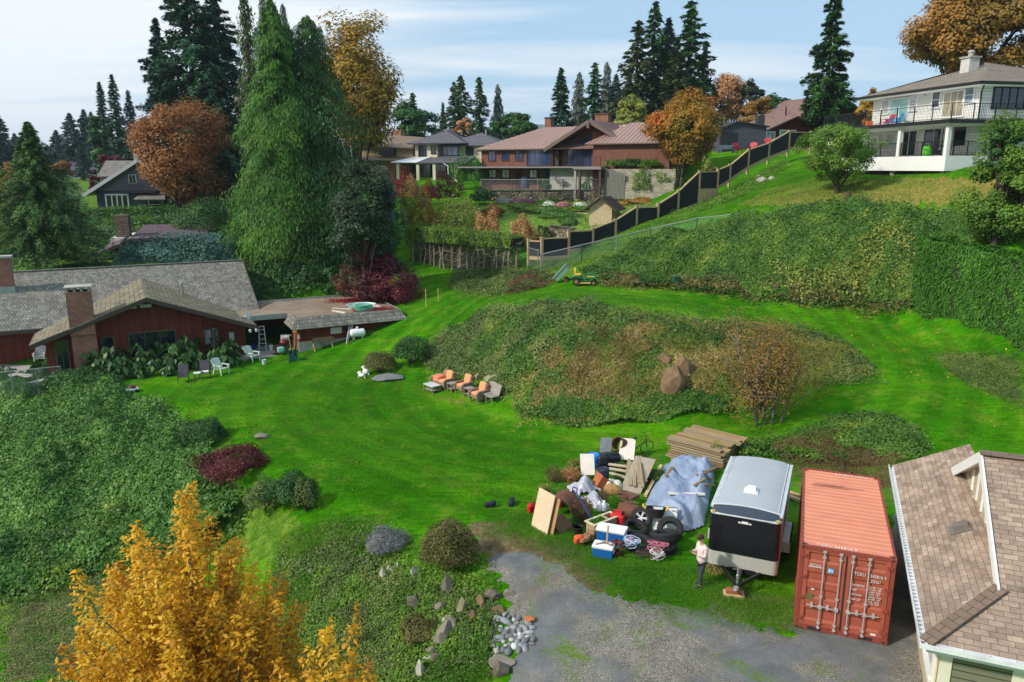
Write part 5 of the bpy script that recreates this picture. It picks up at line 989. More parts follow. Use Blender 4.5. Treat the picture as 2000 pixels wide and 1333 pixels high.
# ---------------------------------------------------------------- carpets of ivy, bramble, scrub
def carpet(name,label,polypx,n,size,mat,hump=.5,hs=.5,seed=0,asp=.75,edge=.6,up=.9,kind='stuff',under=None,jit=.45):
    rng=np.random.default_rng(seed); W=np.array(gpoly(polypx)); lo,hi=W.min(0),W.max(0); got=[]; tot=0
    while tot<n:
        q=rng.uniform(lo,hi,(n,2)); wx=q[:,0]+rng.normal(0,edge*.5,n); wy=q[:,1]+rng.normal(0,edge*.5,n); k=q[inpoly(wx,wy,W)]; got.append(k); tot+=len(k)
    q=np.concatenate(got)[:n]; x,y=q[:,0],q[:,1]
    def hf(x,y): return hump*np.maximum(0,fbm(x*hs,y*hs,3,seed+40)-.22)*1.8+hump*.5*np.abs(fbm(x*hs*3.2,y*hs*3.2,2,seed+50)-.37)
    z=Hn(x,y)+hf(x,y); e=.12; nx=-(Hn(x+e,y)+hf(x+e,y)-z)/e; ny=-(Hn(x,y+e)+hf(x,y+e)-z)/e
    P=np.c_[x,y,z-rng.uniform(0,1,n)**2*.22*hump+rng.uniform(0,.05,n)]; Nn=_unit(np.c_[nx,ny,np.full(n,up)])
    V,Fc=leafquads(P,Nn,size,asp,rng,jit=jit); rnd=np.clip(rng.random(n)*.7+(fbm(x*.8,y*.8,3,seed+3)-.44)*1.0+.15,0,1)
    return tag(link(name,fastmesh(name,V,Fc,L_[mat],rnd)),label,'ground cover',kind=kind)
carpet('ivy_slope','dense green ivy and bramble blanket falling away below the brown house',[(0,748),(120,752),(215,775),(300,800),(345,840),(370,900),(430,960),(470,1010),(380,1090),(250,1085),(130,1120),(40,1160),(0,1180)],105000,.16,'ivy',1.5,.42,11,.8,.6)
carpet('ivy_fringe','yellowing mixed leaves at the low end of the ivy slope',[(90,1040),(280,1000),(440,1010),(470,1060),(300,1110),(150,1130),(60,1180)],14000,.14,'bramble',.9,.6,12,.7,1.0)
carpet('bramble_bank','tangled bramble bank with yellowing leaves under the hill lawn',[(1130,540),(1165,520),(1270,470),(1330,462),(1450,440),(1690,412),(1935,402),(1950,470),(1850,470),(1790,520),(1775,605),(1680,600),(1610,600),(1450,580),(1300,565),(1180,552)],90000,.15,'bramble',1.0,.5,13,.75,.6)
carpet('ivy_top','deep green ivy along the upper edge of the bramble bank',[(1400,446),(1690,405),(1938,396),(1940,450),(1700,452),(1500,470)],26000,.15,'ivy',.8,.5,19,.75,.6)
carpet('mound_scrub','scrub of brambles over the mound between the two lawns',[(832,715),(830,690),(880,645),(960,615),(1080,595),(1180,610),(1130,650),(1060,690),(1010,720),(1000,780),(930,735)],34000,.14,'scrub',.55,.6,14,.7,.8)
carpet('mound_bramble','green brambles on the left flank of the mound',[(880,655),(970,625),(1060,650),(1120,690),(1060,720),(1000,745),(925,715)],16000,.14,'bramble',.7,.6,24,.75,.8)
carpet('mound_top_scrub','mixed green scrub along the top of the mound',[(1080,600),(1160,605),(1280,630),(1420,640),(1560,642),(1680,690),(1700,728),(1640,757),(1590,730),(1480,700),(1440,690),(1300,650),(1190,640)],17000,.13,'scrub',.3,.9,15,.6,1.6)
carpet('mound_grass','olive and pale long grass over the right end of the mound',[(1180,640),(1280,640),(1420,640),(1560,645),(1670,690),(1690,725),(1630,742),(1590,748),(1430,780),(1300,790),(1150,780)],40000,.2,'moundgrass',.3,.9,47,.12,.9,.5,jit=.8)
carpet('mound_foot_scrub','low brambles and grass along the foot of the mound',[(1000,770),(1060,790),(1130,805),(1290,800),(1420,780),(1430,808),(1300,826),(1130,838),(1020,812)],12000,.13,'bramble',.5,.8,16,.7,.5)
carpet('dry_grass','dry straw-coloured grass on the face of the mound',[(1000,690),(1080,640),(1180,620),(1300,640),(1420,660),(1480,720),(1430,800),(1290,815),(1130,810),(1050,790),(1000,750)],26000,.26,'straw',.3,.8,17,.11,2.2,.5,jit=.9)
carpet('fern_litter','brown dead fern on the mound face',[(1060,660),(1240,640),(1290,700),(1260,770),(1120,790),(1050,740)],3500,.16,'brown',.5,.8,18,.2,1.0,.6,jit=.8)
carpet('mound_face_green','green and olive growth scattered over the mound face',[(1000,690),(1080,640),(1180,615),(1300,640),(1420,660),(1490,720),(1430,800),(1290,815),(1130,810),(1040,790)],15000,.13,'bramble',.45,.9,37,.7,1.5)
carpet('weed_patch','green weeds and brown bracken at the hedge foot',[(875,560),(890,532),(1020,530),(1075,540),(1060,560),(960,583),(905,578)],12000,.16,'scrub',.6,.7,20,.5,.5)
carpet('bracken_patch','brown bracken below the chain-link fence',[(990,560),(1060,530),(1090,545),(1065,562),(990,580)],4000,.16,'brown',.6,.7,21,.3,.5)
carpet('rear_scrub','green weeds and brambles behind the trailer and container',[(1440,872),(1540,864),(1640,820),(1700,805),(1780,832),(1800,880),(1770,903),(1640,908),(1530,895),(1440,900)],19000,.13,'bramble',.4,.7,22,.7,.7)
carpet('rear_dead_grass','brown dead grass behind the container',[(1500,880),(1620,850),(1700,860),(1760,900),(1740,960),(1560,930)],9000,.14,'brown',.5,.8,23,.15,.6,.5,jit=.8)
carpet('bed_weeds','mixed weeds over the rock garden slope',[(560,1060),(620,1035),(700,1045),(740,1110),(830,1140),(930,1160),(975,1180),(955,1240),(945,1333),(700,1340),(560,1330),(500,1250)],19000,.085,'scrub',.3,1.0,25,.7,1.6)
carpet('bed_green','leafy green weeds in the rock garden slope',[(580,1070),(700,1045),(760,1120),(930,1160),(960,1200),(940,1333),(600,1333)],15000,.09,'lime',.3,.9,38,.75,1.6)
carpet('bed_grass','bright grass tufts on the rock garden slope',[(540,1060),(640,1030),(700,1050),(740,1110),(660,1190),(550,1170)],22000,.10,'grass',.25,1.2,26,.14,1.8,.5,jit=.8)
carpet('bank_grass','bright green grass bank left of the gravel',[(850,1250),(930,1215),(955,1240),(950,1345),(820,1345)],16000,.10,'grass',.25,1.2,27,.14,1.2,.5,jit=.8)
carpet('slope_weeds','sparse weeds over the bare slope in the lower left corner',[(0,1180),(60,1150),(150,1120),(290,1110),(320,1333),(0,1345)],16000,.09,'scrub',.25,1.0,28,.5,.8)
carpet('fence_foot_weeds','rough green growth along the black fence foot',[(1060,510),(1160,480),(1290,430),(1440,365),(1530,316),(1545,325),(1450,385),(1300,450),(1170,505),(1080,530)],14000,.18,'lime',.4,.8,29,.3,.5)
carpet('edge_weeds','tufts of weeds in the lawn at the right edge',[(1830,690),(1990,700),(1999,800),(1930,770),(1850,730)],7000,.10,'scrub',.25,1.0,31,.4,.6)
carpet('lawn_edge_grass','longer grass at the lawn edge and along the gravel',[(940,1040),(1030,1050),(1110,1090),(1190,1150),(1290,1182),(1370,1190),(1450,1215),(1550,1245),(1560,1215),(1460,1180),(1380,1130),(1300,1110),(1180,1090),(1040,1000)],60000,.075,'grass',.1,1.2,32,.14,1.1,.6,jit=.8)
carpet('container_weeds','grass and weeds in the gravel between trailer and container',[(1380,1110),(1400,1180),(1480,1200),(1540,1230),(1550,1190),(1530,1130),(1540,1000),(1510,1080)],14000,.07,'grass',.1,1.2,33,.14,1.0,.6,jit=.8)
carpet('fallen_leaves','scattered yellow fallen leaves on the lawn below the clipped hedge',[(1500,600),(1780,620),(1990,700),(1990,860),(1800,760),(1640,700)],110,.11,'gold',0,.8,51,.9,2)
carpet('lawn_leaves','few yellow fallen leaves over the main lawn',[(330,800),(700,720),(1000,810),(1200,860),(1020,1000),(600,1000),(430,880)],50,.10,'gold',0,.8,52,.9,2)
carpet('garden_litter','low mixed garden growth behind the bare hedge',[(800,440),(900,400),(1000,400),(1100,395),(1300,392),(1260,425),(1160,450),(1040,475),(1020,455),(900,445)],3500,.2,'scrub',.4,.5,34,.6,.5)
# large-leaved plants along the brown house
def bigleaf(lo,hi,n,seed):
    rng=np.random.default_rng(seed); o=thing('large_leaf_shrubs','row of large-leaved dark green plants below the brown house windows','plants',(0,0,0)); P=[];Nn=[];m=MB()
    for i in range(n):
        e=rng.uniform(-10.2,-1.0); b=rng.uniform(-3.0,-.35)*(1 if e>-5 else 1.3); p=FH.M@Vector((e,b,0)); z=gz(p.x,p.y); h=rng.uniform(.9,2.0)*(1-.12*abs(b)); m.tube([(p.x,p.y,z-.1),(p.x,p.y,z+h)],[.025,.012],5,False)
        k=26; az=rng.uniform(0,6.28,k); u=rng.uniform(.15,1,k); rr=.38*rng.uniform(.4,1.1,k); P.append(np.c_[p.x+np.cos(az)*rr,p.y+np.sin(az)*rr,z+h*u]); Nn.append(np.c_[np.cos(az)*.8,np.sin(az)*.8,np.full(k,.7)])
    P=np.concatenate(P);Nn=np.concatenate(Nn); T=Nn*np.array([1,1,0])+np.array([0,0,-.9]); leaf_obj('foliage',P,Nn,.5,L_['big'],o,.55,rng,T,.3); m.build('stem',M['barkg'],o)
bigleaf(0,0,95,7)
carpet('left_undergrowth','dense shrubs and low trees around the houses at far left',[(0,362),(150,366),(160,418),(345,422),(460,402),(470,470),(240,512),(0,520)],32000,.38,'green',1.3,.25,44,.7,1)
carpet('vine_streaks','yellow-green vines straggling through the bramble bank',[(1500,520),(1640,490),(1780,480),(1800,560),(1700,590),(1560,560)],3500,.17,'yelgreen',1.2,.5,45,.7,2.5)
carpet('bank_weeds','brown and pale weeds at the foot of the bramble bank',[(1170,560),(1300,566),(1460,582),(1620,604),(1780,612),(1760,590),(1600,580),(1400,560),(1200,545)],8000,.16,'olive',.8,.8,46,.5,.8)
carpet('cedar_skirt','drooping lower cedar growth behind the flat garage roof',[(470,592),(600,588),(725,580),(745,530),(700,510),(470,520)],14000,.32,'cedard',2.8,.35,55,.5,.8)
carpet('house_corner_growth','bushy green growth at the left corner of the brown house',[(0,735),(90,728),(180,735),(240,760),(200,785),(120,770),(0,765)],12000,.16,'green',1.6,.6,35,.7,.4)
# ---------------------------------------------------------------- hedges
def box_hedge(name,label,pts,w,hts,nl,size,mat,seed,sub='foliage',cat='hedge',par=None,mn=0,rough=.12):
    """clipped hedge following a line of ground points"""
    rng=np.random.default_rng(seed); pts=[np.array(p,float) for p in pts]; seg=np.array([np.linalg.norm(b[:2]-a[:2]) for a,b in zip(pts[:-1],pts[1:])]); cum=np.r_[0,np.cumsum(seg)]
    s=rng.uniform(0,cum[-1],nl); A=np.array(pts); x=np.interp(s,cum,A[:,0]); y=np.interp(s,cum,A[:,1]); z=np.interp(s,cum,A[:,2]); h=np.interp(s,cum,hts)
    d=(A[-1]-A[0]); d=d/np.linalg.norm(d[:2]); sd=np.array([-d[1],d[0]]); face=rng.random(nl); hav=float(np.mean(hts)); ft=w/(w+2*hav); q=rng.uniform(-1,1,nl)
    top=face<ft; u=np.where(top,q*w/2,np.sign(q)*w/2); v=np.where(top,h,mn+(h-mn)*rng.random(nl)); bump=rough*(np.sin(s*1.9+seed)+np.sin(s*4.3+v*3)*.6)+rng.normal(0,rough*.55,nl)
    u=u+np.where(top,0,np.sign(q)*bump); v=v+np.where(top,bump,0); end=rng.random(nl)<.04
    P=np.c_[x+sd[0]*u,y+sd[1]*u,z+v]; Nn=np.where(top[:,None],np.array([0,0,1.]),np.c_[sd[0]*np.sign(q),sd[1]*np.sign(q),np.full(nl,.25)])
    T=np.c_[np.zeros((nl,2)),np.ones(nl)]+rng.normal(0,.4,(nl,3)); o=par or thing(name,label,cat,tuple(pts[0])); V,Fc=leafquads(P-A[0],Nn,size,.35,rng,T,jit=.45); link(sub,fastmesh(sub,V,Fc,L_[mat],rng.random(nl)),o)
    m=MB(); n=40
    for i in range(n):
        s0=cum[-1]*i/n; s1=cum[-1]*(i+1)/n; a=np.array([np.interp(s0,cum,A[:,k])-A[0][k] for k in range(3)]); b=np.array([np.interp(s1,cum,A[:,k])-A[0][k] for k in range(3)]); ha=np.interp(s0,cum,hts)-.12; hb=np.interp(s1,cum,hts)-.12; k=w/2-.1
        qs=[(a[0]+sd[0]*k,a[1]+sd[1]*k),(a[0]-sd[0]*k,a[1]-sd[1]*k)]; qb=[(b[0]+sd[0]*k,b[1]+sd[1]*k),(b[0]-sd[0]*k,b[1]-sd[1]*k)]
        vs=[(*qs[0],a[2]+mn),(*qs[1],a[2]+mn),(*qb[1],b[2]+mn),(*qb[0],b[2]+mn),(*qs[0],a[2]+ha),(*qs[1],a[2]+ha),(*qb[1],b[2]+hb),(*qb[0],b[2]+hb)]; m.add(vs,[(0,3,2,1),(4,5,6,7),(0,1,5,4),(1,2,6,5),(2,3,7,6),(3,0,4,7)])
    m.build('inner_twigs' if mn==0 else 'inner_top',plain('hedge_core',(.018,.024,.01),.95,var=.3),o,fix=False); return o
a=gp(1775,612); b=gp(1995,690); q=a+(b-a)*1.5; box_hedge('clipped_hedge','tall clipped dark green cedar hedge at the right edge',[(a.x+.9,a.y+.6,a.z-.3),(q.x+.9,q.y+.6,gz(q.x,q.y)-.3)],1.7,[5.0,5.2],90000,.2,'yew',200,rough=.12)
# half-bare cedar hedge: green top, naked stems
def bare_hedge():
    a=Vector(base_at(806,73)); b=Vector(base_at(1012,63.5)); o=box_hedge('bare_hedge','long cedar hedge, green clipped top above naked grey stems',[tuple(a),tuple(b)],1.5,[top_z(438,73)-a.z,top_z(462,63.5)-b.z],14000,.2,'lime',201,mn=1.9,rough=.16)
    rng=np.random.default_rng(5); d=(b-a); s_=thing; n=19
    for i in range(n):
        p=a+d*((i+.5)/n)-a; z=gz(a.x+p.x,a.y+p.y)-a.z; m=MB(); x,y=p.x+rng.normal(0,.12),p.y-.45+rng.normal(0,.12); hh=2.6
        m.tube([(x,y,z-.1),(x+rng.normal(0,.12),y,z+1.2),(x+rng.normal(0,.25),y+.2,z+hh)],[.085,.065,.05],6)
        for k in range(11):
            zz=z+rng.uniform(.3,2.3); an=rng.uniform(-2.9,-.2); L=rng.uniform(.4,1.0); m.tube([(x,y,zz),(x+math.cos(an)*L*.6,y+math.sin(an)*L*.6,zz+rng.uniform(-.05,.3)),(x+math.cos(an)*L,y+math.sin(an)*L,zz+rng.uniform(.0,.5))],[.028,.018,.008],4,False)
        m.build('stem',plain('bare_stem',S('9a8f80'),.9,var=.3,sc=4),o)
    P=np.c_[rng.uniform(0,1,9000)]*np.array([[d.x,d.y,0]]); k=rng.uniform(0,2.4,9000); P=P+np.c_[rng.normal(0,.3,9000),rng.normal(.3,.35,9000),k]
    P[:,2]+=H(P[:,0]+a.x,P[:,1]+a.y)-a.z; leaf_obj('dead_twigs',P,rng.normal(0,1,(9000,3)),.3,leafy('dead_cedar_twigs',[(0,S('2c2a20')),(.5,S('544c40')),(.85,S('746a5c')),(1,S('48582c'))],.5,.1,.8),o,.16,rng)
bare_hedge()
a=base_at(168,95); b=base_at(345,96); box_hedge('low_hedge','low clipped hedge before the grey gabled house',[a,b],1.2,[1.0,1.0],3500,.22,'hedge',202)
# lawn grass: short blades that break up the mown surface near the camera
def blades(name,polypx,n,hgt,seed,label):
    rng=np.random.default_rng(seed); W=np.array(gpoly(polypx)); lo,hi=W.min(0),W.max(0); q=rng.uniform(lo-3,hi+3,(n*4,2)); q=q[inpoly(q[:,0]+rng.normal(0,1.5,n*4),q[:,1]+rng.normal(0,1.5,n*4),W)][:n]; n=len(q); x,y=q.T; z=Hn(x,y)
    a=rng.uniform(0,6.28,n); h=hgt*rng.uniform(.5,1.3,n); w=.016; dx,dy=np.cos(a)*w,np.sin(a)*w; lx,ly=rng.normal(0,.6,n)*h,rng.normal(0,.6,n)*h
    V=np.stack([np.c_[x-dx,y-dy,z-.01],np.c_[x+dx,y+dy,z-.01],np.c_[x+lx,y+ly,z+h]],1).reshape(-1,3)
    rnd=np.clip(rng.random(n)*.6+(fbm(x*.5,y*.5,3,3)-.44)*1.2+.2,0,1); tag(link(name,fastmesh(name,V,np.arange(3*n).reshape(-1,3),L_['grass'],rnd,k=3)),label,'grass',kind='stuff')
blades('lawn_grass',[(300,775),(470,735),(700,700),(830,735),(1000,800),(1130,838),(1430,815),(1420,860),(1300,870),(1300,1000),(1380,1130),(1200,1100),(1020,1010),(900,1010),(620,1005),(560,930),(430,900),(390,820)],170000,.045,41,'mown green lawn between the brown house and the junk pile')
blades('upper_lawn_grass',[(840,520),(900,590),(1140,565),(1480,605),(1800,620),(1995,700),(1995,860),(1830,840),(1650,775),(1720,720),(1560,640),(1300,610),(1090,590),(880,640),(800,690),(720,690)],90000,.06,42,'mown green path of lawn around the mound')
blades('hill_lawn_grass',[(1300,452),(1540,320),(1700,345),(1990,350),(1990,395),(1690,408)],60000,.09,43,'rough hillside lawn below the white house')
# ================================================================== FENCES AND GARDEN WALLS
def G(px,py,dz=0):
    p=gp(px,py); return Vector((p.x,p.y,gz(p.x,p.y)+dz))
def zpx(py,x,y):   # height above (x,y) at which a point shows at picture row py
    u=-(py-666.5)/F; return CAMZ+(-sp+cp*u)/(cp+sp*u)*y
scrn=plain('black_mesh_screen',(.012,.012,.018),.8,var=.3,sc=6); post_m=plain('fence_post_wood',S('b79a76'),.8,var=.25,sc=3)
def privacy_fence():
    T=[(1032,468,507,62.5),(1058,464,509,62),(1110,450,494,63),(1157,446,481,64.5),(1201,429,467,65.5),(1242,403,446,67),(1284,398,434,68),(1323,373,418,69.5),(1363,334,402,70.5),(1400,331,371,72),(1424,322,356,73.5),(1460,292,331,75),(1500,279,312,77),(1539,256,297,79),(1581,258,294,80),(1612,258,294,81)]
    P=[]
    for px,top,bot,t in T:
        a=at(px,bot,t); P.append((Vector((a.x,a.y,a.z)),top_z(top,t)))
    o=P[0][0].copy(); r=thing('privacy_fence','black screen fence with pale wood posts stepping up the hill','fence',tuple(o))
    for i,(p,zt) in enumerate(P):
        m=MB(); m.box((p.x-o.x,p.y-o.y,(p.z-.5+zt)/2-o.z),(.2,.2,zt-p.z+.5),rz=R(25)); m.box((p.x-o.x,p.y-o.y,zt-o.z+.03),(.26,.26,.06),rz=R(25)); m.build('post',post_m,r)
    step={1:(0,0),8:None}
    for i in range(len(P)-1):
        (a,za),(b,zb)=P[i],P[i+1]; lev=i in(0,1,2,5,8,13,14)   # level-topped bays
        ta,tb=(za-.06,zb-.06)
        if lev: ta=tb=min(za,zb)-.08
        A=Vector((a.x-o.x,a.y-o.y,0)); B=Vector((b.x-o.x,b.y-o.y,0)); ga,gb=a.z-o.z+.08,b.z-o.z+.08
        if lev: ga=gb=max(min(ga,gb),min(ta,tb)-o.z-1.75)
        d=(B-A).normalized(); n=Vector((-d.y,d.x,0))*.03
        m=MB(); q=[A+Vector((0,0,ga+.22)),B+Vector((0,0,gb+.22)),B+Vector((0,0,tb-o.z-.08)),A+Vector((0,0,ta-o.z-.08))]; m.add([v-n for v in q]+[v+n for v in q],[(3,2,1,0),(4,5,6,7)]+[(k,(k+1)%4,(k+1)%4+4,k+4) for k in range(4)]); pn=m.build('panel',scrn,r)
        m=MB(); m.beam(A+Vector((0,0,ta-o.z)),B+Vector((0,0,tb-o.z)),.16,.09); m.build('top_rail',post_m,pn)
        m=MB(); m.beam(A+Vector((0,0,ga+.08)),B+Vector((0,0,gb+.08)),.07,.28); m.build('kick_board',post_m,pn)
        if i==8:
            for k in range(3): m=MB(); m.beam(A+Vector((0,0,ga-.22-.3*k)),B+Vector((0,0,ga-.22-.3*k)),.12,.27); m.build('retaining_board',post_m,pn)
privacy_fence()
def wire_mat():
    t=NT('chain_link_wire'); uv=t.coord('UV'); m=t.n('ShaderNodeMapping'); m.inputs['Rotation'].default_value=(0,0,R(45)); m.inputs['Scale'].default_value=(9,9,9); t.l(uv,m.inputs[0]); s=t.n('ShaderNodeSeparateXYZ'); t.l(m.outputs[0],s.inputs[0])
    a=t.math('LESS_THAN',t.math('FRACT',s.outputs[0]),.06); b=t.math('LESS_THAN',t.math('FRACT',s.outputs[1]),.06); k=t.math('MAXIMUM',a,b); t.done((.42,.44,.45),.5,.3)
    tr=t.n('ShaderNodeBsdfTransparent'); x=t.n('ShaderNodeMixShader'); t.l(k,x.inputs[0]); t.l(tr.outputs[0],x.inputs[1]); t.l(t.p.outputs[0],x.inputs[2]); t.l(x.outputs[0],t.out.inputs[0]); return t.m
M['wire']=wire_mat()
def chain_link(label,pts,h,posts=None,step=2.6,gate=False):
    o=Vector(pts[0]); r=thing('chain_link_fence',label,'fence',tuple(o)); m=MB(); w=MB()
    for a,b in zip(pts[:-1],pts[1:]):
        a=Vector(a)-o; b=Vector(b)-o; m.tube([a+Vector((0,0,h)),b+Vector((0,0,h))],.035,6); n=max(1,round((b-a).length/step))
        w.sheet([a+Vector((0,0,.03)),b+Vector((0,0,.03)),b+Vector((0,0,h)),a+Vector((0,0,h))])
        for i in range(n+1):
            p=a+(b-a)*(i/n); q=MB(); q.tube([p-Vector((0,0,.3)),p+Vector((0,0,h+.06))],.04,6); q.lathe([(.05,0),(.05,.03),(0,.07)],8,p+Vector((0,0,h+.04))); q.build('post',M['steel'],r)
    m.build('top_rail',M['steel'],r); w.build('wire_mesh',M['wire'],r,fix=False)
def pts_t(L,dz=0):
    out=[]
    for px,py,t in L: a=at(px,py,t); out.append((a.x,a.y,a.z+dz))
    return out
chain_link('galvanised chain-link fence climbing beside the black fence above the bramble bank',pts_t([(1056,528,60.5),(1135,510,60),(1270,478,61),(1360,458,60),(1440,450,58.5)]),1.25)
chain_link('short chain-link gate panel between bare hedge and black fence',pts_t([(1030,520,62.6),(1051,526,61)]),1.5)
WT=pts_t([(940,371,93.5),(1000,372,92.5),(1100,371,91.5),(1200,371,90.5),(1345,370,89)])
chain_link('long chain-link fence along the top of the stone wall',[ (x,y,z) for x,y,z in WT],1.25,step=3.2)
# fieldstone wall
fs=NT('fieldstone_wall_stone'); oc=fs.coord('Object'); v=fs.n('ShaderNodeTexVoronoi'); v.inputs['Scale'].default_value=2.6; fs.l(oc,v.inputs['Vector']); ve=fs.n('ShaderNodeTexVoronoi'); ve.feature='DISTANCE_TO_EDGE'; ve.inputs['Scale'].default_value=2.6; fs.l(oc,ve.inputs['Vector'])
sc_=fs.n('ShaderNodeSeparateColor'); fs.l(v.outputs['Color'],sc_.inputs[0]); c_=fs.ramp(sc_.outputs[0],[(0,S('4c463e')),(.4,S('6e6558')),(.75,S('8c8272')),(1,S('6a5a48'))]); c_=fs.mix(fs.ramp(ve.outputs[0],[(0.02,1.),(.07,0.)]),c_,S('2a261f')); fs.bump(fs.ramp(ve.outputs[0],[(0,0.),(.2,1.)]),.9,.06); fs.done(c_,.9,0,.2); M['fieldstone']=fs.m
def stone_wall(name,label,L,bot,th=.45,cat='wall'):
    P=pts_t(L); o=Vector(P[0]); r=thing(name,label,cat,tuple(o)); m=MB(); rng=random.Random(3)
    for a,b in zip(P[:-1],P[1:]):
        a=Vector(a)-o; b=Vector(b)-o; n=max(1,int((b-a).length/1.2))
        for i in range(n):
            p=a+(b-a)*(i/n); q=a+(b-a)*((i+1)/n); d=(q-p).normalized(); nn=Vector((d.y,-d.x,0))
            lo=bot; j=rng.uniform(-.05,.05); vs=[]
            for s in(0,1):
                for w in(p,q): vs+= [w+nn*(s*th+ (j if s else 0))+Vector((0,0,-.02)), w+nn*(s*(th+.12)+(j if s else 0))+Vector((0,0,-lo))]
            m.add(vs,[(0,2,3,1),(4,5,7,6),(0,4,6,2),(1,3,7,5),(0,1,5,4),(2,6,7,3)])
    w=m.build('stonework',M['fieldstone'],r,fix=True); m=MB()
    for a,b in zip(P[:-1],P[1:]): m.beam(Vector(a)-o+Vector((0,-.25,.03)),Vector(b)-o+Vector((0,-.25,.03)),.6,.1)
    m.build('coping',plain('mossy_coping',S('4c4a42'),.9,var=.3),r)
stone_wall('stone_wall','long fieldstone retaining wall below the brick house terrace',[(958,373,93),(1000,373,92.4),(1100,372,91.4),(1200,372,90.4),(1345,371,88.9)],2.3)
stone_wall('stone_edging','low curved pale stone edging in the lower garden',[(1076,441,70.5),(1095,443,70),(1122,448,69)],1.0,.35)
p=FB.M@Vector((11.9,-4.5,10.2)); m=MB()
for k in range(6): m.b2(0,5.8,-.04*(6-k),.3,-1.2+.38*k+(0 if k==0 else .002),-.82+.38*k)
m.b2(-2.6,5.8,.3,1.46,-1.2,2.6); o=m.build('block_wall',bricky('terrace_block',S('b0aa9a'),S('98927f'),S('5c584c'),.6,.19,.02,.9,.6),loc=tuple(p),rz=R(-30)); tag(o,'pale stepped block retaining wall in front of the brick house right wing','wall')
p=FB.M@Vector((9.3,-4.6,9.9)); o=thing('louvre_fence','grey slatted ramp fence right of the brick house deck posts','fence',tuple(p),R(-30))
for i in range(16):
    h=3.0-.04*i; m=MB(); m.b2(i*.16,i*.16+.12,-.03,.03,-.5,h); m.build('slat',plain('grey_slat',S('77756f'),.8),o)
b=at(986,397,90); m=MB(); m.b2(-1,1,-.4,.4,0,.45); m.b2(-.95,.95,-.35,.35,.45,.5); tag(m.build('stone_bench',M['concrete'],loc=tuple(b),rz=R(-10)),'pale concrete slab bench in front of the stone wall','bench')
for (px,py,t,l,lb) in ((1018,408,84,9,'upper garden step edging of pale timber'),(1140,418,79,8,'lower garden path edging by the bedding plants')):
    b=at(px,py,t); m=MB(); m.b2(-l/2,l/2,-.1,.1,-.2,.12); m.b2(-l/2+.1,l/2-.1,-.6,-.12,-.2,.02); tag(m.build('garden_edging',plain('pale_edging',S('b0a080'),.8),loc=tuple(b),rz=R(-12)),lb,'edging')
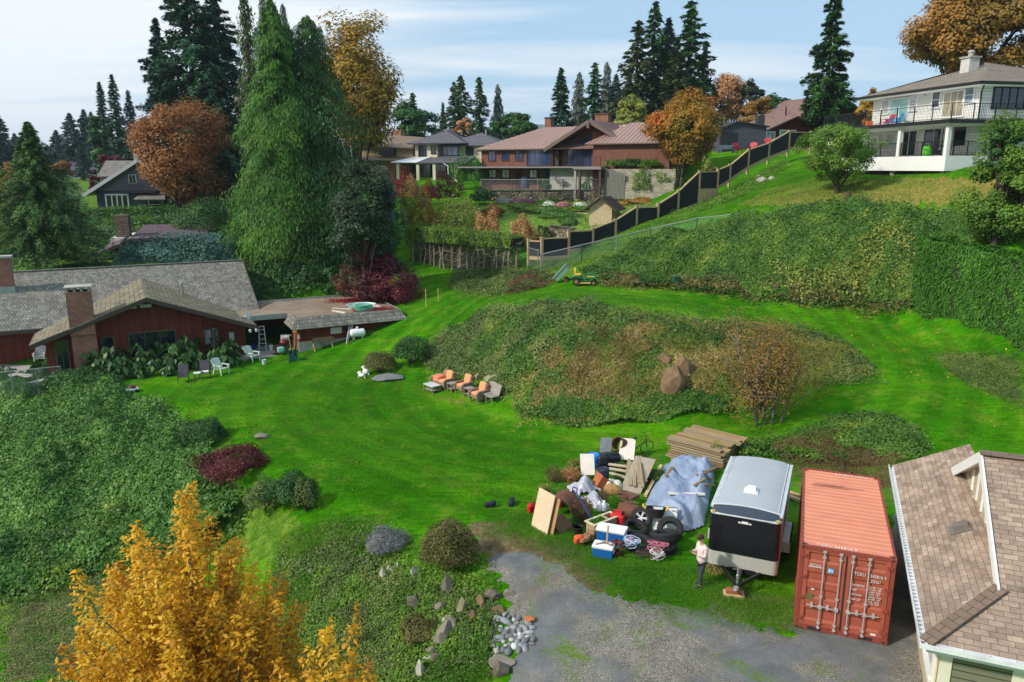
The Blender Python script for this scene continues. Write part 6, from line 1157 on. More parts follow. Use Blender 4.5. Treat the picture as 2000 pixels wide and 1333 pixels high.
# ================================================================== CONTAINER
YAW=R(-21); 
def text(parent,s,c,h,mat,rot=(R(90),0,0),name='lettering',al='LEFT',ext=.002,sx=1):
    cu=bpy.data.curves.new('txt','FONT'); cu.body=s; cu.size=h*1.42; cu.extrude=ext; cu.align_x=al; cu.resolution_u=2
    o=bpy.data.objects.new('txt',cu); COL.objects.link(o); bpy.context.view_layer.update(); me=bpy.data.meshes.new_from_object(o.evaluated_get(bpy.context.evaluated_depsgraph_get())); bpy.data.objects.remove(o)
    me.materials.clear(); me.materials.append(mat); n=link(name,me,parent); n.location=c; n.rotation_euler=rot; n.scale=(sx,1,1); return n
def container():
    Wd,Ln,Ht=2.438,6.058,2.591; r=thing('shipping_container','rusty orange-red shipping container with white door lettering beside the garage','shipping container',(8.11,19.55,.02),YAW)
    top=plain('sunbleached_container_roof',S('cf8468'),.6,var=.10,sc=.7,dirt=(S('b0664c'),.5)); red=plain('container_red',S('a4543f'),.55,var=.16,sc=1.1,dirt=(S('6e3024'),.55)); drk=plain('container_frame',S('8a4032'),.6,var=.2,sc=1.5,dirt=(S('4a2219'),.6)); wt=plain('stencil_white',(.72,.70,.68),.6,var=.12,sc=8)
    def corr(n,L,d,lead=.35):
        pts=[]; p=L/n
        for i in range(n): x=i*p; pts+= [(x,0),(x+p*.34,0),(x+p*.5,d),(x+p*.84,d)]
        return pts+[(L,0)]
    m=MB(); C=corr(21,Wd-.24 if 0 else Ln-.24,-.022)
    vs=[];
    for y,d in C: vs+=[(.06,.12+y,Ht-.02+d),(Wd-.06,.12+y,Ht-.02+d)]
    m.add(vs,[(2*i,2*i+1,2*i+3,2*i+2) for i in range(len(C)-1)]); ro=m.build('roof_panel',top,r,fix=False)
    m=MB(); rs=random.Random(4)
    for k in range(7): y=4.55+k*.035+rs.uniform(-.02,.02); x0=.25+rs.uniform(0,.5); x1=1.0+rs.uniform(0,1.1); m.b2(x0,x1,y,y+.012,Ht-.018,Ht-.0165+k*.0004)
    m.build('scrape_mark',plain('rust_scrape',S('4a2a22'),.9,var=.5,sc=6),ro)
    for sx in(0,1):
        m=MB(); C=corr(20,Ln-.3,.036); vs=[]; x0=.03 if sx==0 else Wd-.03; s=1 if sx==0 else -1
        for y,d in C: vs+=[(x0+s*d,.15+y,.15),(x0+s*d,.15+y,Ht-.06)]
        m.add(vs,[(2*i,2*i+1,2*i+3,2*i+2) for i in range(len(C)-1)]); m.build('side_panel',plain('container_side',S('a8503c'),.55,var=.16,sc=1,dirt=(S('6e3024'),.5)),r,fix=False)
    m=MB(); m.b2(.05,Wd-.05,Ln-.07,Ln-.03,.15,Ht-.06); m.build('rear_panel',red,r)
    m=MB()
    for x in(0,Wd-.06): m.b2(x,x+.06,.12,Ln-.12,Ht-.075,Ht-.004); m.b2(x,x+.06,.12,Ln-.12,0,.155)
    for y in(0,Ln-.1): m.b2(.1,Wd-.1,y+.01,y+.1,Ht-.12,Ht-.003); m.b2(.1,Wd-.1,y+.01,y+.1,.0,.15)
    for x in(.0,Wd-.12):
        for y in(.0,Ln-.12): m.b2(x+.006,x+.114,y+.006,y+.114,.1,Ht-.1)
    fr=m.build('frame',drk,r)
    m=MB()
    for x in(-.004,Wd-.17):
        for y in(-.004,Ln-.17):
            for z in(-.004,Ht-.114): m.b2(x,x+.174,y,y+.174,z,z+.118)
    m.build('corner_casting',drk,fr); m=MB()
    for x in(.083,Wd-.083):
        for z in(.055,Ht-.055): m.box((x,-.0045,z),(.08,.003,.055))
        for y in(.083,Ln-.083): m.box((x,y,Ht+.0055),(.08,.11,.003))
    for x in(.42,1.75): m.box((x+.13,.0085,.07),(.36,.006,.09))
    m.build('hole_shade',M['dark'],fr)  # flat dark plates paint the shade inside casting holes and sill slots
    for s in(0,1):
        x0=.125+s*1.1; x1=x0+1.085; d=MB(); zs=[.16,.47,.57,.95,1.05,1.42,1.50,1.72,1.80,2.1,2.18,2.46]; dd=[0,0,.03,.03,0,0,.03,.03,0,0,.03,.03]
        zz=[.16,.30,.36,.62,.68,.98,1.04,1.26,1.32,1.50,1.56,1.76,1.82,2.12,2.18,2.46]; yy=[.03,.03,.065,.065,.03,.03,.065,.065,.03,.03,.065,.065,.03,.03,.065,.065]
        vs=[]
        for z,y in zip(zz,yy): vs+=[(x0+.11,y,z),(x1-.11,y,z)]
        d.add(vs,[(2*i,2*i+1,2*i+3,2*i+2) for i in range(len(zz)-1)])
        d.b2(x0,x0+.115,.012,.075,.155,2.465); d.b2(x1-.115,x1,.012,.075,.155,2.465); d.b2(x0+.115,x1-.115,.014,.075,.155,.2); d.b2(x0+.115,x1-.115,.014,.075,2.42,2.465)
        dr=d.build('door',red,r)
        for xr in((x0+.52,x0+.94) if s==0 else (x0+.145,x0+.565)):
            m=MB(); m.tube([(xr,-.028,.1),(xr,-.028,2.5)],.019,8); b=m.build('locking_bar',plain('galvanised_rod',(.55,.52,.52),.4,.4,var=.2),dr)
            
            for z in(.12,.27,1.1,2.3,2.47): m=MB(); m.b2(xr-.045,xr+.045,-.05,.018,z,z+.045); m.build('bar_bracket',plain('galvanised_rod',(.55,.52,.52),.4,.4,var=.2),b)
            hx=xr+(-.0); m=MB(); m.beam((xr-.02,-.06,.80),(xr+(-.36 if s==0 else .36),-.06,.83),.035,.022); m.b2(xr+(-.26 if s==0 else .19),xr+(-.19 if s==0 else .26),-.075,.016,.77,.88); m.b2(xr-.05,xr+.05,-.065,-.0,.75,.85); m.build('handle',plain('galvanised_rod',(.55,.52,.52),.4,.4,var=.2),b)
        hx=x0-.0 if s==0 else x1
        for z in(.3,.95,1.6,2.25): m=MB(); m.b2(hx-.07,hx+.07,-.02,.01,z,z+.09); m.build('hinge',drk,dr)
        m=MB(); gx=x1+.0 if s==0 else x0; m.b2(gx-.014,gx+.010,-.002,.06,.16,2.46); m.build('door_gasket',M['dark'],dr)
    # lettering on the doors and roof
    D1,D2=[o for o in r.children if o.name.startswith('door')][:2]
    text(D1,'TRITON',(.27,.012,2.0),.07,wt,sx=.85); m=MB(); m.b2(.22,.61,.018,.027,1.965,1.98); m.build('underline',wt,D1)
    m=MB(); m.b2(.76,.91,.016,.026,1.86,2.0); st=m.build('blue_sticker',plain('sky_blue_sticker',S('3aa0d8'),.4,var=.1),D1); m=MB(); m.b2(.78,.815,.012,.0155,1.89,1.97); m.b2(.83,.845,.012,.0155,1.90,1.975); m.b2(.86,.895,.012,.0155,1.9,1.95); m.build('sticker_mark',wt,st)
    m=MB(); m.b2(.25,.45,.028,.034,.93,1.13); m.build('data_plate',plain('olive_plate',S('6c6040'),.5),D1); m=MB(); m.add([(.36,.026,1.3),(.48,.026,1.3),(.42,.026,1.24)],[(0,1,2)]); m.build('white_mark',wt,D1)
    text(D2,'TCKU',(1.43,.0,1.95),.095,wt,sx=.8); text(D2,'345816 9',(1.83,.0,1.95),.095,wt,sx=.8); m=MB(); m.b2(2.218,2.225,.022,.03,1.925,2.055); m.b2(2.29,2.297,.022,.03,1.925,2.055) if 0 else None; m.build('check_box',wt,D2); text(D2,'22G1',(1.85,.0,1.80),.085,wt)
    for i,(a,b1,b2_) in enumerate((('MAXGROSS','30.480  KGS','67.200  LBS'),('TARE','2.230  KGS','4.920  LBS'),('PAYLOAD','28.250  KGS','62.280  LBS'),('CUB CAP','33.2  CUM','1.172  CFT'))):
        z=1.62-i*.145; text(D2,a,(1.39,.0,z),.062,wt,sx=.72); text(D2,b1,(1.84,.0,z+.015),.045,wt); text(D2,b2_,(1.84,.0,z-.05),.045,wt)
    m=MB(); m.b2(2.0,2.14,.016,.023,.2,.26); m.build('white_plate',wt,D2)
    text(ro,'TCKU 345816 9',(.42,.17,Ht-.012),.11,wt,rot=(0,0,0)); text(ro,'TCKU 345816 9',(Wd-.35,Ln-.17,Ht-.012),.11,wt,rot=(0,0,R(180)))
container()
# ================================================================== TRAILER
def trailer():
    ya=R(-23.5); r=thing('cargo_trailer','black-fronted enclosed cargo trailer with pale grey roof, person standing beside it','trailer',(6.33,22.47,.0),ya); W,L=2.15,4.75; z0,z1=.46,2.2
    blk=plain('gloss_black_panel',(.008,.008,.012),.22,var=.3,sc=2,spec=.6); sil=plain('diamond_plate',(.50,.49,.45),.45,.25,var=.12,sc=9); wh=plain('white_trailer_skin',(.60,.61,.62),.4,var=.06); rfm=plain('trailer_roof_skin',(.40,.43,.46),.42,.1,var=.10,sc=.8)
    def prof(rnd=.16,n=5,o=0):
        P=[(0-o,L),(0-o,rnd)]
        for i in range(1,n): a=math.pi/2*i/n; P.append((rnd-(rnd+o)*math.cos(a),rnd-(rnd+o)*math.sin(a)))
        P.append((rnd,-o)); P.append((W-rnd,-o))
        for i in range(1,n): a=math.pi/2*i/n; P.append((W-rnd+(rnd+o)*math.sin(a),rnd-(rnd+o)*math.cos(a)))
        P+= [(W+o,rnd),(W+o,L)]; return P
    P=prof(); m=MB(); m.prism(P,z0,z1); m.build('body',wh,r,auto=40)
    def wrap(z0,z1,mat,name,o=.006,ymax=.17):
        Q=prof(o=o)[1:-1]; m=MB(); n=len(Q); vs=[(x,y,z0) for x,y in Q]+[(x,y,z1) for x,y in Q]; m.add(vs,[(i,i+1,n+i+1,n+i) for i in range(n-1)]); return m.build(name,mat,r,fix=False,auto=40)
    wrap(z0+.45,z1-.02,blk,'front_panel'); wrap(z0-.03,z0+.45,sil,'stone_guard',.010)
    # arched roof with sloped nose
    m=MB(); n=8; ys=[.0,.30,.45,L]; zs=[z1,z1+.16,z1+.20,z1+.20]; vs=[]
    for y,z in zip(ys,zs):
        for i in range(n+1):
            x=W*i/n; arch=.10*(1-(2*i/n-1)**2)*(1 if y>.2 else .15); vs.append((x,y if y>0 else (.16*abs(2*i/n-1)**6),z+arch-(.06 if i in(0,n) and y>.2 else 0)))
    m.add(vs,[(j*(n+1)+i,j*(n+1)+i+1,(j+1)*(n+1)+i+1,(j+1)*(n+1)+i) for j in (1,2) for i in range(n)]); rf=m.build('roof',rfm,r,fix=False,smooth=True)
    m=MB(); m.add(vs[:2*(n+1)],[(i,i+1,n+1+i+1,n+1+i) for i in range(n)]); m.build('nose_cap',plain('bluish_black_cap',(.03,.045,.07),.25,var=.2,spec=.6),r,fix=False,smooth=True)
    m=MB()
    for x in(.02,W-.02): m.beam((x,.25,z1+.12),(x,L,z1+.155),.10,.07); m.beam((x+(.10 if x<1 else -.10),.4,z1+.18),(x+(.10 if x<1 else -.10),L,z1+.20),.03,.03)
    pts=[(W*i/n,.30-.0*i,z1+.165+.10*(1-(2*i/n-1)**2)) for i in range(n+1)]; m.tube(pts,.022,6); m.tube([(W*i/n,-.012+.17*abs(2*i/n-1)**6,z1+.0+.015*(1-(2*i/n-1)**2)) for i in range(n+1)],.024,6)
    m.build('roof_trim',plain('bright_trim',(.66,.68,.70),.35,.3),r)
    m=MB(); m.b2(.85,1.3,1.3,1.75,z1+.29,z1+.33); v=m.build('roof_vent',M['white'],rf); m=MB(); m.box((1.075,1.55,z1+.38),(.36,.36,.11),taper=.75); m.build('vent_lid',M['white'],v)
    for x in(.10,W-.10): m=MB(); m.b2(x-.05,x+.05,.03,.055,z1-.07,z1-.035) if 0 else m.b2(x-.05,x+.05,-.0,.10,z1+.03,z1+.07); m.build('marker_light',plain('amber_lens',S('c8a858'),.3),r)
    m=MB(); m.b2(.88,1.28,-.012,-.007,z1-.20,z1-.185); m.b2(.98,1.18,-.012,-.007,z1-.185,z1-.12); m.b2(.88,.95,-.012,-.007,z1-.185,z1-.15); m.b2(1.2,1.28,-.012,-.007,z1-.185,z1-.155); m.build('badge',M['white'],r)
    for s in(0,1):
        x=-.26 if s==0 else W; m=MB(); m.b2(x,x+.26,1.7,3.3,.78,.83); m.b2(x,x+.26,1.66,1.70,.45,.8); m.b2(x,x+.26,3.3,3.34,.45,.8); m.b2(x+(0 if s==0 else .22),x+(.04 if s==0 else .26),1.7,3.3,.7,.83); m.build('mudguard',plain('fender_alloy',(.55,.55,.54),.4,.3),r)
        m=MB(); cx=x+.13; m.lathe([(.12,-.1),(.30,-.10),(.33,-.07),(.33,.07),(.30,.10),(.12,.10)],20,(cx,2.5,.33),axis='X'); w=m.build('wheel',M['rubber'],r,auto=40); m=MB(); m.lathe([(0,-.06),(.19,-.105),(.20,-.06),(.2,.06),(.19,.105),(0,.06)],14,(cx,2.5,.33),axis='X'); m.build('rim',wh,w)
    m=MB(); m.beam((.45,.1,.40),(1.05,-1.05,.42),.07,.1); m.beam((W-.45,.1,.40),(1.10,-1.05,.42),.07,.1); m.beam((1.075,.2,.40),(1.075,-1.2,.42),.08,.1); m.b2(.2,W-.2,.3,.4,.33,.46); tg=m.build('tongue',M['black'],r)
    m=MB(); m.tube([(1.075,-.95,.20),(1.075,-.95,.95)],.035,8); m.lathe([(.05,0),(.05,.12),(.03,.14)],8,(1.075,-.95,.62)); m.beam((1.075,-.95,.93),(.92,-1.0,.93),.02,.02); m.b2(1.0,1.15,-1.35,-1.15,.38,.47); m.lathe([(0,-.04),(.06,-.03),(.07,.02),(0,.06)],10,(1.075,-1.34,.43)); m.build('jack',M['steel'],tg)
    m=MB(); m.b2(.7,1.5,-.02,.05,.30,.46); m.build('bumper_cutout',M['black'],r)
    p=r.matrix_basis@Vector((1.0,-1.05,0)); 
    for z,d,c,lb in((.0,(.62,.30,.15),'timber','pale lower wood block under the trailer jack'),(.15,(.48,.26,.10),None,'reddish upper wood block under the trailer jack')):
        m=MB(); m.box((0,0,z+d[2]/2),d); tag(m.build('wood_block',M['timber'] if c else plain('cedar_block',S('9a5c3c'),.8,var=.2),loc=(p.x,p.y,gz(p.x,p.y)),rz=R(-12),bevel=.01),lb,'wood block')
trailer()
# ================================================================== FURNITURE ON THE LAWN
wick=plain('brown_wicker',S('8a7460'),.85,var=.25,sc=14,bump=.5); peach=plain('peach_cushion',S('d8946c'),.9,var=.10,sc=2); grw=plain('grey_wicker',S('8e887e'),.85,var=.25,sc=14,bump=.5)
def cushion(m,c,d,rx=0,rz=0,puff=.18):
    bm=bmesh.new(); bmesh.ops.create_cube(bm,size=1); bmesh.ops.subdivide_edges(bm,edges=bm.edges,cuts=3,use_grid_fill=True); Mx=Matrix.Translation(Vector(c))@Matrix.Rotation(rz,4,'Z')@Matrix.Rotation(rx,4,'X'); vs=[]
    for v in bm.verts:
        x,y,z=v.co*2; vs.append(Mx@Vector((x*d[0]/2*(1-.06*(y*y+z*z)/2),y*d[1]/2*(1-.06*(x*x+z*z)/2),z*d[2]/2*(1-puff*(x*x+y*y)/1.2+puff*.5))))
    fs=[tuple(v.index for v in f.verts) for f in bm.faces]; bm.free(); m.add(vs,fs)
def armchair(label,px,py,rz,w=.78,love=False,loose=False,group=None):
    b=G(px,py); r=thing('wicker_loveseat' if love else 'wicker_armchair',label,'loveseat' if love else 'armchair',(b.x,b.y,b.z),rz,group); d=.8   # faces local -y
    m=MB(); m.b2(-w/2+.08,w/2-.08,-d/2,d/2,.22,.38); vs=[(-w/2+.08,-d/2-.005,.22),(w/2-.08,-d/2-.005,.22),(w/2-.2,-d/2-.005,.12),(0,-d/2-.005,.18),(-w/2+.2,-d/2-.005,.12)]; m.build('base',wick,r,bevel=.02)
    for s in(-1,1):
        m=MB(); x=s*(w/2-.04); m.b2(x-.05,x+.05,-d/2,d/2,.14,.54); m.tube([(x,-d/2-.02,.2),(x,-d/2-.02,.52),(x,-d/2+.08,.6),(x,d/2-.05,.62)],.065,8); m.build('arm',wick,r)
        for yy in(-d/2+.06,d/2-.06): m=MB(); m.b2(x-.035,x+.035,yy-.035,yy+.035,-.02,.16); m.build('leg',wick,r)
    m=MB(); m.slab([(-w/2+.04,d/2-.08,.3),(w/2-.04,d/2-.08,.3),(w/2-.1,d/2+.14,.92),(-w/2+.1,d/2+.14,.92)],.07); m.build('backrest',wick,r,bevel=.02)
    n=2 if love else 1; cw=(w-.2)/n
    for i in range(n):
        x=-w/2+.1+cw*(i+.5); m=MB(); cushion(m,(x,-.03,.46),(cw*.98,.70,.17)); m.build('seat_cushion',peach,r,smooth=True)
        m=MB()
        if loose and i==0: cushion(m,(x+.02,-.10,.62),(cw*1.0,.58,.16),R(8))
        else: cushion(m,(x,d/2-.1,.74),(cw*.98,.19,.58),R(-14))
        m.build('back_cushion',plain('salmon_cushion',S('d07a5a'),.9,var=.08) if loose and i==0 else peach,r,smooth=True)
AF=R(-50)
armchair('orange-cushioned wicker loveseat with one cushion flopped on its seat',866,757,AF,1.42,True,True)
armchair('orange-cushioned wicker armchair between the two small side tables',907,769,AF,group='wicker armchairs by the bank')
armchair('orange-cushioned wicker armchair next to the bare grey chairs',936,785,AF,group='wicker armchairs by the bank')
def table(name,label,px,py,rz,w,d,h,top,group=None,shelf=True):
    b=G(px,py); r=thing(name,label,'table',(b.x,b.y,b.z),rz,group); m=MB(); m.b2(-w/2,w/2,-d/2,d/2,h-.05,h); m.build('tabletop',top,r,bevel=.012)
    if shelf: m=MB(); m.b2(-w/2+.03,w/2-.03,-d/2+.03,d/2-.03,.14,.17); m.build('shelf',grw,r)
    for x in(-1,1):
        for y in(-1,1): m=MB(); m.b2(x*(w/2-.04)-.028,x*(w/2-.04)+.028,y*(d/2-.04)-.028,y*(d/2-.04)+.028,-.03,h-.05); m.build('leg',wick,r)
table('coffee_table','pale-topped wicker coffee table in front of the loveseat',844,765,AF,.98,.62,.46,plain('pale_glass_top',(.55,.58,.60),.2,var=.05))
table('side_table','small grey side table between loveseat and first armchair',884,765,AF,.5,.5,.5,grw,'small wicker side tables')
table('side_table','small grey side table between the two wicker armchairs',917,776,AF,.5,.5,.5,grw,'small wicker side tables')
def barechair(label,px,py,rz,mat,group):
    b=G(px,py); r=thing('patio_chair',label,'chair',(b.x,b.y,b.z),rz,group); m=MB(); m.b2(-.29,.29,-.3,.25,.36,.42); m.build('seat',mat,r,bevel=.015); m=MB(); m.slab([(-.29,.22,.4),(.29,.22,.4),(.27,.46,.98),(-.27,.46,.98)],.05); m.build('backrest',mat,r,bevel=.015)
    for x in(-.26,.26):
        for y in(-.26,.22): m=MB(); m.beam((x,y,-.03),(x*.95,y*.9,.37),.035); m.build('leg',mat,r)
    return r
barechair('bare grey chair just behind the last orange armchair',952,784,AF,grw,'bare grey chairs'); barechair('bare grey chair at the outer end of the seating row',962,791,AF,grw,'bare grey chairs')
# slatted plastic garden chair
def garden_chair(label,px,py,rz,mat,group=None,s=1,z=None,loc=None,name='garden_chair'):
    b=loc or G(px,py); r=thing(name,label,'chair',(b[0],b[1],b[2]),rz,group); r.scale=(s,s,s)
    m=MB(); m.slab([(-.27,-.3,.40),(.27,-.3,.40),(.25,.22,.32),(-.25,.22,.32)],.035); m.build('seat',mat,r)
    m=MB()
    for i in range(6): x=-.25+i*.1; k=1-abs(i-2.5)*.035; m.slab([(x-.042,.2,.33),(x+.042,.2,.33),(x*1.12+.045,.52,.95*k+.04),(x*1.12-.045,.52,.95*k+.04)],.025)
    m.slab([(-.27,.33,.62),(.27,.33,.62),(.27,.36,.68),(-.27,.36,.68)],.03); m.build('backrest',mat,r)
    for s_ in(-1,1):
        m=MB(); m.b2(s_*.31-.055,s_*.31+.055,-.38,.34,.56,.59); m.build('arm',mat,r)
        m=MB(); m.beam((s_*.3,-.32,-.03),(s_*.3,-.28,.57),.05,.07); m.build('leg',mat,r); m=MB(); m.beam((s_*.28,.42,-.03),(s_*.28,.2,.57),.05,.07); m.build('leg',mat,r)
    return r
pw=plain('pale_green_white_plastic',S('c8d4c4'),.5,var=.05)
garden_chair('pale slatted garden chair on the lawn by the house corner',433,731,R(62),pw,s=1.05); garden_chair('pale slatted garden chair under the carport edge by the meter',494,706,R(60),pw,s=1.05)
def sling(label,px,py,rz):
    b=G(px,py); r=thing('sling_chair',label,'chair',(b.x,b.y,b.z),rz,'dark sling chairs by the large leaves'); sl=plain('dark_sling',S('4c4650'),.8,var=.15); m=MB(); m.slab([(-.28,-.35,.38),(.28,-.35,.38),(.28,.2,.28),(-.28,.2,.28)],.02); m.build('seat',sl,r); m=MB(); m.slab([(-.28,.2,.28),(.28,.2,.28),(.28,.55,1.0),(-.28,.55,1.0)],.02); m.build('backrest',sl,r); m=MB()
    for s in(-1,1): m.tube([(s*.31,-.4,0),(s*.31,-.36,.42),(s*.31,.2,.28),(s*.31,.57,1.02)],.016,6); m.tube([(s*.31,.5,0),(s*.31,.1,.32)],.016,6); m.tube([(s*.31,-.36,.58),(s*.31,.3,.58)],.02,6)
    m.beam((-.31,.1,.3),(.31,.1,.3),.02); m.build('frame',M['black'],r)
sling('dark sling chair nearest the wide leaves, left of the small white table',359,747,R(20)); sling('dark sling chair with pale towel, right of the small white table',401,739,R(20))
table('small_table','little white metal table between the dark sling chairs',386,742,R(20),.42,.42,.44,M['white'],None,False)
b=G(402,738); m=MB(); m.box((0,-.1,.42),(.4,.25,.03)); m.box((.05,-.25,.40),(.3,.1,.05)); tag(m.build('towel',M['white'],loc=tuple(b),rz=R(20)),'white folded towel on the right dark sling chair','towel')
for i,(px,py,lb) in enumerate(((80,709,'stack of white plastic chairs on the patio left of the chimney'),)):
    p=FH.M@Vector((FH.z(px,py,.05)[0],FH.z(px,py,.05)[1],.02))
    for k in range(3): garden_chair(['lowest','middle','top'][k]+' white plastic chair of the stack on the patio left of the big chimney',0,0,R(20),M['white'],'stacked white patio chairs',1,loc=(p.x,p.y,p.z+.09*k))
p=FH.M@Vector((-12.6,-1.2,.02)); table('patio_table','white low table at the patio edge behind the ivy',92,735,R(20),.7,.5,.5,M['white'],None,False)
railm=MB(); o=thing('patio_fence','thin wire fence in front of the patio at the far left','fence',tuple(FH.M@Vector((-16.5,-2.2,0))),FH.rz)
for i in range(5): m=MB(); m.tube([(i*1.3,0,-1.2),(i*1.3,0,1.0)],.03,6); m.build('post',M['steel'],o)
m=MB(); m.tube([(0,0,.98),(5.2,0,.98)],.025,6); m.build('rail',M['steel'],o); m=MB(); m.sheet([(0,0,-.8),(5.2,0,-.8),(5.2,0,.98),(0,0,.98)]); m.build('wire_mesh',M['wire'],o,fix=False)
# satellite dish on the eave
p=FH.M@Vector((.35,-.9,2.45)); o=thing('satellite_dish','white satellite dish on the brown house eave corner','satellite dish',tuple(p),R(-25)); m=MB(); m.tube([(0,0,-.2),(0,0,.25),(0,-.1,.42)],.025,8); m.build('mount',M['steel'],o); m=MB(); m.lathe([(0,.0),(.12,.012),(.24,.05),(.32,.1),(.325,.105),(.24,.035),(.12,-.005),(0,-.015)],24,(0,-.1,.5),M=Matrix.Rotation(R(-100),4,'Y')@Matrix.Rotation(R(20),4,'X')); m.build('dish',M['white'],o,smooth=True); m=MB(); m.beam((0,-.1,.35),(-.42,-.15,.4),.025); m.box((-.44,-.15,.42),(.1,.07,.08)); m.build('receiver_arm',M['offwhite'],o)
# ================================================================== CARPORT CLUTTER
def ladder(label,p,rz,h=1.75,lean=.22):
    o=thing('step_ladder',label,'ladder',tuple(p),rz); al=plain('ladder_alloy',(.6,.6,.58),.4,.3); m=MB()
    for s in(-1,1): m.beam((s*.26,-.35,0),(s*.17,0,h),.05,.03)
    m.build('rail',al,o); 
    for i in range(5): k=(i+.7)/5.4; m=MB(); m.b2(-.24+.08*k,.24-.08*k,-.35+.35*k-.06,-.35+.35*k+.06,h*k-.015,h*k+.015); m.build('step',al,o)
    m=MB(); 
    for s in(-1,1): m.beam((s*.25,.45,0),(s*.17,.03,h-.05),.035,.025)
    m.beam((-.22,.25,.7),(.22,.25,.7),.02); m.build('rear_frame',al,o); m=MB(); m.b2(-.2,.2,-.1,.1,h,h+.03); m.build('cap',al,o)
def Ground(px,py): return G(px,py)
ladder('white aluminium step ladder standing in the dark carport',G(514,685),R(15))
def bucket(label,px,py,c,r=.15,h=.32,z=0,name='bucket',cat='bucket'):
    b=G(px,py,z); m=MB(); m.lathe([(0,.0),(r*.8,0),(r,h),(r*1.05,h),(r*1.05,h-.02),(r*.96,h-.02),(r*.78,.02),(0,.02)],16); o=m.build('shell',c,None,auto=40); q=thing(name,label,cat,tuple(b)); o.parent=q; m=MB(); m.tube([(-r,0,h-.02),(-r*.6,0,h+r*.55),(0,0,h+r*.8),(r*.6,0,h+r*.55),(r,0,h-.02)],.008,5); m.build('handle',M['steel'],q); return q
bucket('white pail with blue band at the carport edge',516,712,plain('white_blue_pail',S('c8ccd8'),.5)); bucket('white bucket beside the step ladder in the carport',530,686,M['white'],.16,.36); bucket('blue bucket in the shade left of the ladder',497,683,plain('blue_pail',S('2c4a98'),.5),.18,.36)
def barbecue():
    b=G(556,692); o=thing('garden_clutter','heap of red-white kettle and folded frames at the carport post','junk heap',tuple(b),R(20))
    m=MB(); m.lathe([(0,.55),(.2,.58),(.30,.72),(.31,.8),(.28,.92),(.15,1.02),(0,1.05)],16); m.build('kettle',plain('maroon_kettle',S('6c2420'),.4),o,smooth=True); m=MB()
    for a in(0,2.1,4.2): m.beam((math.cos(a)*.4,math.sin(a)*.4,0),(math.cos(a)*.15,math.sin(a)*.15,.6),.03)
    m.build('leg',M['steel'],o); m=MB(); cushion(m,(.1,.2,1.1),(.6,.5,.28),R(10)); m.build('white_sack',M['offwhite'],o,smooth=True); m=MB(); m.box((-.45,.1,.3),(.35,.4,.6)); m.build('red_bin',plain('dull_red_bin',S('7a2630'),.6),o,bevel=.02); m=MB(); cushion(m,(-.25,-.3,.35),(.5,.35,.4)); m.build('aqua_bag',plain('aqua_bag',S('7cb4ac'),.8),o,smooth=True)
    m=MB()
    for i in range(4): m.beam((.1+i*.08,-.35,0),(.35+i*.1,.3,.75),.025); m.beam((-.1,-.3+i*.1,.12+i*.12),(.6,-.2+i*.1,.3+i*.1),.025)
    m.build('folded_frame',plain('rusty_frame',S('6c5448'),.7),o)
barbecue()
def tool(label,a,b,head,hc,group='garden tools leaning at the carport'):
    A=Vector(a); B=Vector(b)-A; o=thing('garden_tool',label,'garden tool',tuple(A),0,group); m=MB(); m.tube([(0,0,0),tuple(B)],.018,6); m.build('shaft',M['timber'],o); m=MB(); d=B.normalized()
    if head=='broom': m.box(tuple(B),(.32,.08,.14)) 
    elif head=='rake':
        m.beam(B+Vector((-.2,0,0)),B+Vector((.2,0,0)),.03)
        for i in range(8): x=-.19+i*.054; m.beam(B+Vector((x,0,0)),B+Vector((x,-.06,-.08)),.012)
    else: m.slab([B+Vector((-.1,0,0)),B+Vector((.1,0,0)),B+Vector((.07,.02,.28)),B+Vector((-.07,.02,.28))],.015)
    m.build('head',hc,o)
yel=plain('yellow_bristle',S('c8a83c'),.8)
q=G(574,693); tool('yellow-headed broom upturned against the garage post',q,q+Vector((.05,.5,1.55)),'broom',yel); q=G(570,696); tool('rake upturned beside the yellow-headed broom',q,q+Vector((-.3,.55,1.4)),'rake',M['steel']); q=G(578,698); tool('shovel leaning right of the yellow broom',q,q+Vector((.12,.5,1.2)),'shovel',M['steel'])
def wheelbarrow():
    b=G(573,706); o=thing('wheelbarrow','tipped green wheelbarrow on the grass at the garage corner','wheelbarrow',tuple(b),R(30)); gt=plain('green_tray',S('1c6a4c'),.5); m=MB(); Mx=Matrix.Rotation(R(70),4,'X'); m.M=Matrix.Translation((0,0,.36))@Mx; m.add([(-.36,-.45,.1),(.36,-.45,.1),(.28,.4,.1),(-.28,.4,.1),(-.22,-.25,-.22),(.22,-.25,-.22),(.18,.22,-.22),(-.18,.22,-.22)],[(4,5,6,7),(0,1,5,4),(1,2,6,5),(2,3,7,6),(3,0,4,7)]); t_=m.build('tray',gt,o,fix=False); md=t_.modifiers.new('s','SOLIDIFY'); md.thickness=.015
    m=MB(); m.M=Matrix.Translation((0,0,.36))@Mx
    for s in(-1,1): m.tube([(s*.1,.6,-.25),(s*.2,.1,-.26),(s*.3,-.9,.0)],.02,6)
    m.build('handle',M['timber'],o); m=MB(); m.lathe([(.05,-.04),(.16,-.05),(.19,0),(.16,.05),(.05,.04)],16,(0,-.2,.62),axis='X'); m.build('wheel',M['rubber'],o)
wheelbarrow()
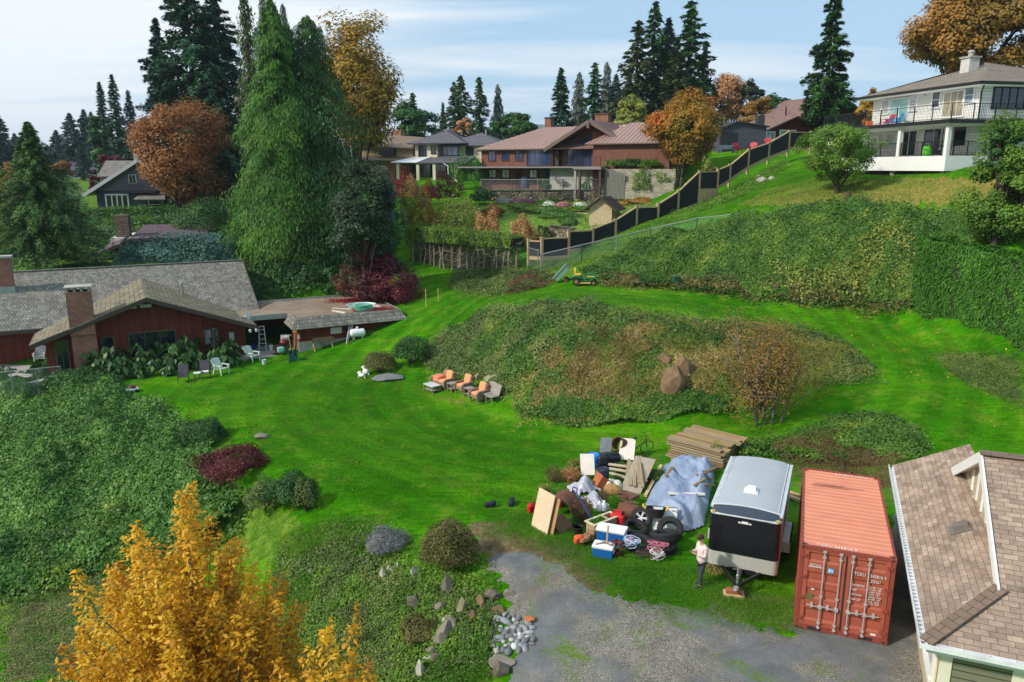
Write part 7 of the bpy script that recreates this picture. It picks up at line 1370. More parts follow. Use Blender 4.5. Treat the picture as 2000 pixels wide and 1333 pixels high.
def ptank():
    b=G(699,664); o=thing('propane_tank','white horizontal propane tank on the grass beside the garage','tank',tuple(b),R(22)); m=MB(); m.lathe([(0,-.56),(.18,-.54),(.29,-.44),(.30,-.40),(.30,.40),(.29,.44),(.18,.54),(0,.56)],20,(0,0,.44),axis='X'); m.build('shell',M['white'],o,auto=50); m=MB(); m.lathe([(.1,0),(.1,.12),(.06,.16),(0,.17)],10,(0,0,.73)); m.build('valve_dome',M['offwhite'],o)
    for x in(-.3,.3): m=MB(); m.b2(x-.06,x+.06,-.2,.2,-.05,.2); m.build('foot',M['concrete'],o)
ptank()
# lumber and poles along the garage wall
q=FG.M@Vector((1.9,-.25,0)); z=gz(q.x,q.y); o=thing('sawhorse_lumber','weathered boards piled on trestles against the garage wall','lumber',(q.x,q.y,z),FG.rz)
for i in range(5): m=MB(); m.b2(-.9+.05*i,.9-.04*i,-.2+.03*i,.12-.01*i,.55+.06*i,.6+.06*i); m.build('board',M['wood'],o)
for x in(-.7,.6):
    m=MB()
    for s in(-1,1): m.beam((x,s*.35,-.1),(x,s*.05,.55),.06)
    m.build('trestle',M['timber'],o)
q=FG.M@Vector((3.7,-.5,0)); z=gz(q.x,q.y); o=thing('folded_canopy','folded white and grey canopy poles leaning on the garage wall','canopy frame',(q.x,q.y,z),FG.rz)
for i in range(6): m=MB(); m.beam((-.35+.03*i,-.55+.05*i,0),(.25+.09*i,.55,1.35+.03*i),.035); m.build('pole',[M['offwhite'],plain('lilac_pole',S('8c8cb0'),.5)][i%2],o)
q=FG.M@Vector((5.1,.1,0)); z=gz(q.x,q.y); o=thing('landing_net','round net with hoop leaning on the garage wall','net',(q.x,q.y,z+1.1),FG.rz); m=MB(); m.tube([(math.cos(a)*.4,0,math.sin(a)*.4) for a in np.linspace(0,6.283,17)],.018,5,False); m.build('hoop',M['steel'],o); m=MB(); m.sheet([(math.cos(a)*.39,.02,math.sin(a)*.39) for a in np.linspace(0,6.0,16)]); m.build('netting',M['wire'],o,fix=False); m=MB(); m.tube([(-.35,0,-.2),(-2.2,-.1,-.5)],.018,5); m.build('handle',M['steel'],o)
# things on the flat roof
def roofp(px,py,z=2.54): x,y=FG.z(px,py,z); return FG.M@Vector((x,y,z))
p=roofp(711,607); o=thing('garden_hose','coil of green hose on the flat garage roof','hose',tuple(p),0); m=MB(); m.tube([(math.cos(a)*(.62+.03*math.sin(a*2.3)),math.sin(a)*(.62+.03*math.cos(a*1.7)),.03+.012*a) for a in np.linspace(0,6.283*6,110)],.028,6); m.build('coil',plain('green_hose',S('3c9c7c'),.5),o)
p=roofp(706,600,2.56); o=thing('paddling_pool','pale aqua plastic tub under the hose on the garage roof','tub',tuple(p),R(10)); m=MB(); m.lathe([(0,.02),(.85,.02),(1.0,.3),(1.06,.3),(1.06,.27),(1.03,.26),(.9,0),(0,0)],24,M=Matrix.Diagonal((1.05,.75,.8,1))); m.build('tub_shell',plain('pale_aqua',S('b8d8d0'),.5),o,auto=40)
p=roofp(733,603,2.54); o=thing('foam_board','pink-white folded sheet at the end of the garage roof','sheet',tuple(p),R(25)); m=MB(); cushion(m,(0,0,.12),(.9,.6,.2),R(5)); m.build('sheet_fold',plain('pinkish_white',S('d8b8b4'),.8),o,smooth=True)
for (px,py,l,rz,lb) in ((662,610,1.5,R(-38),'white plank lying on the garage roof'),(668,604,1.6,R(-14),'thin pale batten lying on the garage roof')): p=roofp(px,py); m=MB(); m.b2(-l/2,l/2,-.11 if l<1.55 else -.04,.11 if l<1.55 else .04,0,.06); tag(m.build('plank',plain('white_plank',S('d4c8b0'),.7),loc=tuple(p),rz=rz),lb,'plank')
rng=np.random.default_rng(8); n=2600; q=rng.normal(0,1,(n,2))*np.array([.9,.55]); k=np.abs(q[:,0])<1.9; q=q[k]; c=roofp(738,606); c2=roofp(690,590); h=len(q)//2; X=np.r_[q[:h,0]+c.x,q[h:,0]*1.3+c2.x]; Y=np.r_[q[:h,1]+c.y,q[h:,1]+c2.y+.4]; ok=np.array([ (FG.I@Vector((x,y,0))).x<7.7 and (FG.I@Vector((x,y,0))).x>0 and .4<(FG.I@Vector((x,y,0))).y<8.3 for x,y in zip(X,Y)]); X,Y=X[ok],Y[ok]
tag(leaf_obj('fallen_leaves',np.c_[X,Y,2.54+rng.uniform(0,.12,len(X))],np.tile([0,0,1.],(len(X),1)),.14,L_['red'],None,.7,rng),'drift of crimson fallen leaves on the garage roof','leaves',kind='stuff')
# small things by the house
b=G(257,766); o=thing('push_mower','small red and white overturned mower at the lawn edge by the leaves','mower',tuple(b),R(30)); m=MB(); m.box((0,0,.18),(.75,.5,.14)); m.build('deck',M['white'],o,bevel=.04); m=MB(); m.lathe([(.2,0),(.22,.1),(.15,.16),(0,.17)],14,(.05,0,.25)); m.build('engine',plain('maroon_engine',S('5c2030'),.5),o)
for x in(-.3,.3): 
    for y in(-.27,.27): m=MB(); m.lathe([(.02,-.03),(.1,-.03),(.1,.03),(.02,.03)],12,(x,y,.09),axis='Y'); m.build('wheel',M['rubber'],o)
m=MB(); m.tube([(-.35,-.2,.2),(-.9,-.2,.5),(-.9,.2,.5),(-.35,.2,.2)],.015,6); m.build('handle',M['steel'],o)
# two white dog statues and a slab by the low bushes
for px,py,s,lb in((707,740,.9,'white dog figure lying by the low bush'),(715,733,1.0,'white dog figure sitting upright against the low bush')):
    b=G(px,py); o=thing('dog_statue',lb,'statue',tuple(b),R(150)); m=MB(); m.ico((0,0,.2),.2,2,(1.1,.75,.95 if s==1 else .6)); m.ico((.13,0,.34 if s==1 else .24),.14,2,(.8,.7,1.1)); m.ico((.2,0,.48 if s==1 else .34),.105,2,(1.1,.85,.9)); m.tube([(.26,0,.46 if s==1 else .32),(.36,0,.43 if s==1 else .29)],[.055,.035],8); m.tube([(.16,.08,.25),(.22,.08,-.02)],[.045,.04],6); m.tube([(.16,-.08,.25),(.22,-.08,-.02)],[.045,.04],6); m.tube([(-.2,0,.1),(-.34,.08,.06)],[.035,.015],6); m.build('body',M['white'],o,smooth=True); m=MB()
    for s_ in(-1,1): m.ico((.17,s_*.075,.53 if s==1 else .39),.045,1,(.7,.5,1.2))
    m.build('ears',M['white'],o,smooth=True)
rockm=plain('grey_rock',S('7c7668'),.9,var=.35,sc=2.2,bump=.6); rockb=plain('brown_rock',S('7a6348'),.9,var=.55,sc=1.8,bump=.8); rockw=plain('pale_rock',S('a8a496'),.85,var=.25,sc=3,bump=.4)
def rock(px,py,r,label,mat=None,sq=(1,.8,.6),seed=0,group=None,name='rock',sub=4,jit=.16,sink=.35,rz=None):
    b=G(px,py); m=MB(); m.ico((0,0,0),1,sub,(1,1,1),jit*.8,seed,seed*1.3 if rz is None else rz); rr=random.Random(seed+5)
    pl=[(Vector((rr.uniform(-1,1),rr.uniform(-1,1),rr.uniform(-.3,1))).normalized(),rr.uniform(.42,.78)) for _ in range(13)]
    for i,v in enumerate(m.v):
        v=Vector(v)
        for n_,d_ in pl:
            k=v.dot(n_)-d_
            if k>0: v=v-n_*k*.93
        m.v[i]=(v.x*r*sq[0],v.y*r*sq[1],v.z*r*sq[2])
    o=m.build(name,mat or rockm,None,loc=(b.x,b.y+r*.5,gz(b.x,b.y+r*.5)+r*sq[2]*(1-sink)*.8)); o.data.polygons.foreach_set('use_smooth',[False]*len(o.data.polygons)); return tag(o,label,'rock',group)
rock(757,748,1.25,'flat grey rock slab at the foot of the low bushes',plain('slate_slab',S('6a6c6c'),.85,var=.25,sc=2),(1,.5,.22),1); rock(505,860,.42,'small mossy rock ringed by dry grass alone on the lawn',rockm,(1.2,.8,.5),2)
rock(1318,782,1.1,'large exposed brown boulder face on the mound',rockb,(.8,.6,1.15),3,sub=4,jit=.2,sink=.75); rock(1338,745,.9,'brown rock shoulder right of the large boulder',rockb,(.8,.6,.9),4,jit=.2,sink=.6); rock(1202,800,.3,'small pale rock low on the mound',rockm,(1,.8,.7),5); rock(1297,722,.6,'brown rock ledge left above the large boulder',rockb,(.9,.6,.8),6); rock(958,752,.55,'pale rounded rock behind the orange armchairs',plain('mossy_boulder',S('8a8668'),.9,var=.3),(1.1,.7,.8),7); rock(934,745,.4,'smaller pale rock left of the rounded one behind the armchairs',plain('mossy_boulder',S('8a8668'),.9,var=.3),(1.1,.7,.8),9)
rock(1492,356,.5,'grey rock heap stone on the hill by the black fence',rockw,(1.3,.8,.6),10); rock(1508,352,.35,'smaller pale stone beside the rock on the hill by the black fence',rockw,(1.2,.8,.7),11); rock(1482,348,.3,'small pale stone above the rock on the hill by the black fence',rockw,(1.2,.8,.7),12)
def Z7(x,y): return 540+.27*x,980+.27*y
bed=[(765,600,.28,'tall pale pointed stone below the lavender bush',rockw,(.5,.5,1.2)),(1000,560,.26,'pale upright stone at the left foot of the olive-brown bush',rockw,(.8,.6,1)),(820,510,.16,'small pale stone under the lavender bush',rockw,(1,.8,.7)),(875,505,.16,'pale pointed stone between lavender and olive-brown bush',rockw,(.7,.7,1)),(985,810,.36,'dark rounded boulder in the middle of the rock garden',plain('dark_boulder',S('6a6256'),.9,var=.4),(1,.8,.95)),(1185,800,.24,'grey stone right of the dark boulder',rockm,(1,.8,.8)),(1230,700,.42,'dark upright stone under the olive-brown bush',plain('dark_boulder',S('6a6256'),.9,var=.4),(.7,.6,1.1)),(1345,850,.34,'mossy leaning slab left of the brown stones',plain('mossy_boulder',S('8a8668'),.9,var=.3),(.6,.5,1.2)),(1475,800,.34,'brown pointed stone at the drive edge',rockb,(.7,.6,1.1)),(1430,900,.3,'brown slab stone above the river stones',rockb,(.6,.5,1.1)),(1560,740,.34,'dark brown boulder at the drive edge',plain('dark_boulder',S('6a6256'),.9,var=.4),(1.2,.9,.8)),(1600,840,.28,'rusty brown stone beside the river stones',rockb,(1,.8,.8)),(1680,700,.24,'dark grey stone at the top of the stone heap',rockm,(1.2,.8,.6)),(1240,910,.24,'pale head stone of the stone row on the bank',rockw,(1,.8,.9)),(1262,950,.32,'large grey stone second in the stone row',rockm,(1,.8,.9)),(1225,990,.34,'mossy grey boulder third in the stone row',rockm,(1.1,.8,.9)),(1195,1065,.34,'grey lumpy boulder in the middle of the stone row',rockm,(1,.8,.9)),(1130,1140,.28,'grey stone lower in the stone row',rockm,(1.1,.8,.8)),(1165,1170,.26,'dark grey stone near the low end of the stone row',plain('dark_boulder',S('6a6256'),.9,var=.4),(1.1,.8,.7)),(1100,1180,.24,'pale grey stone at the end of the stone row',rockw,(1.1,.8,.7)),(1035,1290,.4,'long grey slab at the bottom edge of the bank',rockw,(.6,.8,1)),(655,480,.2,'brown-grey stone left under the lavender bush',rockm,(1,.8,.8)),(495,990,.17,'pale stone near the small orange sapling',rockw,(1,.8,.8)),(380,770,.17,'pale stone among weeds near the golden tree',rockw,(1,.8,.7)),(250,545,.2,'grey stone among weeds below the lawn edge',rockm,(1,.8,.7)),(500,640,.22,'tan flat stone in the rock garden slope',rockb,(1.2,.7,.5)),(1640,1230,.42,'low grey stone at the gravel edge near the bottom',rockm,(1.3,.8,.4)),(1630,1300,.36,'dark grey stone at the bottom edge of the gravel',plain('dark_boulder',S('6a6256'),.9,var=.4),(1.1,.9,.7)),(1590,1130,.18,'pale round cobble at the foot of the river stones',rockw,(1,.9,.8))]
for i,(x,y,r_,lb,mt,sq) in enumerate(bed): rock(*Z7(x,y),r_*.95,lb,mt,sq,20+i)
river=[plain('river_stone_a',S('8a8c90'),.7,var=.2),plain('river_stone_b',S('a8a8a8'),.7,var=.15),plain('river_stone_c',S('6c6e70'),.75,var=.25),plain('river_stone_d',S('c4c2bc'),.7,var=.1)]
protos=[]
for i in range(6): m=MB(); m.ico((0,0,0),1,3,(1,.8,.62),.07,60+i); protos.append(m.mesh('river_stone',river[0],True))
rr=random.Random(12); placed=[]; tries=0
while len(placed)<84 and tries<4000:
    tries+=1; x=rr.uniform(1545,1875); y=rr.uniform(830,1120)
    if ((x-1705)/165)**2+((y-975)/140)**2>1: continue
    r_=rr.choice([.08,.10,.11,.13,.16]); b=G(*Z7(x,y))
    if any((b-q).length<(r_+s)*.78 for q,s in placed): continue
    placed.append((b,r_)); me=protos[len(placed)%6]; o=link('river_stone',me,None,(b.x,b.y,b.z+r_*.35)); o.scale=(r_*rr.uniform(.9,1.35),r_,r_*rr.uniform(.8,1.2)); o.rotation_euler=(rr.uniform(-.4,.4),rr.uniform(-.4,.4),rr.uniform(0,6)); o.material_slots[0].link='OBJECT'; o.material_slots[0].material=river[rr.choice([0,0,0,1,2,2,2,3])]
    tag(o,'rounded grey river stone in the heap beside the gravel drive','rock','river stones heaped beside the drive')
b=G(*Z7(1830,880)); m=MB(); m.ico((0,0,0),.16,2,(1.2,.8,.5),.25,5); tag(m.build('rusty_lump',plain('orange_rust',S('b0683c'),.8),loc=(b.x,b.y,b.z+.1)),'rusty orange lump lying on the river stones','scrap')
# sapling twigs among the golden trees
for px,py,top,lb in((652,1262,1192,'thin sapling with orange leaves on the slope'),(700,1230,1190,'tiny yellow-leaved sapling beside the orange one')):
    b=G(px,py+40); rng=np.random.default_rng(px); h=1.7; o=thing('sapling',lb,'sapling',tuple(b)); m=MB(); m.tube([(0,0,-.1),(.05,0,h*.6),(0,.02,h)],[.02,.012,.004],6); m.build('stem',M['bark'],o); n=90; z=rng.uniform(.3,1,n)*h; a=rng.uniform(0,6.28,n); rr_=(.05+.25*(1-z/h))*rng.uniform(.3,1,n); leaf_obj('foliage',np.c_[np.cos(a)*rr_,np.sin(a)*rr_,z],rng.normal(0,.5,(n,3))+np.array([0,0,.7]),.1,L_['gold'],o,.5,rng)
# stakes
for px,py,h,lb in((832,600,1.35,'tall thin wooden stake in the grass, left one'),(856,590,1.0,'thin wooden stake in the grass, right one')): b=G(px,py); m=MB(); m.beam((0,0,-.2),(0,0,h),.05); m.add([(-.025,-.025,h),(.025,-.025,h),(.025,.025,h),(-.025,.025,h),(0,0,h+.06)],[(0,1,4),(1,2,4),(2,3,4),(3,0,4)]); tag(m.build('wooden_stake',M['timber'],loc=tuple(b)),lb,'stake')
# ================================================================== TRACTOR AND CART
def tractor():
    b=G(1141,557); r=thing('ride_on_mower','green ride-on mower with yellow seat and wheels at the bramble foot','ride-on mower',(b.x,b.y,b.z),R(-8)); gn=plain('tractor_green',S('1a6a34'),.35,var=.1); ye=plain('tractor_yellow',S('e0b434'),.4,var=.05)   # faces +x
    m=MB(); m.b2(-.75,.15,-.3,.3,.36,.5); m.b2(-.2,.35,-.42,.42,.30,.37); m.box((-.5,0,.58),(.55,.85,.12)); m.build('chassis',gn,r,bevel=.03)
    m=MB()
    for s in(-1,1): m.tube([(-.86,s*.40,.45),(-.78,s*.40,.62),(-.55,s*.40,.68),(-.28,s*.40,.6),(-.12,s*.4,.4)],.075,6)
    m.build('fender',gn,r,smooth=True)
    m=MB(); m.add([(.15,-.3,.42),(.95,-.27,.42),(.95,.27,.42),(.15,.3,.42),(.15,-.27,.86),(.92,-.22,.72),(.92,.22,.72),(.15,.27,.86),(.5,-.25,.86),(.5,.25,.86)],[(0,3,2,1),(0,1,5,8,4),(3,7,9,6,2),(4,8,9,7),(8,5,6,9),(1,2,6,5),(0,4,7,3)]); hd=m.build('hood',gn,r,bevel=.04)
    m=MB()
    for s in(-1,1): m.b2(.2,.75,s*.285-.012,s*.285+.012,.60,.67)
    m.build('side_stripe',ye,hd); m=MB(); m.b2(.93,.97,-.2,.2,.5,.62); m.build('grille',M['black'],hd); m=MB(); m.b2(.9,.95,-.2,.2,.63,.69); m.build('headlight',M['white'],hd)
    m=MB(); cushion(m,(-.45,0,.76),(.48,.5,.13)); cushion(m,(-.66,0,.98),(.13,.48,.45)); m.build('seat',ye,r,smooth=True)
    m=MB(); m.tube([(.22,0,.8),(.08,0,1.08)],.025,6); m.tube([(.06+.05*math.cos(a),.17*math.cos(a+1.57),1.1+.13*math.sin(a+1.57)*.35) for a in np.linspace(0,6.283,14)],.016,5,False); m.build('steering_wheel',M['black'],r)
    m=MB(); m.b2(-.3,.5,-.55,.5,.12,.24); m.build('mower_deck',plain('deck_tan',S('b09058'),.6),r,bevel=.05)
    for x,rad,w,tr in((-.55,.27,.24,.42),(.68,.19,.15,.40)):
        for s in(-1,1):
            m=MB(); m.lathe([(rad*.5,-w/2),(rad*.9,-w/2),(rad,-w*.3),(rad,w*.3),(rad*.9,w/2),(rad*.5,w/2)],18,(x,s*tr,rad),axis='Y'); w_=m.build('wheel',M['rubber'],r,auto=40); m=MB(); m.lathe([(0,-w*.3),(rad*.3,-w*.52),(rad*.58,-w*.46),(rad*.58,w*.46),(rad*.3,w*.52),(0,w*.3)],14,(x,s*tr,rad),axis='Y'); m.build('rim',ye,w_,auto=40)
tractor()
def dumpcart():
    b=G(1099,552); r=thing('dump_cart','tipped pale grey-green garden dump cart beside the ride-on mower','dump cart',(b.x,b.y,b.z),R(-8)); gy=plain('grey_green_plastic',S('8ca49c'),.5,var=.08); m=MB(); m.M=Matrix.Translation((-.1,0,.72))@Matrix.Rotation(R(-48),4,'Y'); a=(.66,.42); c=(.56,.34)
    vs=[(sx*a[0],sy*a[1],.2) for sx,sy in((-1,-1),(1,-1),(1,1),(-1,1))]+[(sx*c[0],sy*c[1],-.2) for sx,sy in((-1,-1),(1,-1),(1,1),(-1,1))]; m.add(vs,[(4,5,6,7),(0,1,5,4),(1,2,6,5),(2,3,7,6),(3,0,4,7)]); t_=m.build('tub',gy,r,fix=False); md=t_.modifiers.new('s','SOLIDIFY'); md.thickness=.03
    m=MB(); m.M=Matrix.Translation((-.1,0,.72))@Matrix.Rotation(R(-48),4,'Y')
    for q in(((-.7,-.46),(.7,-.46)),((.7,-.46),(.7,.46)),((.7,.46),(-.7,.46)),((-.7,.46),(-.7,-.46))): m.beam((*q[0],.2),(*q[1],.2),.06,.05)
    for i in range(6): x=-.45+i*.18; m.beam((x,-.41,.17),(x*.9,-.36,-.18),.04,.03)
    m.build('rim_and_ribs',gy,r)
    for s in(-1,1): m=MB(); m.lathe([(.08,-.06),(.16,-.06),(.19,-.03),(.19,.03),(.16,.06),(.08,.06)],16,(.25,s*.4,.19),axis='Y'); w=m.build('wheel',M['rubber'],r,auto=40); m=MB(); m.lathe([(0,-.03),(.1,-.065),(.1,.065),(0,.03)],12,(.25,s*.4,.19),axis='Y'); m.build('rim',plain('tractor_yellow',S('e0b434'),.4),w)
    m=MB(); m.tube([(.25,-.4,.19),(.25,.4,.19)],.025,6); m.tube([(.25,0,.19),(.9,0,.25)],.025,6); m.build('axle_frame',M['black'],r)
dumpcart()
b=G(1321,561); o=thing('green_bin','small green upright bin at the bramble edge right of the mower','bin',tuple(b),R(10)); m=MB(); m.box((0,0,.3),(.4,.35,.62),taper=1.12); m.build('bin_body',plain('dark_green_plastic',S('155038'),.45),o,bevel=.03); m=MB(); m.box((0,0,.64),(.5,.45,.07)); m.build('lid',plain('dark_green_plastic',S('155038'),.45),o,bevel=.02)
# ================================================================== HILL-TOP FURNITURE
rd=plain('red_plastic',S('c02c3c'),.5,var=.06)
for px,py,t,rz,lb in((1440,300,88,R(15),'red adirondack chair before the slate shed, left one'),(1468,299,88,R(-35),'red adirondack chair before the slate shed, right one'),(1500,290,90,R(-10),'red adirondack chair half hidden by the black fence')):
    a=at(px,py,t); garden_chair(lb,0,0,rz,rd,'red chairs on the terrace',1.25,loc=(a.x,a.y,a.z),name='adirondack_chair')
a=at(1421,299,88); o=thing('white_bench','pale bluish slatted bench left of the red chairs','bench',tuple(a),R(5)); 
for k in range(4): m=MB(); m.b2(-.9,.9,-.2+.12*k,-.1+.12*k,.42,.46); m.build('slat',plain('pale_blue_paint',S('b8c4cc'),.6),o)
for k in range(3): m=MB(); m.b2(-.9,.9,.3,.34,.5+.14*k,.6+.14*k); m.build('back_slat',plain('pale_blue_paint',S('b8c4cc'),.6),o)
for x in(-.8,.8): m=MB(); m.b2(x-.05,x+.05,-.2,.3,0,.42); m.build('leg',plain('pale_blue_paint',S('b8c4cc'),.6),o)
def wdeck(px,py,z): x,y=FW.z(px,py,z); p=FW.M@Vector((x,y,z)); return p
p=FW.M@Vector((-1.3,FW.x(1732,236,-1.3)[0],16.15)); garden_chair('red chair on the white house upper deck',0,0,R(-80),rd,None,1.05,loc=tuple(p)); p=FW.M@Vector((-1.3,FW.x(1748,234,-1.3)[0],16.15)); garden_chair('bright blue chair on the white house upper deck',0,0,R(-95),plain('blue_plastic',S('2a84c8'),.5),None,1.05,loc=tuple(p))
p=FW.M@Vector((-2.2,FW.x(1696,243,-2.2)[0],16.15)); o=thing('orange_planter','orange square planter at the far end of the upper deck','planter',tuple(p)); m=MB(); m.box((0,0,.25),(.5,.5,.5),taper=1.12); m.build('pot',plain('orange_plastic',S('e06a28'),.5),o,bevel=.02); m=MB(); m.box((0,0,.49),(.5,.5,.04)); m.build('soil',M['dark'],o)
p=FW.M@Vector((-2.6,FW.x(1809,303,-2.6)[0],13.76)); o=thing('green_sack','bright green garden sack on the lower deck of the white house','sack',tuple(p)); m=MB(); m.lathe([(0,0),(.3,.02),(.34,.3),(.28,.62),(.18,.72),(0,.70)],12); m.build('sack_body',plain('lime_plastic',S('5ac824'),.5),o,smooth=True); m=MB(); m.tube([(-.15,0,.68),(-.1,0,.9),(.1,0,.9),(.15,0,.68)],.02,6); m.build('handle',plain('lime_plastic',S('5ac824'),.5),o)
p=FW.M@Vector((-1.8,.9,13.76)); o=thing('patio_dining_table','dark patio table on the lower deck of the white house','table',tuple(p),FW.rz); m=MB(); m.b2(-.6,.6,-.5,.5,.68,.73); m.build('tabletop',M['black'],o)
for x in(-.5,.5):
    for y in(-.4,.4): m=MB(); m.b2(x-.03,x+.03,y-.03,y+.03,0,.68); m.build('leg',M['black'],o)
b=G(1654,388); m=MB(); m.lathe([(0,0),(.28,0),(.26,.4),(.25,.42),(0,.42)],14); tag(m.build('tree_stump',plain('stump_wood',S('5c4634'),.9,var=.3),loc=tuple(b),auto=40),'low wood stump seat beside the apple tree trunk','stump')
# by the brick house
a=at(1026,368,97.5); o=thing('blue_barrel','blue-grey water barrel by the brick house maroon door','barrel',tuple(a)); m=MB(); m.lathe([(0,0),(.5,0),(.58,.5),(.55,1.2),(.45,1.3),(0,1.3)],14); m.build('barrel_body',plain('slate_blue_plastic',S('3c4464'),.5),o,auto=40); m=MB(); m.lathe([(.5,0),(.5,.05),(0,.06)],14,(0,0,1.31)); m.build('lid',plain('slate_blue_plastic',S('3c4464'),.5),o)
for px,py,t,lb in((1149,320,98,'white cushioned chair on the brick house deck, left'),(1179,318,94,'white cushioned chair on the brick house deck, right'),):
    a=at(px,py,t); zz=13.1; garden_chair(lb,0,0,R(150),M['offwhite'],'white deck chairs at the brick house',1.2,loc=(a.x,a.y,zz))
a=at(1172,366,92); o=thing('picnic_bench','pale metal bench on the grass behind the chain-link fence','bench',tuple(a),R(-14)); m=MB(); m.b2(-1.6,1.6,-.2,.2,.5,.56); m.build('seat',M['steel'],o)
for x in(-1.4,1.4): m=MB(); m.beam((x,-.3,-.2),(x,.0,.5),.07); m.beam((x,.3,-.2),(x,0,.5),.07); m.build('leg',M['steel'],o)
# ================================================================== JUNK PILE
def J(x,y): return 1000+.21*x,850+.21*y
def GJ(x,y,dz=0): return G(*J(x,y),dz)
ply=plain('plywood',S('cdb698'),.8,var=.12,sc=1.5); ply2=plain('plywood_edge',S('a8825c'),.85,var=.2); rust=plain('rusty_steel',S('6a4434'),.85,var=.35,sc=2.5,bump=.3); wb=boards('grey_boards',S('a8957a'),.3,True,.004,.4)
def board_between(name,label,a,b,w,th,mat,cat='board',group=None,up=(0,0,1)):
    a=Vector(a); b=Vector(b); m=MB(); m.beam(Vector((0,0,0)),b-a,w,th,up); return tag(m.build(name,mat,loc=tuple(a)),label,cat,group)
def leansheet(name,label,bl,br,h,lean,mat,th=.03,cat='board'):
    """sheet standing on its lower edge bl-br, leaning back"""
    bl=Vector(bl); br=Vector(br); e=(br-bl); e.z=0; n=Vector((-e.y,e.x,0)).normalized(); up=(Vector((0,0,1))*math.cos(lean)+n*math.sin(lean))*h; m=MB(); m.slab([Vector((0,0,0)),e,e+up,up],th); return tag(m.build(name,mat,loc=(bl.x,bl.y,min(bl.z,br.z))),label,cat)
a=GJ(176,866); b=GJ(322,940); leansheet('plywood_sheet','pale plywood sheet leaning at the left end of the junk pile',a,b,1.5,.25,ply)
e=(b-a).normalized(); n=Vector((-e.y,e.x,0)).normalized(); leansheet('plywood_sheet','narrow second plywood sheet behind the leaning pale one',a+e*.25+n*.14,b+e*.16+n*.14,1.38,.25,ply2)
# rusty culvert rings
def ring(label,p,r,l,rz,tilt=0,half=False):
    o=thing('rusty_pipe',label,'pipe',tuple(p),rz); a1=math.pi if half else 2*math.pi; n=22; m=MB(); vs=[]; 
    for i in range(n+1):
        a=a1*i/n
        for (x,q) in((-l/2,r),(l/2,r),(l/2,r-.03),(-l/2,r-.03)): vs.append((x,math.cos(a)*q,math.sin(a)*q))
    f=[]
    for i in range(n):
        for k in range(4): f.append((i*4+k,i*4+(k+1)%4,(i+1)*4+(k+1)%4,(i+1)*4+k))
    f+= [(0,1,2,3),(n*4+3,n*4+2,n*4+1,n*4)] if half else []
    m.add(vs,f); s=m.build('shell',rust,o,auto=40); s.rotation_euler=(0,tilt,0); return o
p=GJ(470,680); ring('big rusty half drum arching over weeds behind the plywood sheets',p+Vector((0,0,-.02)),.55,.9,R(65),0,True)
p=GJ(1085,785); ring('short rusty steel pipe lying in the middle of the junk pile',p+Vector((0,0,.26)),.27,.75,R(150)); p=GJ(1000,215); ring('rusty drum ring standing at the top of the junk pile',p+Vector((0,0,.62)),.32,.45,R(40),.5)
# coolers
def cooler(label,x,y,w,d,h,rz,group=None):
    b=GJ(x,y); o=thing('cooler',label,'cooler',tuple(b),rz,group); bl=plain('cooler_blue',S('1a5ca0'),.4,var=.08); m=MB(); m.box((0,0,h/2),(w,d,h),taper=1.06); m.build('cooler_body',bl,o,bevel=.025); m=MB(); m.box((0,0,h+.05),(w*1.1,d*1.12,.11)); m.build('lid',M['white'],o,bevel=.03)
    for s in(-1,1): m=MB(); m.b2(s*w*.53-.02,s*w*.53+.02,-.1,.1,h*.6,h*.85); m.build('handle',M['white'],o)
    return b
c1=cooler('large blue cooler with white lid at the front of the junk pile',925,1010,.95,.50,.50,R(-22)); c2=cooler('smaller blue cooler with tools on its white lid, frontmost',850,1140,.66,.42,.38,R(-20))
for (dx,rz,l,lb) in ((-.12,R(20),.32,'small tool lying on the smaller cooler lid'),(.10,R(-35),.38,'second small tool lying on the smaller cooler lid')): m=MB(); m.beam((-l/2,0,0),(l/2,0,0),.04,.03); m.box((l/2,0,0),(.08,.11,.04)); tag(m.build('hand_tool',plain('dull_tool_metal',S('7c6c58'),.5),loc=(c2.x+dx,c2.y,c2.z+.50),rz=rz),lb,'tool')
m=MB(); m.tube([(0,0,0),(.02,-.02,.62)],.03,8); m.lathe([(.06,0),(.06,.03)],10,(0,0,0)); tag(m.build('wooden_mallet',M['timber'],loc=(c2.x+.12,c2.y+.1,c2.z+.49)),'upright wooden handle standing on the smaller cooler lid','tool')
# red jerry can, red jug, orange bag
def jerry(label,x,y,s=1,dz=0,rz=0):
    b=GJ(x,y,dz); o=thing('fuel_can',label,'fuel can',tuple(b),rz); rc=plain('fuel_red',S('c01c22'),.4,var=.06); m=MB(); m.box((0,0,.2*s),(.42*s,.26*s,.40*s)); m.build('can_body',rc,o,bevel=.05*s); m=MB(); m.box((0,0,.42*s),(.3*s,.2*s,.06*s),taper=.8); m.tube([(-.13*s,0,.42*s),(-.1*s,0,.5*s),(.1*s,0,.5*s),(.13*s,0,.42*s)],.025*s,6); m.build('handle',rc,o); m=MB(); m.tube([(.14*s,0,.42*s),(.17*s,0,.5*s)],.04*s,8); m.build('cap',M['black'],o)
jerry('large red fuel can standing behind the blue coolers',980,885,1.25,.1,R(-25)); jerry('small red jug behind the pale plywood sheet',185,730,.8,.0,R(30)); jerry('red and white container under the narrow plywood',432,735,.7,.25,R(60))
b=GJ(620,1020); m=MB(); cushion(m,(0,0,.17),(.32,.2,.36),R(15)); tag(m.build('orange_bag',plain('safety_orange',S('e2542c'),.6),loc=tuple(b),rz=R(20),smooth=True),'bright orange bag on the grass left of the coolers','bag')
m=MB(); 
for k in range(4): cushion(m,(-.1+.16*k,.05*k,.2+.05*(k%2)),(.36,.3,.16),R(20*k-20),R(30*k))
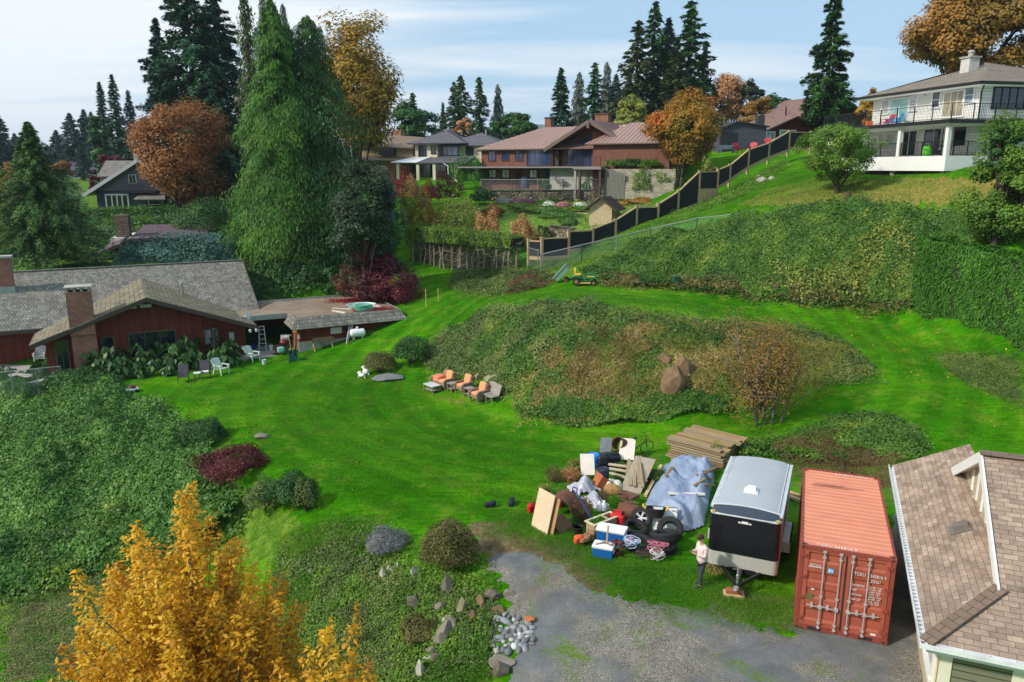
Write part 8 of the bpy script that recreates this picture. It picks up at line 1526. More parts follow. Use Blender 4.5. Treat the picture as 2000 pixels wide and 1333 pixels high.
tag(m.build('torn_cardboard',plain('torn_cardboard',S('8c6a48'),.9,var=.35),loc=tuple(GJ(690,1010)),rz=R(30),smooth=True),'torn brown sacking below the wooden planter','scrap')
m=MB(); 
for k in range(5): m.slab([(-.3+.1*k,-.2,0),(.15+.1*k,-.25,.02),(.1+.12*k,.2,.45),(-.25+.1*k,.22,.4)],.02)
tag(m.build('broken_panels',plain('broken_brown_panel',S('7a5a3c'),.9,var=.4),loc=tuple(GJ(450,900)),rz=R(60)),'broken brown panels right of the leaning plywood','scrap')
b=GJ(608,905); o=thing('plant_pot','black plant pot by the wooden planter','pot',tuple(b)); m=MB(); m.lathe([(0,0),(.15,0),(.2,.28),(.22,.28),(.22,.25),(.19,.25),(.14,.03),(0,.03)],16); m.build('pot',M['rubber'],o,auto=40); m=MB(); m.lathe([(0,.2),(.18,.2)],12); m.build('soil',M['dark'],o)
# planter trough
def trough():
    b=GJ(745,950); o=thing('planter_trough','long pale wooden planter trough with grass at the junk pile front','planter',tuple(b),R(38)); w=plain('aged_planter_wood',S('a39272'),.85,var=.25,sc=3); m=MB(); W,Lh,h=.42,1.1,.55
    m.b2(-.1,Lh,-W/2,-W/2+.04,0,h); m.b2(-.1,Lh,W/2-.04,W/2,0,h); m.b2(-.1,-.06,-W/2+.04,W/2-.04,0,h); m.b2(Lh-.04,Lh,-W/2+.04,W/2-.04,0,h); m.b2(-.06,Lh-.04,-W/2+.04,W/2-.04,.0,.06); m.build('box_side',w,o)
    m=MB()
    for y in(-W/2,W/2): m.b2(-.16,Lh+.05,y-.04,y+.05,h,h+.04)
    for x in(-.12,.62,Lh): m.b2(x-.04,x+.05,-W/2,W/2,h+.002,h+.038)
    m.build('rim',plain('pale_rim',S('cdbf9f'),.8),o); m=MB(); m.b2(-.05,.5,-W/2+.05,W/2-.05,h-.16,h-.1); m.build('soil',M['dark'],o)
    rng=np.random.default_rng(4); n=500; P=np.c_[rng.uniform(-.05,.6,n),rng.uniform(-.2,.2,n),rng.uniform(h-.1,h+.06,n)]; leaf_obj('grass',P,rng.normal(0,1,(n,3))+np.array([0,0,.3]),.12,L_['grass'],o,.14,rng,np.tile([0,0,1.],(n,1)))
    return b
tb=trough()
a=GJ(790,900); pu=plain('purple_plastic',S('4c2c8c'),.5); o=thing('snow_shovel','purple-handled shovel with blue shaft stuck across the planter trough','shovel',tuple(a+Vector((0,0,.1)))); d=Vector((-.75,.35,1.25)); m=MB(); m.tube([(0,0,0),tuple(d)],.022,8); m.build('shaft',plain('blue_shaft',S('2c4cac'),.5),o); m=MB(); n=d.normalized(); s=n.cross(Vector((0,1,0))).normalized(); m.tube([d-n*.02,d+n*.12+s*.11,d+n*.24,d+n*.12-s*.11,d-n*.02],.028,6); m.build('grip',pu,o)
# tyres
def tyre(label,p,r,w,tilt,rz,rim=None,group='old tyres at the junk pile front'):
    o=thing('tyre',label,'tyre',tuple(p),rz,group); Mx=Matrix.Rotation(tilt,4,'X'); m=MB(); m.M=Mx; m.lathe([(r*.55,-w*.36),(r*.62,-w*.5),(r*.86,-w*.52),(r*.97,-w*.38),(r,-w*.15),(r,w*.15),(r*.97,w*.38),(r*.86,w*.52),(r*.62,w*.5),(r*.55,w*.36),(r*.55,-w*.36)],28,cap=False); m.build('tread',M['rubber'],o,auto=35)
    m=MB(); m.M=Mx
    for i in range(30): a=i*math.tau/30; m.box((math.cos(a)*r*1.0,math.sin(a)*r*1.0,0),(.02,r*.11,w*.72),rz=a)
    m.build('tread_block',M['rubber'],o)
    if rim:
        m=MB(); m.M=Mx; m.lathe([(r*.60,w*.40),(r*.57,w*.46),(r*.54,w*.38),(r*.52,w*.1)],28,cap=False)
        for i in range(5):
            a=i*math.tau/5
            for k in(-.13,.13): m.beam((math.cos(a+k*1.6)*.04,math.sin(a+k*1.6)*.04,w*.38),(math.cos(a+k)*r*.56,math.sin(a+k)*r*.56,w*.40),.032,.035)
        m.lathe([(0,w*.46),(.06,w*.45),(.075,w*.36)],14); m.build('alloy_rim',rim,o); m=MB(); m.M=Mx; m.lathe([(0,.0),(r*.55,.0)],20); m.build('wheel_well',M['dark'],o)
p=GJ(1205,880); tyre('car wheel with bright five-spoke alloy rim standing among the junk',p+Vector((0,.1,.40)),.40,.24,R(62),R(-22),plain('alloy_silver',(.45,.44,.48),.35,.5),group=None)
p=GJ(1400,1085); tyre('large dark tyre lying at the front right of the junk pile',p+Vector((0,.1,.16)),.50,.30,R(8),0); tyre('dark tyre resting on the front right tyre, tipped to the right',p+Vector((.08,.22,.46)),.50,.30,R(-16),R(20)); p=GJ(1180,1060); tyre('tyre lying under the white and blue rope',p+Vector((0,.05,.15)),.50,.28,R(6),0); p=GJ(1150,960); tyre('tyre tucked behind the roped tyre, beside the large cooler',p+Vector((0,.25,.2)),.48,.28,R(14),R(30)); p=GJ(1470,1000); tyre('tyre standing behind the tipped tyre at the right',p+Vector((.05,.3,.30)),.46,.26,R(50),R(-15))
p=GJ(1345,940); o=thing('rubber_tub','black rubber tub with bright yellow handles on top of the tyres','tub',tuple(p+Vector((0,.35,.55))),R(-15)); m=MB(); m.lathe([(0,0),(.26,0),(.35,.34),(.37,.34),(.36,.30),(.25,.04),(0,.04)],20,M=Matrix.Rotation(R(-14),4,'X')); m.build('tub_shell',M['rubber'],o,auto=40); 
for s in(-1,1): m=MB(); m.tube([(s*.36,-.12,.34),(s*.44,-.1,.40),(s*.46,0,.43),(s*.44,.1,.40),(s*.36,.12,.36)],.03,6); m.build('handle',plain('yellow_handle',S('d8b422'),.5),o)
def rope(label,p,r,n,mat,seed,sq=.5):
    rr=random.Random(seed); pts=[]; 
    for i in range(n*14): a=i*math.tau/14; k=r*(.55+.45*math.sin(i*.37+seed)**2); pts.append((math.cos(a)*k+rr.uniform(-.03,.03),math.sin(a)*k*.8+rr.uniform(-.03,.03),.05+.22*sq*(i/(n*14))+.08*math.sin(i*.5)+.05))
    m=MB(); m.tube(pts,.014,5); tag(m.build('rope_coil',mat,loc=tuple(p)),label,'rope')
rope('tangle of white and pale blue rope on the left tyre',GJ(1105,1105)+Vector((0,-.12,.28)),.28,9,plain('pale_blue_rope',S('b4c8dc'),.8),1,.8); rope('pink rope tangle on the front right tyre',GJ(1345,1130)+Vector((0,-.1,.25)),.36,7,plain('pink_rope',S('c07084'),.8),2,.8); rope('heap of white rope in front of the tyres',GJ(1345,1160)+Vector((0,-.08,.05)),.25,10,plain('white_rope',S('c8c0c0'),.8),3,.9); rope('dark wire tangle between the two rope heaps',GJ(1230,1140)+Vector((0,-.08,.03)),.34,6,plain('rusty_wire',S('4c3c3c'),.7),4,.5)
b=GJ(1090,1085); m=MB(); m.ico((0,0,.42),.11,2,(1,1,1.2)); m.lathe([(.05,0),(.05,.05)],8,(0,0,.53)); tag(m.build('pink_float',plain('pink_plastic',S('d88ca0'),.5),loc=(b.x,b.y-.2,b.z),smooth=True),'pink float tied in the white and blue rope','float')
m=MB(); rr=random.Random(6)
for k in range(18): x,y,z=rr.uniform(-.2,.2),rr.uniform(-.15,.15),rr.uniform(0,.6); m.ico((x,y,z),rr.uniform(.06,.12),1,(1,.8,.7),.3,k)
tag(m.build('rusty_chain_heap',plain('maroon_rust',S('5c2c24'),.8,var=.4,sc=8),loc=tuple(GJ(985,1140))),'maroon rusty chain heap between cooler and tyres','scrap')
# white cupboard doors
a=GJ(1306,905); b=GJ(1530,925); o=thing('cupboard_doors','pair of white cupboard doors leaning against the tarp','cupboard door',tuple(a),math.atan2(b.y-a.y,b.x-a.x)); Ld=Vector((b.x-a.x,b.y-a.y,0)).length
for k in(0,1): m=MB(); x0=k*Ld/2; m.slab([(x0+.01,0,0),(x0+Ld/2-.01,0,0),(x0+Ld/2-.01,.35,.82),(x0+.01,.35,.82)],.03); m.build('door_leaf',plain('white_laminate',(.70,.73,.76),.35,var=.04),o,bevel=.006)
m=MB(); m.beam((0,.0,.0),(0,.36,.84),.03); m.beam((Ld,.0,.0),(Ld,.36,.84),.03); m.beam((0,.36,.84),(Ld,.36,.84),.03); m.build('edge_trim',M['steel'],o)
# tarpaulin over a heap
def tarp():
    P=[J(1215,700),J(1240,640),J(1330,440),J(1420,290),J(1560,290),J(1700,300),J(1890,275),J(1880,480),J(1840,640),J(1790,880),J(1640,920),J(1530,915),J(1300,790)]
    W=np.array(gpoly(P)); lo,hi=W.min(0),W.max(0); st=.055; X,Y=np.meshgrid(np.arange(lo[0],hi[0],st),np.arange(lo[1],hi[1],st)); ins=inpoly(X,Y,W)
    ed=np.full(X.shape,9.)
    for i in range(len(W)):
        a,b=W[i],W[(i+1)%len(W)]; d=b-a; t_=np.clip(((X-a[0])*d[0]+(Y-a[1])*d[1])/(d@d),0,1); ed=np.minimum(ed,np.hypot(X-a[0]-t_*d[0],Y-a[1]-t_*d[1]))
    c=W.mean(0); h=np.zeros(X.shape)
    for (ux,uy,r,hh) in((.22,.15,.9,1.0),(.55,.2,.8,1.15),(.75,.25,.7,.75),(.35,.5,.9,1.1),(.7,.5,1.0,1.25),(.6,.8,1.0,.9),(.85,.75,.8,1.0),(.42,.3,.6,.7)):
        x0=lo[0]+(hi[0]-lo[0])*ux; y0=lo[1]+(hi[1]-lo[1])*uy; h=np.maximum(h,.72*hh*np.clip(1-(np.hypot(X-x0,Y-y0)/r)**2.2,0,1))
    for _ in range(14): h[1:-1,1:-1]=(h[1:-1,1:-1]*2+h[:-2,1:-1]+h[2:,1:-1]+h[1:-1,:-2]+h[1:-1,2:])/6
    an=math.radians(35); u=X*math.cos(an)+Y*math.sin(an); v=-X*math.sin(an)+Y*math.cos(an)
    wr=(np.abs(fbm(u*2.6,v*.8,3,71)-.44)*.34+np.abs(fbm(v*4.2+3,u*1.3,3,72)-.44)*.26-.06)
    wr=wr+(np.abs(fbm(u*7,v*2.2,2,73)-.37)*.13+np.abs(fbm(v*9,u*2.6,2,74)-.37)*.09)
    Z=Hn(X,Y)+.04+(h+.12)*np.clip(ed/.45,0,1)**.6+wr*np.clip(ed/.3,.15,1)
    idx=-np.ones(X.shape,int); cell=ins[:-1,:-1]&ins[1:,:-1]&ins[:-1,1:]&ins[1:,1:]; use=np.zeros(X.shape,bool); use[:-1,:-1]|=cell; use[1:,:-1]|=cell; use[:-1,1:]|=cell; use[1:,1:]|=cell; idx[use]=np.arange(use.sum())
    f=np.c_[idx[:-1,:-1][cell],idx[:-1,1:][cell],idx[1:,1:][cell],idx[1:,:-1][cell]]; t=NT('silver_tarpaulin'); n=t.noise(1.2,5,.6); t.bump(t.noise(9,7,.7,stretch=(1,.3,1)),.9,.05); m=t.done(t.ramp(n,[(.3,S('7484a0')),(.7,S('93a2ba'))]),.5,.05,.35)
    tag(link('tarpaulin',fastmesh('tarpaulin',np.c_[X[use],Y[use],Z[use]],f,m,smooth=True)),'crumpled silver-blue tarpaulin over a heap beside the trailer','tarpaulin')
    return lambda x,y: float(np.interp(0,[0],[0]))+float(Z[np.abs(Y[:,0]-y).argmin(),np.abs(X[0]-x).argmin()])
tz=tarp()
def on_tarp(x,y):
    # spot of the tarp seen at a zoom pixel
    px,py=J(x,y); 
    for t in np.arange(20,34,.05):
        p=at(px,py,t)
        if p.z<=tz(p.x,p.y)+.02: return Vector((p.x,p.y,tz(p.x,p.y)))
    return G(px,py)
for (x0,y0,x1,y1,w,mt,lb) in ((1450,575,1790,578,.16,M['offwhite'],'pale white plank lying across the tarpaulin'),(1690,495,1790,430,.12,M['wood'],'short weathered plank on the tarpaulin beside the trailer'),(1710,390,1890,445,.14,M['wood'],'long weathered plank on the tarpaulin against the trailer'),(1790,380,1900,330,.16,plain('brown_plank',S('7c684c'),.8,var=.3),'brown plank at the top of the tarpaulin by the trailer'),(1800,480,1880,510,.10,M['wood'],'grey plank end poking out beside the trailer'),(1430,400,1490,330,.12,M['wood'],'wood block holding down the tarpaulin edge')):
    a=on_tarp(x0,y0); b=on_tarp(x1,y1); board_between('plank',lb,a+Vector((0,0,.10)),b+Vector((0,0,.10)),w,.05,mt,'plank')
# stacked lumber behind
def lumber():
    a=GJ(1445,235); b=GJ(1965,330); o=thing('lumber_stack','large stack of weathered brown boards behind the tarpaulin and trailer','lumber stack',tuple(a),math.atan2(b.y-a.y,b.x-a.x)); L0=Vector((b.x-a.x,b.y-a.y,0)).length*.98; rr=random.Random(2); mats=[boards('old_board_a',S('a88c64'),.5,False,.002,.4),boards('old_board_b',S('8c7452'),.5,False,.002,.4),boards('old_board_c',S('9c8a70'),.5,False,.002,.4)]
    base=min(a.z,b.z)-a.z
    for k in range(9):
        n=9
        for j in range(n):
            if k<8 and j>1 and j<n-1: continue
            dx=rr.uniform(-.16,.16); y=.0+j*.27; m=MB(); m.b2(dx,L0+dx*rr.uniform(-1,1)+rr.uniform(-.1,.1),y,y+.24,base+.02+k*.115,base+.10+k*.115); m.build('board',mats[rr.randint(0,2)],o)
    m=MB(); m.b2(.2,L0-.2,.1,2.3,base,base+.92); m.build('inner_boards',mats[1],o)
lumber()
# boards in the middle of the pile
a=GJ(1000,520); b=GJ(1190,565); leansheet('plywood_sheet','grey plywood sheet under the fan of leaning boards',a,b,1.9,1.05,plain('grey_ply',S('968c7c'),.85,var=.2))
for i,(x0,y0,x1,y1) in enumerate(((1062,470,1125,240),(1100,515,1150,210),(1135,530,1185,200),(1165,480,1190,195),(1190,520,1205,215),(1212,560,1215,190),(1240,520,1222,170))):
    p=GJ(x0,y0); q=p+Vector(((x1-x0)*.0042+.03,1.35,.62)); board_between('old_board',['leftmost short','second','third','fourth','fifth','sixth, lowest','rightmost'][i]+' board of the fan of grey boards leaning in the junk pile',p+Vector((0,0,.16+.03*i)),q+Vector((0,0,.05*i)),.13,.05,wb,'board')
for i,(x0,y0,x1,y1) in enumerate(((895,345,1080,360),(900,375,1075,395),(905,400,1060,425))): p=GJ(x0,y0); q=GJ(x1,y1); board_between('old_board',['upper','middle','lower'][i]+' pale board lying left of the fan of boards',p+Vector((0,0,.35-.08*i)),q+Vector((0,0,.30-.08*i)),.17,.05,plain('bleached_board',S('b8a68c'),.8,var=.25),'board')
a=GJ(985,285); b=GJ(1130,290); leansheet('white_board','flat white panel lying at the top of the junk pile',a+Vector((0,0,.3)),b+Vector((0,0,.3)),1.5,1.25,plain('white_panel',S('d4cabc'),.7,var=.08))
a=GJ(640,428); b=GJ(770,432); leansheet('white_board','square white board leaning on the dark blue drum',a+Vector((0,0,.25)),b+Vector((0,0,.25)),.95,.75,plain('white_board',S('d8cec0'),.7,var=.08))
p=GJ(1310,590); q=GJ(1385,330); board_between('long_pole','long brown pole lying between boards and tarpaulin',p+Vector((-.3,0,.08)),q+Vector((0,0,.2)),.12,.10,M['timber'],'pole')
def barrel(label,x,y,r,h,mat,tilt=0):
    b=GJ(x,y); o=thing('barrel',label,'barrel',tuple(b)); Mx=Matrix.Rotation(tilt,4,'Y'); m=MB(); m.M=Mx; m.lathe([(0,0),(r*.9,0),(r,.04),(r,h*.3),(r*1.03,h*.33),(r,h*.36),(r,h*.66),(r*1.03,h*.69),(r,h*.72),(r,h*.96),(r*.95,h),(r*.9,h-.03),(0,h-.03)],22); m.build('barrel_body',mat,o,auto=40); m=MB(); m.M=Mx
    for s in(-1,1): m.lathe([(.04,0),(.04,.03),(0,.035)],8,(s*r*.55,0,h-.03))
    m.build('bung',mat,o)
barrel('bright blue plastic barrel at the left top of the junk pile',750,310,.29,.62,plain('bright_blue_plastic',S('1f7fd6'),.4,var=.05)); barrel('dark navy drum behind the square white board',840,470,.27,.7,plain('navy_plastic',S('26283c'),.5,var=.1))
b=GJ(800,515); o=thing('terracotta_pot','square terracotta planter tipped beside the plastic sheeting','planter',tuple(b+Vector((0,0,.1))),R(20)); m=MB(); m.M=Matrix.Rotation(R(38),4,'Y'); m.add([(-.2,-.2,0),(.2,-.2,0),(.2,.2,0),(-.2,.2,0),(-.27,-.27,.46),(.27,-.27,.46),(.27,.27,.46),(-.27,.27,.46)],[(0,3,2,1),(0,1,5,4),(1,2,6,5),(2,3,7,6),(3,0,4,7)]); s=m.build('pot',plain('terracotta',S('a8603c'),.7),o,fix=False); md=s.modifiers.new('s','SOLIDIFY'); md.thickness=.02; md.offset=1; m=MB(); m.M=Matrix.Rotation(R(38),4,'Y')
for q in(((-.28,-.28),(.28,-.28)),((.28,-.28),(.28,.28)),((.28,.28),(-.28,.28)),((-.28,.28),(-.28,-.28))): m.beam((*q[0],.46),(*q[1],.46),.05,.06)
m.build('rim',plain('terracotta',S('a8603c'),.7),o)
m=MB(); cushion(m,(0,0,.28),(1.0,.55,.52),R(6)); cushion(m,(-.35,-.1,.32),(.5,.5,.46),R(-12)); m.tube([(-.5,-.2,.5),(-.2,-.25,.62),(.2,-.2,.6),(.5,0,.5)],.03,6); tag(m.build('black_bag',plain('black_vinyl',S('24262c'),.45,var=.3),loc=tuple(GJ(895,285)),rz=R(15),smooth=True),'large black holdall right of the bright blue barrel','bag')
def sheeting(label,x,y,w,d,h,seed,mat):
    b=GJ(x,y); n=22; vs=[]; rr=np.random.default_rng(seed)
    for j in range(n):
        for i in range(n):
            u,v=i/(n-1)*2-1,j/(n-1)*2-1; k=max(0,1-u*u*.9)*max(0,1-v*v*.9); z=h*k+.10*math.sin(u*7+seed+v*3)*math.cos(v*6+u*2)*(.4+k)+.06*math.sin(u*15+v*9); vs.append((u*w/2*(1+.12*math.sin(v*5+seed)),v*d/2*(1+.15*math.sin(u*6+seed)),max(.02,z+.05)))
    m=MB(); m.add(vs,[(j*n+i,j*n+i+1,(j+1)*n+i+1,(j+1)*n+i) for j in range(n-1) for i in range(n-1)]); tag(m.build('plastic_sheet',mat,loc=tuple(b),rz=R(25),smooth=True,fix=False),label,'plastic sheet')
pl=plain('milky_plastic',S('a8a8b4'),.35,var=.15); sheeting('crumpled milky plastic sheet below the square white board',665,530,1.1,.8,.45,1,pl); sheeting('grey plastic sheet falling through the middle of the junk pile',770,640,.6,1.0,.35,2,pl); sheeting('white plastic bag scraps under the boards',930,510,.8,.5,.28,3,M['offwhite'])
for i,(x,y,lb) in enumerate(((812,735,'white plastic jug in the middle of the junk pile, left'),(855,735,'white plastic jug in the middle of the junk pile, right'))): b=GJ(x,y); o=thing('plastic_jug',lb,'jug',tuple(b+Vector((0,0,.15)))); m=MB(); m.lathe([(0,0),(.12,0),(.13,.05),(.13,.25),(.05,.34),(.045,.40),(0,.40)],14); m.build('jug_body',plain('white_jug',S('d0d4dc'),.4),o,smooth=True); m=MB(); m.tube([(.1,0,.28),(.17,0,.24),(.13,0,.12)],.02,6); m.build('handle',plain('white_jug',S('d0d4dc'),.4),o)
rr=random.Random(9)
for i,(x,y) in enumerate(((1020,610),(1075,600),(1110,625),(1130,665),(1050,655),(1095,690))): p=GJ(x,y); m=MB(); m.box((0,0,.1),(.5,.16,.1),rz=0); tag(m.build('timber_offcut',plain('reddish_offcut',S('6c4a3a'),.85,var=.3),loc=tuple(p+Vector((0,0,.08*i%.3))),rz=rr.uniform(-1,1)),['reddish offcut highest of the heap','reddish offcut leaning to the right','reddish offcut in the middle','reddish offcut near the pole','reddish offcut lowest left','reddish offcut by the rusty pipe'][i]+' behind the rusty pipe','timber offcut')
m=MB(); rng=random.Random(5); m.ico((0,0,.2),.42,2,(1,.7,.6),.2,4); tag(m.build('straw_heap',plain('tan_matting',S('9a7a4c'),.95,var=.4,sc=8,bump=.8),loc=tuple(GJ(940,560))),'tan fibrous matting heap below the fan of boards','heap')
m=MB(); m.slab([(-.4,-.3,.2),(.1,-.3,.2),(.2,.3,.7),(-.3,.3,.7)],.02); 
for k in range(6): x=-.38+k*.09; m.beam((x,-.3,.22),(x+.1,.3,.72),.03)
tag(m.build('corrugated_panel',plain('grey_corrugated',S('8c9094'),.5,.4),loc=tuple(GJ(890,190))),'grey corrugated panel at the top left of the junk pile','panel')
# bicycle lying behind
def bicycle():
    b=GJ(1150,175); r=thing('bicycle','dark bicycle leaning behind the junk pile','bicycle',tuple(b),R(20)); r.rotation_euler=(R(18),0,R(20)); fr=M['black']
    for x in(-.52,.52):
        m=MB(); m.tube([(x+.33*math.cos(a),0,.34+.33*math.sin(a)) for a in np.linspace(0,math.tau,25)],.02,6,False); w=m.build('wheel',M['rubber'],r); m=MB()
        for k in range(9): a=k*math.pi/9; m.tube([(x+.32*math.cos(a),0,.34+.32*math.sin(a)),(x-.32*math.cos(a),0,.34-.32*math.sin(a))],.003,4)
        m.build('spokes',M['steel'],w)
    m=MB(); m.tube([(-.52,0,.34),(-.05,0,.32),(.38,0,.78),(-.18,0,.80),(-.05,0,.32)],.018,6); m.tube([(-.52,0,.34),(-.18,0,.8),(-.21,0,.92)],.015,6); m.tube([(.52,0,.34),(.38,0,.78),(.34,0,.98)],.018,6); m.build('bike_frame',fr,r); m=MB(); m.tube([(.25,-.28,1.0),(.38,-.2,1.03),(.35,0,1.0),(.38,.2,1.03),(.25,.28,1.0)],.014,6); m.build('handlebar',fr,r); m=MB(); m.ico((-.22,0,.95),.11,2,(1.2,.6,.35)); m.build('saddle',fr,r)
bicycle()
# plants growing through the junk
def tuft(label,x,y,r,h,n,mat,size,asp,seed,cat='weeds'):
    b=GJ(x,y); rng=np.random.default_rng(seed); o=thing('weed_clump',label,cat,tuple(b)); a=rng.uniform(0,6.28,n); q=np.sqrt(rng.random(n)); z=rng.random(n)**.7*h*(1-.5*q**2); P=np.c_[np.cos(a)*q*r*(.5+.5*z/h),np.sin(a)*q*r*(.5+.5*z/h),z]; leaf_obj('foliage',P,rng.normal(0,.8,(n,3))+np.array([0,0,.5]),size,L_[mat],o,asp,rng,np.c_[np.cos(a)*.4,np.sin(a)*.4,np.ones(n)] if asp<.3 else None); m=MB()
    for k in range(7): aa=k*.9; m.tube([(0,0,-.05),(math.cos(aa)*r*.5,math.sin(aa)*r*.5,h*.8)],[.012,.004],4,False)
    m.build('stem',M['bark'],o)
tuft('dead brown stalks in the middle of the junk pile',650,790,.6,1.0,1500,'brown',.14,.14,1); tuft('grey-brown dried plant by the plastic sheet',840,650,.35,.6,700,'brown',.12,.14,2); tuft('yellow-leaved weed by the rusty drum',300,590,.42,.55,650,'yelgreen',.10,.6,3); tuft('yellow flowering weeds left of the blue barrel',590,330,.55,.6,900,'yelgreen',.09,.6,4); tuft('reddish dry weeds above the rusty drum',540,430,.6,.6,1100,'tan',.10,.3,5); tuft('dark twiggy weeds at the upper left of the junk pile',390,440,.5,.75,900,'brown',.12,.14,6); tuft('green grass clump in the middle of the junk',950,680,.4,.45,900,'grass',.16,.10,7); tuft('low green weeds under the white panel',1010,330,.6,.3,800,'scrub',.09,.5,8); tuft('green creeper between boards and lumber stack',1330,420,.7,.4,1200,'bramble',.09,.7,9); tuft('sprouting shoots in front of the trailer roof corner',1890,290,.4,1.1,500,'lime',.10,.4,10); tuft('dry weeds under the trailer tongue',1880,1290,.5,.35,700,'straw',.12,.12,11)
# pair of dark shoes-like bundles on the lawn
for px,py,rz,lb in((957,992,R(10),'dark flat bundle on the lawn left of the junk pile'),(999,989,R(80),'dark upright bundle on the lawn nearest the junk pile')):
    m=MB(); cushion(m,(0,0,.09),(.42,.2,.17)); cushion(m,(.14,0,.16),(.18,.18,.14)); tag(m.build('dark_bundle',plain('navy_cloth',S('1c2030'),.8,var=.3),loc=tuple(G(px,py)),rz=rz,smooth=True),lb,'bundle')
# planks and wire coil between trailer and container
for i,(px0,py0,px1,py1,lb) in enumerate(((1529,966,1559,976,'upper plank lying between trailer and container'),(1529,974,1559,984,'lower plank lying between trailer and container'))): a=G(px0,py0); b=G(px1,py1); d=(b-a)*.4; board_between('plank',lb,a-d+Vector((0,0,.15)),b+d*.2+Vector((0,0,.15)),.15,.08,M['timber'],'plank')
b=G(1548,1020); rr=random.Random(3); m=MB(); m.tube([(math.cos(i*.45)*(.24+rr.uniform(-.04,.04)),math.sin(i*.45)*.12,.1+i*.011) for i in range(90)],.008,5); tag(m.build('wire_coil',plain('pale_wire',S('8c7c74'),.6),loc=tuple(b-Vector((.08,0,0)))),'tangled coil of pale wire beside the container','wire')
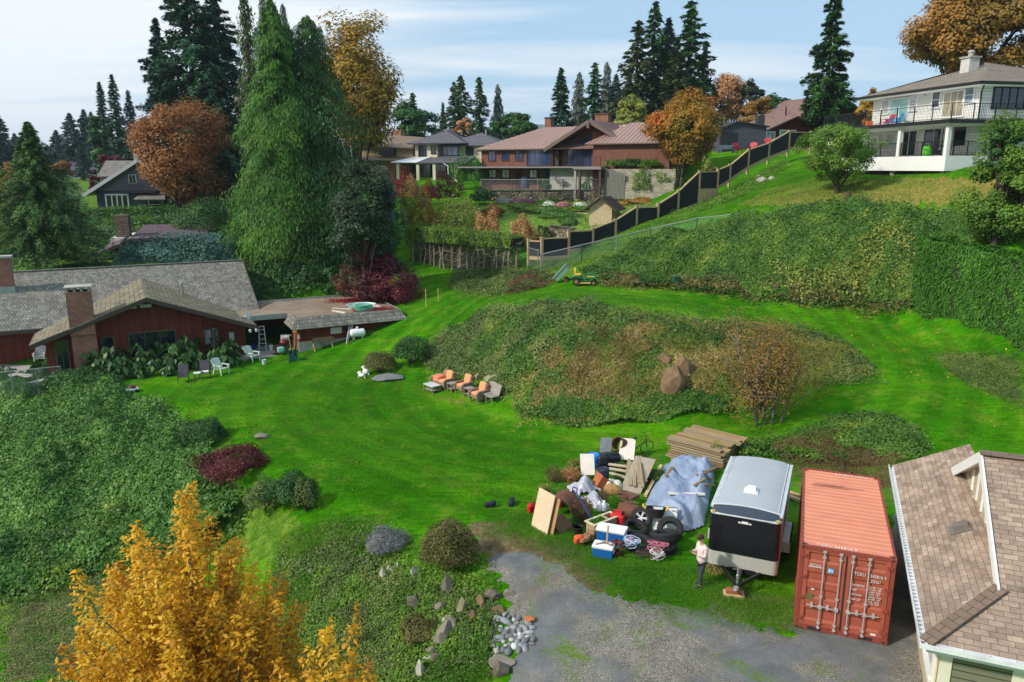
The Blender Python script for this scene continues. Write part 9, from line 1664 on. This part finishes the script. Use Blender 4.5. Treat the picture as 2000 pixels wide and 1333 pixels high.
# ================================================================== PERSON
def skin_mesh(name,V,E,Rd,mat,parent,sub=1,root=0):
    me=bpy.data.meshes.new(name); me.from_pydata([tuple(v) for v in V],E,[]); o=link(name,me,parent); me.materials.append(mat)
    md=o.modifiers.new('skin','SKIN'); md.use_smooth_shade=True
    for i,rr in enumerate(Rd): s=me.skin_vertices[0].data[i]; s.radius=(rr,rr) if not isinstance(rr,tuple) else rr
    me.skin_vertices[0].data[root].use_root=True
    sb=o.modifiers.new('sub','SUBSURF'); sb.levels=sub; sb.render_levels=sub; return o
def person():
    b=G(1367,1147); r=thing('person','person in pale pink jacket and dark jeans looking down at a phone by the trailer','person',(b.x,b.y,b.z),R(108)); r.scale=(1.0,1.0,1.0)
    # local +y is the way the person faces
    skin=plain('skin',S('c99a80'),.6,var=.08); jk=plain('pale_pink_jacket',S('d8c0c0'),.8,var=.12,sc=6); jn=plain('charcoal_jeans',S('3c3f44'),.85,var=.2,sc=7)
    V=[(0,0,.93),(0,.0,1.12),(0,-.01,1.32),(0,-.01,1.44),(0,.03,1.52),(0,.06,1.60),(0,.075,1.69)]; E=[(0,1),(1,2),(2,3),(3,4),(4,5),(5,6)]; Rd=[(.10,.07),(.10,.075),(.14,.09),(.07,.065),(.055,.055),(.078,.09),(.07,.085)]
    def add(v,rr,p): V.append(v); Rd.append(rr); E.append((p,len(V)-1)); return len(V)-1
    hips=[];hands=[]
    for s,fy in((-1,.10),(1,-.06)):
        h=add((s*.095,0,.86),.085,0); k=add((s*.105,fy*.5+.02,.47),.058,h); a=add((s*.11,fy-.02,.09),.04,k); add((s*.12,fy+.12,.045),.036,a)
        sh=add((s*.19,-.01,1.38),.055,2); el=add((s*.225,.03,1.12),.042,sh); wr=add((s*.09,.27,1.20),.030,el); pm=add((s*.06,.34,1.235),.028,wr)
        for q,(dx,dy,dz,L) in enumerate(((.032,.02,.0,.8),(.012,.045,.012,.95),(-.008,.048,.012,1.0),(-.026,.042,.008,.9),(-.04,.03,.0,.72))):
            f1=add((s*(.06+dx*.8*(1)),.34+dy*.9,1.235+dz),.0095,pm); f2=add((s*(.06+dx*.7-.01),.34+dy*1.5*L,1.25+dz+.01),.0085,f1)
    skin_mesh('body',V,E,Rd,skin,r,2)
    m=MB(); m.lathe([(.0,-.115),(.045,-.10),(.072,-.05),(.082,.01),(.083,.05),(.07,.095),(.035,.12),(0,.125)],18,(0,.085,1.665),M=Matrix.Rotation(R(-28),4,'X')@Matrix.Diagonal((.92,1.12,1.0,1))); hd=m.build('head',skin,r,smooth=True)
    Mh=Matrix.Translation((0,.085,1.665))@Matrix.Rotation(R(-28),4,'X'); m=MB(); m.M=Mh; m.add([(-.016,.085,-.03),(.016,.085,-.03),(0,.118,-.022),(0,.09,.02)],[(0,1,2),(0,2,3),(1,3,2),(0,3,1)]); m.build('nose',skin,hd)
    m=MB(); m.M=Mh
    for s in(-1,1): m.ico((s*.03,.083,.012),.011,1)
    m.build('eyes',plain('eye_dark',(.03,.02,.015),.3),hd); m=MB(); m.M=Mh; m.b2(-.022,.022,.078,.086,-.068,-.060); m.build('mouth',plain('lips',S('a0605a'),.5),hd); m=MB(); m.M=Mh
    for s in(-1,1): m.ico((s*.078,-.0,.0),.026,1,(.4,.7,1.1))
    m.build('ears',skin,hd); m=MB(); m.M=Mh
    m.ico((0,-.014,.042),.1,3,(.92,1.10,.96),.06,3); m.ico((0,-.055,-.01),.08,2,(.95,.7,1.0),.05,5); m.ico((0,.05,.095),.05,2,(1.25,.8,.5),.08,6); m.build('hair',plain('dark_brown_hair',S('33261c'),.7,var=.5,sc=30),hd,smooth=True)
    JV=[(0,.0,.82),(0,.0,1.0),(0,-.0,1.18),(0,-.01,1.36),(0,0,1.47)]; JE=[(0,1),(1,2),(2,3),(3,4)]; JR=[(.205,.155),(.195,.15),(.185,.14),(.18,.13),(.075,.07)]
    for s in(-1,1):
        i=len(JV); JV+= [(s*.20,-.01,1.385),(s*.238,.03,1.12),(s*.115,.24,1.19)]; JR+=[.078,.064,.048]; JE+=[(3,i),(i,i+1),(i+1,i+2)]
    skin_mesh('jacket',JV,JE,JR,jk,r,2)
    PV=[(0,0,.93)]; PE=[]; PR=[(.17,.125)]
    for s,fy in((-1,.10),(1,-.06)):
        i=len(PV); PV+=[(s*.10,0,.82),(s*.106,fy*.5+.02,.47),(s*.11,fy-.02,.10)]; PR+=[.10,.074,.058]; PE+=[(0,i),(i,i+1),(i+1,i+2)]
    skin_mesh('jeans',PV,PE,PR,jn,r,2)
    for s,fy in((-1,.10),(1,-.06)):
        m=MB(); m.ico((s*.115,fy+.06,.06),.15,2,(.36,1,.42)); sh=m.build('shoe',plain('dark_trainer',S('3a3a3c'),.7),r,smooth=True); m=MB(); m.ico((s*.115,fy+.06,.022),.155,2,(.38,1,.16)); m.build('sole',M['offwhite'],sh,smooth=True)
    b2=r.matrix_basis@Vector((0,.40,1.275)); m=MB(); m.box((0,0,0),(.075,.15,.01),M=Matrix.Rotation(R(35),3,'X')); tag(m.build('phone',M['black'],loc=tuple(b2),rz=R(108),bevel=.003),'dark phone held in both hands by the person in pink','phone')
    bpy.context.view_layer.update()
person()
# ================================================================== AIR
hb=MB(); hb.b2(-3800,3800,-420,4500,-12,215)
t=NT('air'); t.t.nodes.remove(t.p); pv=t.n('ShaderNodeVolumePrincipled'); pv.inputs['Density'].default_value=.00016; pv.inputs['Color'].default_value=(.72,.84,1.0,1); pv.inputs['Anisotropy'].default_value=.1
t.l(pv.outputs[0],t.out.inputs['Volume'])
tag(hb.build('haze',t.m),'thin bluish autumn air over the valley','haze',kind='stuff')
